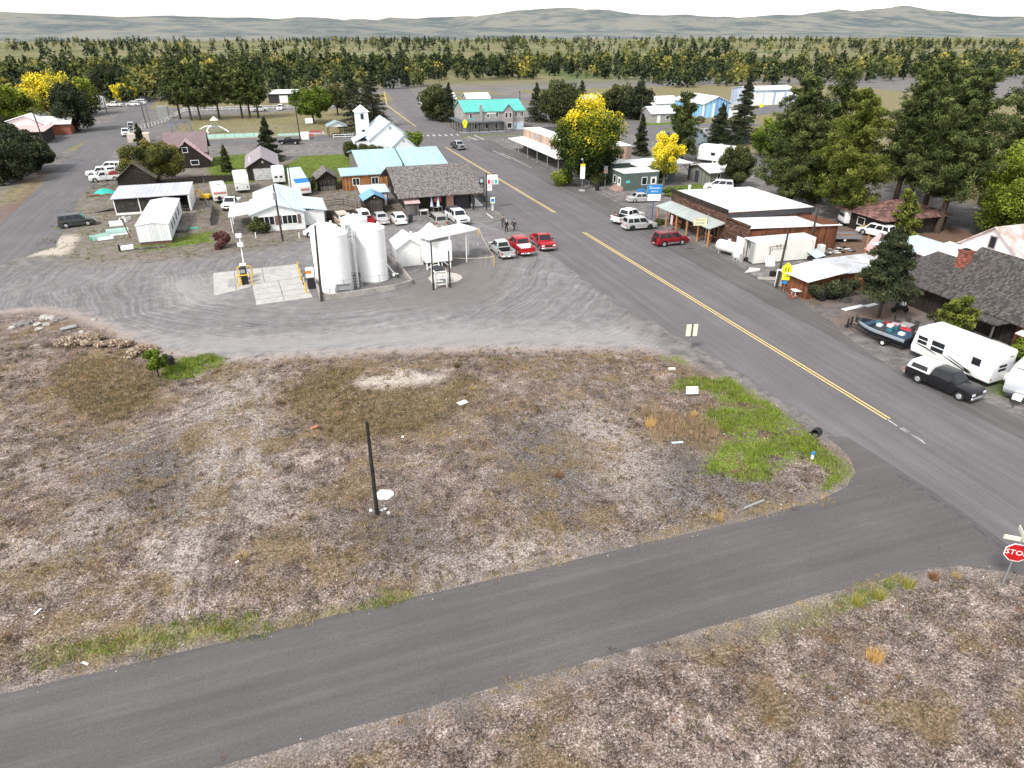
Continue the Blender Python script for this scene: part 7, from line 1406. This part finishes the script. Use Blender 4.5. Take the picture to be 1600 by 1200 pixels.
for i, (u, v_) in enumerate(((597,803),(608,807),(602,801),(580,803))): blob(G(u,v_), .13, MC['white_plastic'], 'white_debris', 'small white scrap at the foot of the bare pole', 'debris', 20+i, .6, 'white scraps at the pole foot', 1)
def gz0(p): return float(ground_z(np.array([p[0]]), np.array([p[1]]))[0])
for i, (u, v_, d, rz, mt, lb) in enumerate(((723,637,(.75,.5,.05),20,WHT,'white square board lying in the middle of the dry lot'),(1049,582,(.55,.3,.08),-10,WHT,'white slab near the top right of the dry lot'),(1058,694,(.8,.16,.08),-12,BLUEW,'pale board lying below the straw patch'),(1178,790,(1.6,.12,.1),10,GREYP,'grey pipe lying along the lot edge by the near road'),(63,964,(.4,.1,.05),60,WHT,'white stick near the lower left of the lot'),(134,1038,(.35,.1,.05),-40,WHT,'white litter at the lower left road edge'),(373,888,(.2,.12,.06),40,WHT,'white wrapper in the lower lot'),(630,692,(.15,.15,.1),0,WHT,'white cup right of the bare pole top'),(492,672,(.6,.2,.1),30,M('terracotta_scrap', (.5,.2,.12), .8, .2),'terracotta fragment left of the bare pole'))):
    p = G(u,v_); box_thing('litter', lb, 'litter', p, d, mt, rad(rz), .01, z=gz0(p)+.04)
t = T('drain_pipe', 'black culvert end at the road edge of the grassy corner', 'pipe', (*G(1278,676),0), rad(-60)); m = MB(); m.lathe([(.3,0),(.3,.7),(.24,.7),(.24,.0)], n=16); m.X = None; o = m.build('pipe', BLK, t, smooth=True); o.rotation_euler = (rad(80),0,0); o.location = (0,0,.12)
# ------------------------------------------------------------ PEOPLE
def person(p, face, label, jacket, trousers, hair, stride=.22, phase=1, cap=None, shirt=None):
    t = T('person', label, 'person', (*p,0), face, 'people walking on the gravel')
    s = stride*phase
    J = dict(pelvis=(0,0,.92), waist=(.01,0,1.08), chest=(.02,0,1.3), neck=(.03,0,1.48), head0=(.05,0,1.56), head1=(.06,0,1.68),
      hipL=(0,.1,.88), kneeL=(s*.55+.05,.11,.5), ankL=(s,.11,.09), toeL=(s+.17,.12,.04), hipR=(0,-.1,.88), kneeR=(-s*.35+.06,-.11,.5), ankR=(-s,-.11,.1), toeR=(-s+.16,-.12,.04),
      shL=(.02,.19,1.4), elL=(-s*.5-.05,.25,1.13), wrL=(-s*.8+.05,.25,.89), shR=(.02,-.19,1.4), elR=(s*.5-.02,-.25,1.13), wrR=(s*.8+.1,-.24,.9), paL=(-s*.85+.07,.25,.81), paR=(s*.85+.13,-.24,.82))
    rad_ = dict(pelvis=.125, waist=.115, chest=.14, neck=.055, head0=.075, head1=.09, hipL=.09, kneeL=.062, ankL=.042, toeL=.035, hipR=.09, kneeR=.062, ankR=.042, toeR=.035, shL=.06, elL=.042, wrL=.03, shR=.06, elR=.042, wrR=.03, paL=.035, paR=.035)
    E = [('pelvis','waist'),('waist','chest'),('chest','neck'),('neck','head0'),('head0','head1'),('pelvis','hipL'),('hipL','kneeL'),('kneeL','ankL'),('ankL','toeL'),('pelvis','hipR'),('hipR','kneeR'),('kneeR','ankR'),('ankR','toeR'),('chest','shL'),('shL','elL'),('elL','wrL'),('wrL','paL'),('chest','shR'),('shR','elR'),('elR','wrR'),('wrR','paR')]
    def skin(name, keys, edges, grow, mat, extra=None):
        ks = list(keys); me = bpy.data.meshes.new(name); vv = [J[k] for k in ks]; ee = [(ks.index(a), ks.index(b_)) for a, b_ in edges if a in ks and b_ in ks]; rr = [rad_[k]+grow for k in ks]
        if extra:
            for base, pts, r0 in extra:
                pi = ks.index(base)
                for j, q in enumerate(pts): vv.append(q); ee.append((pi, len(vv)-1)); rr.append(r0*(1-.15*j)); pi = len(vv)-1
        me.from_pydata(vv, ee, []); o = bpy.data.objects.new(name, me); COL.objects.link(o); md = o.modifiers.new('s','SKIN'); md.use_smooth_shade = True
        for i, r in enumerate(rr): me.skin_vertices[0].data[i].radius = (r, r)
        me.skin_vertices[0].data[0].use_root = True; sb = o.modifiers.new('b','SUBSURF'); sb.levels = 1; sb.render_levels = 1
        bpy.context.view_layer.update(); m2 = bpy.data.meshes.new_from_object(o.evaluated_get(bpy.context.evaluated_depsgraph_get())); bpy.data.objects.remove(o)
        m2.name = name; m2.materials.clear(); m2.materials.append(mat); q = bpy.data.objects.new(name, m2); COL.objects.link(q); q.parent = t; return q
    ex = []
    for sd_, k in ((1,'L'),(-1,'R')):
        px, py, pz = J['pa'+k]
        for f, (dx, L) in enumerate(((.03,.075),(.01,.085),(-.01,.08),(-.03,.065))): ex.append(('pa'+k, [(px+dx,py,pz-.04),(px+dx+.005,py-sd_*.012,pz-.04-L*.6),(px+dx+.01,py-sd_*.03,pz-.04-L)], .009))
        ex.append(('pa'+k, [(px+.035,py-sd_*.02,pz+.0),(px+.055,py-sd_*.03,pz-.035)], .010))
    ex.append(('head1', [(.155,0,1.655)], .016))          # nose
    skin('body', J.keys(), E, 0, SKIN, ex)
    up = ['pelvis','waist','chest','shL','elL','wrL','shR','elR','wrR']; skin('jacket', up, E+[], .032, jacket)
    lo = ['pelvis','hipL','kneeL','ankL','hipR','kneeR','ankR']; skin('trousers', lo, E, .024, trousers)
    skin('shoe', ['ankL','toeL'], E, .012, BLK); skin('shoe', ['ankR','toeR'], E, .012, BLK)
    bm = bmesh.new(); bmesh.ops.create_uvsphere(bm, u_segments=14, v_segments=10, radius=.108)
    for v in bm.verts:
        v.co.z = max(v.co.z, -.02 if v.co.x > .02 else -.075)*1.05
        if v.co.x > .06 and v.co.z < .05: v.co.x = .06
    me = bpy.data.meshes.new('hair'); bm.to_mesh(me); bm.free(); me.materials.append(hair); o = bpy.data.objects.new('cap' if cap else 'hair', me); COL.objects.link(o); o.location = (.05,0,1.70); o.parent = t
    if cap: m = MB(); m.box(.1,.22,-.07,.07,1.72,1.735); m.build('cap_brim', hair, o).location = (-.05,0,-1.70)
    m = MB()
    for y in (-.033,.033): m.cyl((.132,y,1.665),(.142,y,1.665),.012,.012,6)
    m.build('eye', BLK, t); m = MB(); m.box(.135,.142,-.025,.025,1.6,1.608); m.build('mouth', M('lip', (.3,.1,.09), .6, .1), t)
    return t
NAVY = M('navy_cloth', (.022,.026,.05), .9, .2); BLKC = M('black_cloth', (.014,.014,.016), .9, .2); DENIM = M('denim', (.045,.075,.14), .9, .2); GREYC = M('grey_cloth', (.12,.11,.1), .9, .2); HAIRD = M('dark_hair', (.02,.015,.012), .8, .2); CAPW = M('white_cap', (.6,.6,.58), .8, .1)
person(G(785.5,355), rad(200), 'person in grey top and blue jeans, leftmost of the three walkers', GREYC, DENIM, HAIRD, .16, 1)
person(G(791.5,362.5), rad(235), 'person in black jacket with white cap, middle of the three walkers', BLKC, BLKC, CAPW, .14, -1, cap=True)
person(G(803,361.5), rad(30), 'person in navy jacket and dark trousers, rightmost of the three walkers', NAVY, NAVY, HAIRD, .3, 1)
# ------------------------------------------------------------ TREES
GR_ = 'pines of the grove behind the store'
pine(G(1463,364), 20.5, 6.0, 'tall pine with a bare leaning trunk beside the red and white car', 'pine', 1, (1.4,0), .26, 42000, GR_, shape=.5, leaf=.19)
pine(G(1436,350), 20.5, 6.2, 'tall pine just left of the leaning pine', 'pine', 2, (.8,0), .22, 42000, GR_, shape=.5, leaf=.19)
pine(G(1312,345), 17.5, 6.0, 'broad olive-green pine above the backyard truck', 'pine2', 3, (.2,0), .1, 52000, GR_, shape=.42, leaf=.18)
pine(G(1232,320), 19, 5.6, 'dark pine nearest the store roof', 'pine', 4, (0,0), .08, 44000, GR_, shape=.45, leaf=.19)
pine(G(1272,318), 12, 4.8, 'low olive pine between the dark pine and the broad olive pine', 'pine2', 12, (0,0), .06, 26000, GR_, shape=.4, leaf=.19)
pine(G(1392,338), 20.5, 5.2, 'pine with dark trunk left of the two tall pines', 'pine', 16, (.5,0), .3, 26000, GR_, shape=.5, leaf=.2)
pine(G(1565,338), 21, 6.5, 'pine standing above the lime-green tree', 'pine', 17, (0,0), .15, 26000, GR_, shape=.45, leaf=.22)
pine(G(1625,345), 21, 6.5, 'pine cut by the right edge of the frame above the lime tree', 'pine', 18, (0,0), .12, 22000, GR_, shape=.45, leaf=.22)
pine((101,90), 21, 6.2, 'pine standing back between the olive pine and the leaning pine', 'pine', 5, (.5,0), .16, 32000, GR_, shape=.5, leaf=.22)
pine((112,78), 22, 7, 'pine at the back behind the lime-green tree', 'pine', 6, (0,0), .12, 34000, GR_, shape=.45, leaf=.22)
pine((113,66), 22, 7, 'pine far back at the right edge of the frame', 'pine', 7, (0,0), .1, 34000, GR_, shape=.4, leaf=.22)
pine((96,104), 19, 5.2, 'pine behind the dark pine and the olive pine', 'pine', 8, (0,0), .12, 12000, GR_, shape=.5, leaf=.3)
pine((107,92), 19, 6.5, 'olive pine deep in the grove behind the tall pines', 'pine2', 13, (0,0), .1, 14000, GR_, shape=.45, leaf=.32)
pine((124,82), 22, 7, 'dark pine deep in the grove above the lime-green tree', 'pine', 15, (0,0), .1, 14000, GR_, shape=.4, leaf=.34)
pine(G(1405,372), 6.2, 1.7, 'young olive pine beside the grey crate', 'pine2', 9, (0,0), .05, 5000, None, shape=.9)
pine(G(1480,545), 4.6, 1.6, 'small bright pine beside the house awnings', 'pine2', 10, (0,0), .05, 9000, None, shape=.6, leaf=.16)
spruce((53.9,48.0), 8.7, 2.9, 'big dark spruce in front of the shake-roofed house wing', 'spruce', 11, 15000, None, crown0=.36, shape=.55, leaf=.16)
broad(G(1575,372), 11.5, 6.0, 'lime-green tree behind the white gabled house', 'lime', 12, 36000, trunk_h=.1, leaf=.15, name='broadleaf_tree', top_tint=.18)
broad(G(918,287), 13.4, 6.1, 'large dense tree with yellow top leaves beside the roadside banner', 'mixed', 13, 26000, trunk_h=.1, leaf=.19, top_tint=.34, tint0=.32)
broad(G(1036,290), 8.4, 3.1, 'bright yellow tree in front of the green building', 'yellow', 14, 11000, trunk_h=.3, leaf=.15, bark=BARKG, top_tint=.35, tint0=.5)
broad(G(1147,294), 6.9, 3.3, 'round dark green tree before the grey-green cottage', 'dull', 15, 12000, trunk_h=.2, leaf=.15)
spruce(G(1000,243), 8.6, 2.3, 'small neat spruce behind the green building', 'spruce', 16, 8000)
pine(G(1065,250), 13.5, 4.4, 'tall brownish pine behind the yellow tree', 'pine', 17, (0,0), .12, 16000, shape=.45)
spruce(G(1122,228), 9.5, 4.6, 'dark spruce with flat boughs behind the utility pole', 'spruce', 18, 9000, crown0=.15)
spruce(G(1157,225), 15.5, 5.2, 'tall dark spruce in front of the grey house', 'spruce', 19, 14000)
broad(G(1204,245), 7.5, 4.4, 'yellow-green round tree left of the dark pine', 'green', 20, 8000, trunk_h=.08, leaf=.22, top_tint=.25)
spruce(G(422,251), 8.6, 3.5, 'dark spruce behind the mauve-roofed garage', 'spruce', 21, 12000)
spruce(G(355,268), 4.9, 1.7, 'young green spruce on the lawn left of the garage', 'dull', 22, 4000)
broad(G(243,287), 6.8, 5.8, 'wide bushy tree turning yellow behind the black barn', 'olivemix', 23, 16000, trunk_h=.12, leaf=.17, tint0=.45)
spruce(G(222,232), 5.5, 1.9, 'small dark conifer beside the pale shed on the side road', 'spruce', 24, 3000)
for i, (u, v_, h, r) in enumerate(((12,285,7.5,5.5),(45,268,7,5.5),(20,255,8,5),(58,270,5.5,4))):
    broad(G(u,v_), h, r, ['dark juniper at the left edge behind the grey pole','dark juniper nearest the side road','dark juniper standing behind the other junipers','low dark juniper at the road end of the clump'][i], 'spruce', 30+i, 8000, 'dark junipers by the side road', trunk_h=.1, leaf=.22)
broad(G(18,203), 11, 8, 'lime-yellow tree behind the pink-roofed house', 'lime', 40, 8000, trunk_h=.15, leaf=.3); broad(G(85,185), 13, 9, 'yellow-leaved tree at the top left', 'yellow', 41, 8000, trunk_h=.15, leaf=.32); broad(G(122,205), 12, 5.5, 'dark grey-green tree beside the white-roofed house', 'spruce', 42, 9000, trunk_h=.1, leaf=.28); broad(G(133,180), 11, 6, 'pale yellow-green tree behind the dark tree at top left', 'lime', 43, 5000, trunk_h=.15, leaf=.3, top_tint=.3)
broad(G(195,158), 6, 6, 'orange-yellow bush tree behind the parked row at the far corner', 'yellow', 44, 3000, trunk_h=.1, leaf=.3); broad(G(175,152), 12, 8, 'dark tree behind the far corner', 'spruce', 45, 5000, trunk_h=.1, leaf=.35)
for i, (u, v_) in enumerate(((299,188),(313,188),(343,186),(379,185),(391,184.5),(404,184.5),(282,186))):
    pine(G(u,v_), 16, 6.0, ['park pine second from the left','park pine third from the left','park pine standing alone in the middle of the row','park pine in a close pair, left one','park pine in a close pair, right one','park pine at the right end of the row','park pine at the left end of the row'][i], 'pine', 50+i, (0,0), .28, 6000, 'row of park pines', leaf=.38)
broad(G(490,193), 10, 6.2, 'green park tree beside the basketball hoop', 'green', 60, 9000, trunk_h=.25, leaf=.26); broad(G(528,180), 9, 5, 'yellowish park tree behind the pavilion', 'dull', 61, 5000, trunk_h=.25, leaf=.28, top_tint=.3)
for i, (u, v_, h, r) in enumerate(((558,205,13,5.5),(585,200,14,5.5))): spruce(G(u,v_), h, r, ['dark pine behind the church tower','dark pine behind the church roof'][i], 'spruce', 62+i, 9000, shape=.5)
for i, (u, v_, h, r, mt, lb) in enumerate(((548,250,3.4,1.9,'dull','green bush at the church vestibule'),(569,243,2.6,1.1,'dull','small dark bush before the church wall'),(590,252,3.0,2.6,'dull','spiky green bush before the church wing'),(645,244,4.6,3.4,'green','round green tree beside the church and the street'))): shrub(G(u,v_), h, r, lb, mt, 70+i, 4000, leaf=.2)
broad(G(683,188), 10, 5.5, 'leafy tree left of the hotel', 'dull', 75, 8000, trunk_h=.1, leaf=.28); spruce(G(703,190), 11, 4.5, 'dark spruce beside the hotel gable', 'spruce', 76, 7000)
spruce(G(838,190), 11, 4.2, 'dark spruce right of the hotel', 'spruce', 77, 6000); broad(G(872,192), 11, 7, 'grey-green tree behind the tan store', 'dull', 78, 8000, trunk_h=.1, leaf=.3); spruce(G(908,168), 9, 5, 'dark conifer behind the grey-green tree', 'spruce', 79, 4000)
broad(G(965,182), 9, 6.5, 'olive tree on the far side of the back road', 'dull', 80, 7000, trunk_h=.08, leaf=.3, top_tint=.2); broad(G(992,186), 10, 5.5, 'dark round conifer beside the olive tree', 'spruce', 81, 7000, trunk_h=.08, leaf=.3)
# shrubs near the buildings
shrub(G(404,363), 2.0, 1.7, 'green bush in front of the bungalow windows', 'dull', 90, 3500, leaf=.14); shrub(G(348,388), 1.9, 1.35, 'dark red round bush beside the gravel road', 'red', 91, 2600, leaf=.11)
for i, (u, v_, h, r) in enumerate(((1243,452,1.4,1.2),(1270,465,1.7,1.3),(1300,466,2.0,1.6),(1322,462,1.8,1.2))): shrub(G(u,v_), h, r, ['dark shrub behind the school crossing sign','dark shrub behind the white table','large dark shrub against the rusty shed','dark shrub at the right end of the shed row'][i], 'spruce', 92+i, 2500, 'dark shrubs by the rusty shed', leaf=.14)
shrub(G(1600,565), 2.0, 1.4, 'yellow-green bush at the right frame edge', 'lime', 97, 2500); shrub(G(1030,352), .9, .9, 'low green shrub at the porch corner of the store', 'dull', 98, 900); shrub(G(1090,303) if False else G(1052,306), 1.3, 2.4, 'low green hedge behind the blue store sign', 'green', 99, 2500, ry=1.2)
shrub(G(486,300), 2.6, 1.4, 'green bush between the blue-striped trailer and the old shed', 'dull', 100, 2500); shrub(G(935,290), 2.2, 2.2, 'yellow-brown bush under the large tree', 'dull', 101, 2500); shrub(G(880,290), 3.0, 2.2, 'lime bush at the left foot of the large tree', 'lime', 102, 3000)
# little tree in the dry lot
p = G(249,592); t = broad((p[0],p[1]), 2.5, .95, 'little dull-green tree beside the black barrel in the dry lot', 'green', 110, 2600, trunk_h=.4, leaf=.1)
# tan dry bushes in a row along the gravel
for i, (u, v_, r_) in enumerate(((103,541,.9),(120,544,.8),(140,543,.9),(160,546,.8),(176,541,.8),(195,540,.95),(212,552,.9),(225,548,.9),(130,534,.7),(152,533,.7),(205,559,.7),(238,546,.6))):
    q = G(u,v_); o = shrub((q[0],q[1],gz0(q)-.05), r_*.6, r_, 'dry tan bush in the row along the gravel edge, left of the little tree', 'rust', 120+i, 900, 'dry tan bushes along the gravel edge', leaf=.12)
# ------------------------------------------------------------ GROUND COVER
def tufts(name, label, polys, dens, hgt, mat, seed, blades=6, spread=.13, keep=None, box=None, wid=.018, lean=.5):
    rg = np.random.default_rng(seed); P = np.concatenate([np.array(p) for p in polys]); x0, y0 = P.min(0); x1, y1 = P.max(0)
    if box: x0, x1, y0, y1 = max(x0,box[0]), min(x1,box[1]), max(y0,box[2]), min(y1,box[3])
    n = int((x1-x0)*(y1-y0)*dens); x = rg.uniform(x0,x1,n); y = rg.uniform(y0,y1,n)
    d = regions(x, y, polys)+(vnoise(x,y,2.2,seed)-.5)*1.6
    k = d > 0
    if keep: k &= keep(x, y, rg)
    x, y = x[k], y[k]; n = len(x); h = hgt*(.45+.9*rg.random(n)); q = np.repeat(np.arange(n), blades)
    bx = x[q]+rg.normal(0,spread,len(q)); by = y[q]+rg.normal(0,spread,len(q)); bz = ground_z(bx, by)
    L = h[q]*(.5+.7*rg.random(len(q))); az = rg.random(len(q))*2*PI; ln = rg.random(len(q))*lean
    tip = np.stack([np.cos(az)*ln*L, np.sin(az)*ln*L, L*np.sqrt(np.maximum(.1,1-ln**2))], 1); a2 = rg.random(len(q))*2*PI
    U = np.stack([np.cos(a2), np.sin(a2), np.zeros(len(q))], 1)*(wid*(.6+.8*rg.random(len(q))))[:, None]
    tint = np.repeat(rg.normal(.5,.2,n), blades)+rg.normal(0,.12,len(q))
    o = quad_mesh(name, np.stack([bx,by,bz-.01],1), U, tip, tint, mat, tri=True); kind(o, 'stuff'); o['label'] = label; return o
L_DRY = leaf_material('dry_weed_blades', [(.05,.042,.035),(.14,.115,.095),(.27,.225,.19),(.46,.4,.34)]); L_STRAW = leaf_material('straw_blades', [(.2,.14,.06),(.4,.29,.13),(.58,.45,.24)]); L_GRASS = leaf_material('grass_blades', [(.04,.06,.01),(.12,.17,.02),(.23,.3,.04),(.38,.42,.1)])
L_OLIVE = leaf_material('olive_weed_blades', [(.045,.04,.015),(.1,.09,.03),(.17,.14,.06),(.26,.2,.1)]); L_RUST = leaf_material('rusty_weed_blades', [(.1,.05,.025),(.22,.11,.06),(.34,.2,.12)])
cl = lambda s, th, seed: (lambda x, y, rg: vnoise(x, y, s, seed)+.25*rg.random(len(x)) > th)
tufts('dry_weeds', 'dry grey-brown weeds over the vacant lot', [FIELD], 11, .16, L_DRY, 201, 6, .12, cl(1.1,.5,21), (-45,34,24,70), .016, .7)
tufts('dry_weeds', 'dry weeds over the lower lot', [LOTS[1]], 12, .15, L_DRY, 202, 6, .11, cl(1.0,.5,22), (2,38,-2,20), .014, .7)
tufts('straw_grass', 'straw-coloured grass clumps over the vacant lot', [FIELD], 2.2, .24, L_STRAW, 203, 9, .1, cl(3.2,.62,23), (-45,34,24,70), .014, .55)
tufts('rusty_weeds', 'rusty weed clumps over the lots', LOTS, 1.3, .22, L_RUST, 204, 9, .1, cl(2.4,.68,24), (-45,36,6,70), .016, .7)
tufts('olive_weeds', 'olive weed patches in the vacant lot', WEEDS, 22, .2, L_OLIVE, 205, 6, .11, None, None, .016, .7)
tufts('olive_weeds', 'scattered green weeds in the lots', LOTS, .7, .16, L_GRASS, 206, 7, .09, cl(2.0,.66,26), (-45,36,6,70), .016, .8)
tufts('low_weeds', 'low brown weed cushions over the lots', LOTS, 1.6, .15, leaf_material('brown_cushion_weeds', [(.03,.022,.014),(.075,.055,.035),(.14,.1,.065),(.22,.165,.11)]), 214, 26, .11, cl(4.5,.58,34), (-45,36,4,66), .02, .9)
tufts('low_weeds', 'low olive weed cushions over the lots', LOTS, 1.0, .13, L_OLIVE, 215, 24, .1, cl(3.5,.62,35), (-45,36,4,66), .02, .9)
tufts('green_grass', 'green grass at the corner of the lot', LUSH, 60, .26, L_GRASS, 207, 6, .11, cl(1.3,.56,27), None, .018, .6)
tufts('verge_grass', 'yellow-green verge grass along the near road', VERGE, 45, .24, L_GRASS, 208, 5, .1, cl(.8,.45,28), None, .015, .6); tufts('verge_grass', 'straw verge grass along the near road', VERGE, 25, .26, L_STRAW, 209, 5, .1, cl(.9,.5,29), None, .014, .6)
tufts('straw_grass', 'straw patch beside the green corner grass', [GP([(1005,640),(1050,648),(1110,660),(1132,690),(1108,705),(1020,680)])], 34, .42, leaf_material('pinkish_straw', [(.22,.14,.09),(.38,.27,.18),(.55,.4,.24)]), 210, 6, .1, None, None, .014, .4)
E1 = [(x, 25.75+.25*math.sin(x*.7)) for x in np.arange(-18,30,1.5)]
tufts('edge_weeds', 'weeds along the pavement edge of the near road', [[(-20,25.65),(27,25.5),(29,26.0),(27,26.2),(-20,26.3)], [(0,18.7),(28,18.7),(28,19.15),(0,19.15)]], 30, .15, L_STRAW, 211, 6, .07, cl(1.3,.5,30), None, .013, .7)
tufts('yard_weeds', 'dry and green weeds in the yards', YARD+NEEDLE[:1]+NEEDLE[2:3], 2.2, .2, L_OLIVE, 216, 7, .16, cl(3,.5,36), (-36,95,40,150), .03, .8)
tufts('yard_weeds', 'green weeds in the yards', YARD, 1.2, .2, L_GRASS, 217, 7, .18, cl(4,.6,37), (-36,40,90,150), .035, .8)
tufts('lawn_grass', 'lawn grass around the houses', LAWN, 10, .14, L_GRASS, 212, 4, .2, None, (-20,90,90,175), .03, .6)
# single clumps one can point at
def clump(p, h, r, mat, label, seed, n=140, cat='grass clump'):
    rg = np.random.default_rng(seed); a = rg.random(n)*6.28; q = rg.random(n)**.6*r*.45; C = np.stack([np.cos(a)*q, np.sin(a)*q, np.zeros(n)],1); L = h*(.55+.6*rg.random(n)); tip = np.stack([np.cos(a)*L*.35*rg.random(n)*r/h*1.6, np.sin(a)*L*.35*rg.random(n)*r/h*1.6, L],1)
    a2 = rg.random(n)*6.28; U = np.stack([np.cos(a2),np.sin(a2),0*a2],1)*.013; o = quad_mesh('grass_clump', C, U, tip, rg.normal(.5,.22,n), mat, tri=True); o.location = (*p, gz0(p)); return tag(o, label, cat, 'single grass clumps')
L_ORS = leaf_material('orange_straw', [(.35,.2,.05),(.6,.38,.13),(.72,.52,.25)]); L_YG = leaf_material('yellow_green_clump', [(.1,.12,.02),(.3,.28,.06),(.55,.44,.15)])
for i, (u, v_, h, r, mt, lb) in enumerate(((1364,1034,.7,.7,L_ORS,'bright orange straw clump alone in the lower right lot'),(1340,945,.6,.5,L_YG,'yellow clump at the left of the row by the near road'),(1372,935,.55,.5,L_YG,'yellow clump second in the row by the near road'),(1419,918,.7,.5,L_YG,'tall yellow clump right of the row by the near road'),(1458,905,.45,.5,L_RUST,'rusty clump at the right end of the verge row'),(1493,902,.35,.4,L_STRAW,'pale clump near the junction edge'),(1016,668,.8,.7,L_ORS,'orange straw clump at the left end of the straw patch'),(1084,652,.5,.5,L_ORS,'straw clump above the straw patch'),(380,880,.4,.8,L_STRAW,'pale straw clump in the lower lot left of the pole'),(1122,812,.4,.7,L_STRAW,'pale straw clump near the grey pipe'),(738,616,.4,.45,L_STRAW,'round tan clump above the white square board'),(714,578,.5,.6,L_OLIVE,'olive clump near the top of the lot'),(873,748,.4,.6,L_RUST,'rusty clump in the dark patch'))): clump(G(u,v_), h, r, mt, lb, 300+i)
# stones
rg = np.random.default_rng(77); n = 16000; x = rg.uniform(-42,36,n); y = rg.uniform(6,60,n); d = regions(x, y, LOTS); k = (d > -.6) & (vnoise(x,y,2.6,44)+.3*rg.random(n) > .55); x, y = x[k], y[k]; z = ground_z(x, y); s = .018+.05*rg.random(len(x))**5
V0 = np.array([(1,0,0),(0,1,0),(-1,0,0),(0,-1,0),(0,0,.8)]); P = (np.stack([x,y,z],1)[:, None, :]+(V0[None]*(.7+.6*rg.random((len(x),5,1))))*s[:, None, None]).reshape(-1,3)
fi = np.array([(0,1,4),(1,2,4),(2,3,4),(3,0,4)]); F = (fi[None]+5*np.arange(len(x))[:, None, None]).reshape(-1,3); me = bpy.data.meshes.new('stones'); me.from_pydata(P.tolist(), [], F.tolist()); me.materials.append(M('pale_stone', (.5,.47,.44), .95, .35, 2)); o = bpy.data.objects.new('stones', me); COL.objects.link(o); kind(o, 'stuff'); o['label'] = 'small pale stones scattered over the lots'
# ------------------------------------------------------------ THE FAR VALLEY
def far_wood(name, label, n, xr, yr, seed, mat, hh, per, th):
    rg = np.random.default_rng(seed); x = rg.uniform(*xr, n); y = rg.uniform(*yr, n); k = (vnoise(x, y, 120, seed)*.6+vnoise(x, y, 34, seed+1)*.4) > th; x, y = x[k], y[k]; n = len(x); h = hh*(.3+1.05*rg.random(n)**1.3)
    q = np.repeat(np.arange(n), per); d = unit(len(q), rg)*(rg.random(len(q))**.35)[:, None]; con = (rg.random(n)+.5*(vnoise(x, y, 80, seed+2)-.5)) < .6; tz = .5+.5*d[:, 2]; tp = np.where(con[q], 1.15-tz, 1.0); w = (.24+.2*rg.random(n))[q]
    C = np.stack([x[q]+d[:, 0]*h[q]*w*tp, y[q]+d[:, 1]*h[q]*w*tp, h[q]*(.05+.95*tz)], 1); tint = np.clip(np.where(con, rg.normal(.16,.06,n), rg.normal(.42,.17,n))[q]+.18*d[:, 2]+rg.normal(0,.07,len(q)), 0, 1)
    U = unit(len(q), rg)*(h[q]*.075)[:, None]; W_ = unit(len(q), rg); V = np.cross(U, W_)*.7; o = quad_mesh(name, C, U, V, tint, mat); kind(o, 'stuff'); o['label'] = label
FARM = leaf_material('far_foliage', [(.016,.024,.014),(.035,.048,.024),(.07,.085,.03),(.13,.14,.04),(.26,.23,.06),(.4,.3,.05)])
far_wood('far_trees', 'trees of the far valley beyond the town', 4300, (-300,640), (318,620), 501, FARM, 9, 80, .44)
far_wood('far_trees', 'tree lines far out in the valley', 3800, (-700,1400), (620,2100), 502, FARM, 12, 50, .5)
xs2 = np.linspace(-4200, 5200, 120); ys2 = np.linspace(2300, 4600, 24); HX, HY = np.meshgrid(xs2, ys2); hx, hy = HX.ravel(), HY.ravel(); f = np.clip((hy-2300)/2300, 0, 1)
hz_ = (vnoise(hx+9000, hy, 900, 61)*.65+vnoise(hx+9000, hy, 300, 62)*.25+vnoise(hx+9000, hy, 110, 63)*.1)*f**.8*230-3
hm = grid_mesh('hills', np.stack([hx, hy, hz_], 1), len(xs2), len(ys2)); m = bpy.data.materials.new('hill_forest'); n_, b_ = nodes(m); N = NT(n_); b_.inputs['Roughness'].default_value = 1
N.L(N.mix(N.ramp(N.noise(.004, 9, .78), [(.44, 0.0), (.56, 1.0)]), (.075,.095,.1), (.19,.185,.16)), b_.inputs['Base Color']); hm.materials.append(m); o = bpy.data.objects.new('hills', hm); COL.objects.link(o); kind(o, 'structure')
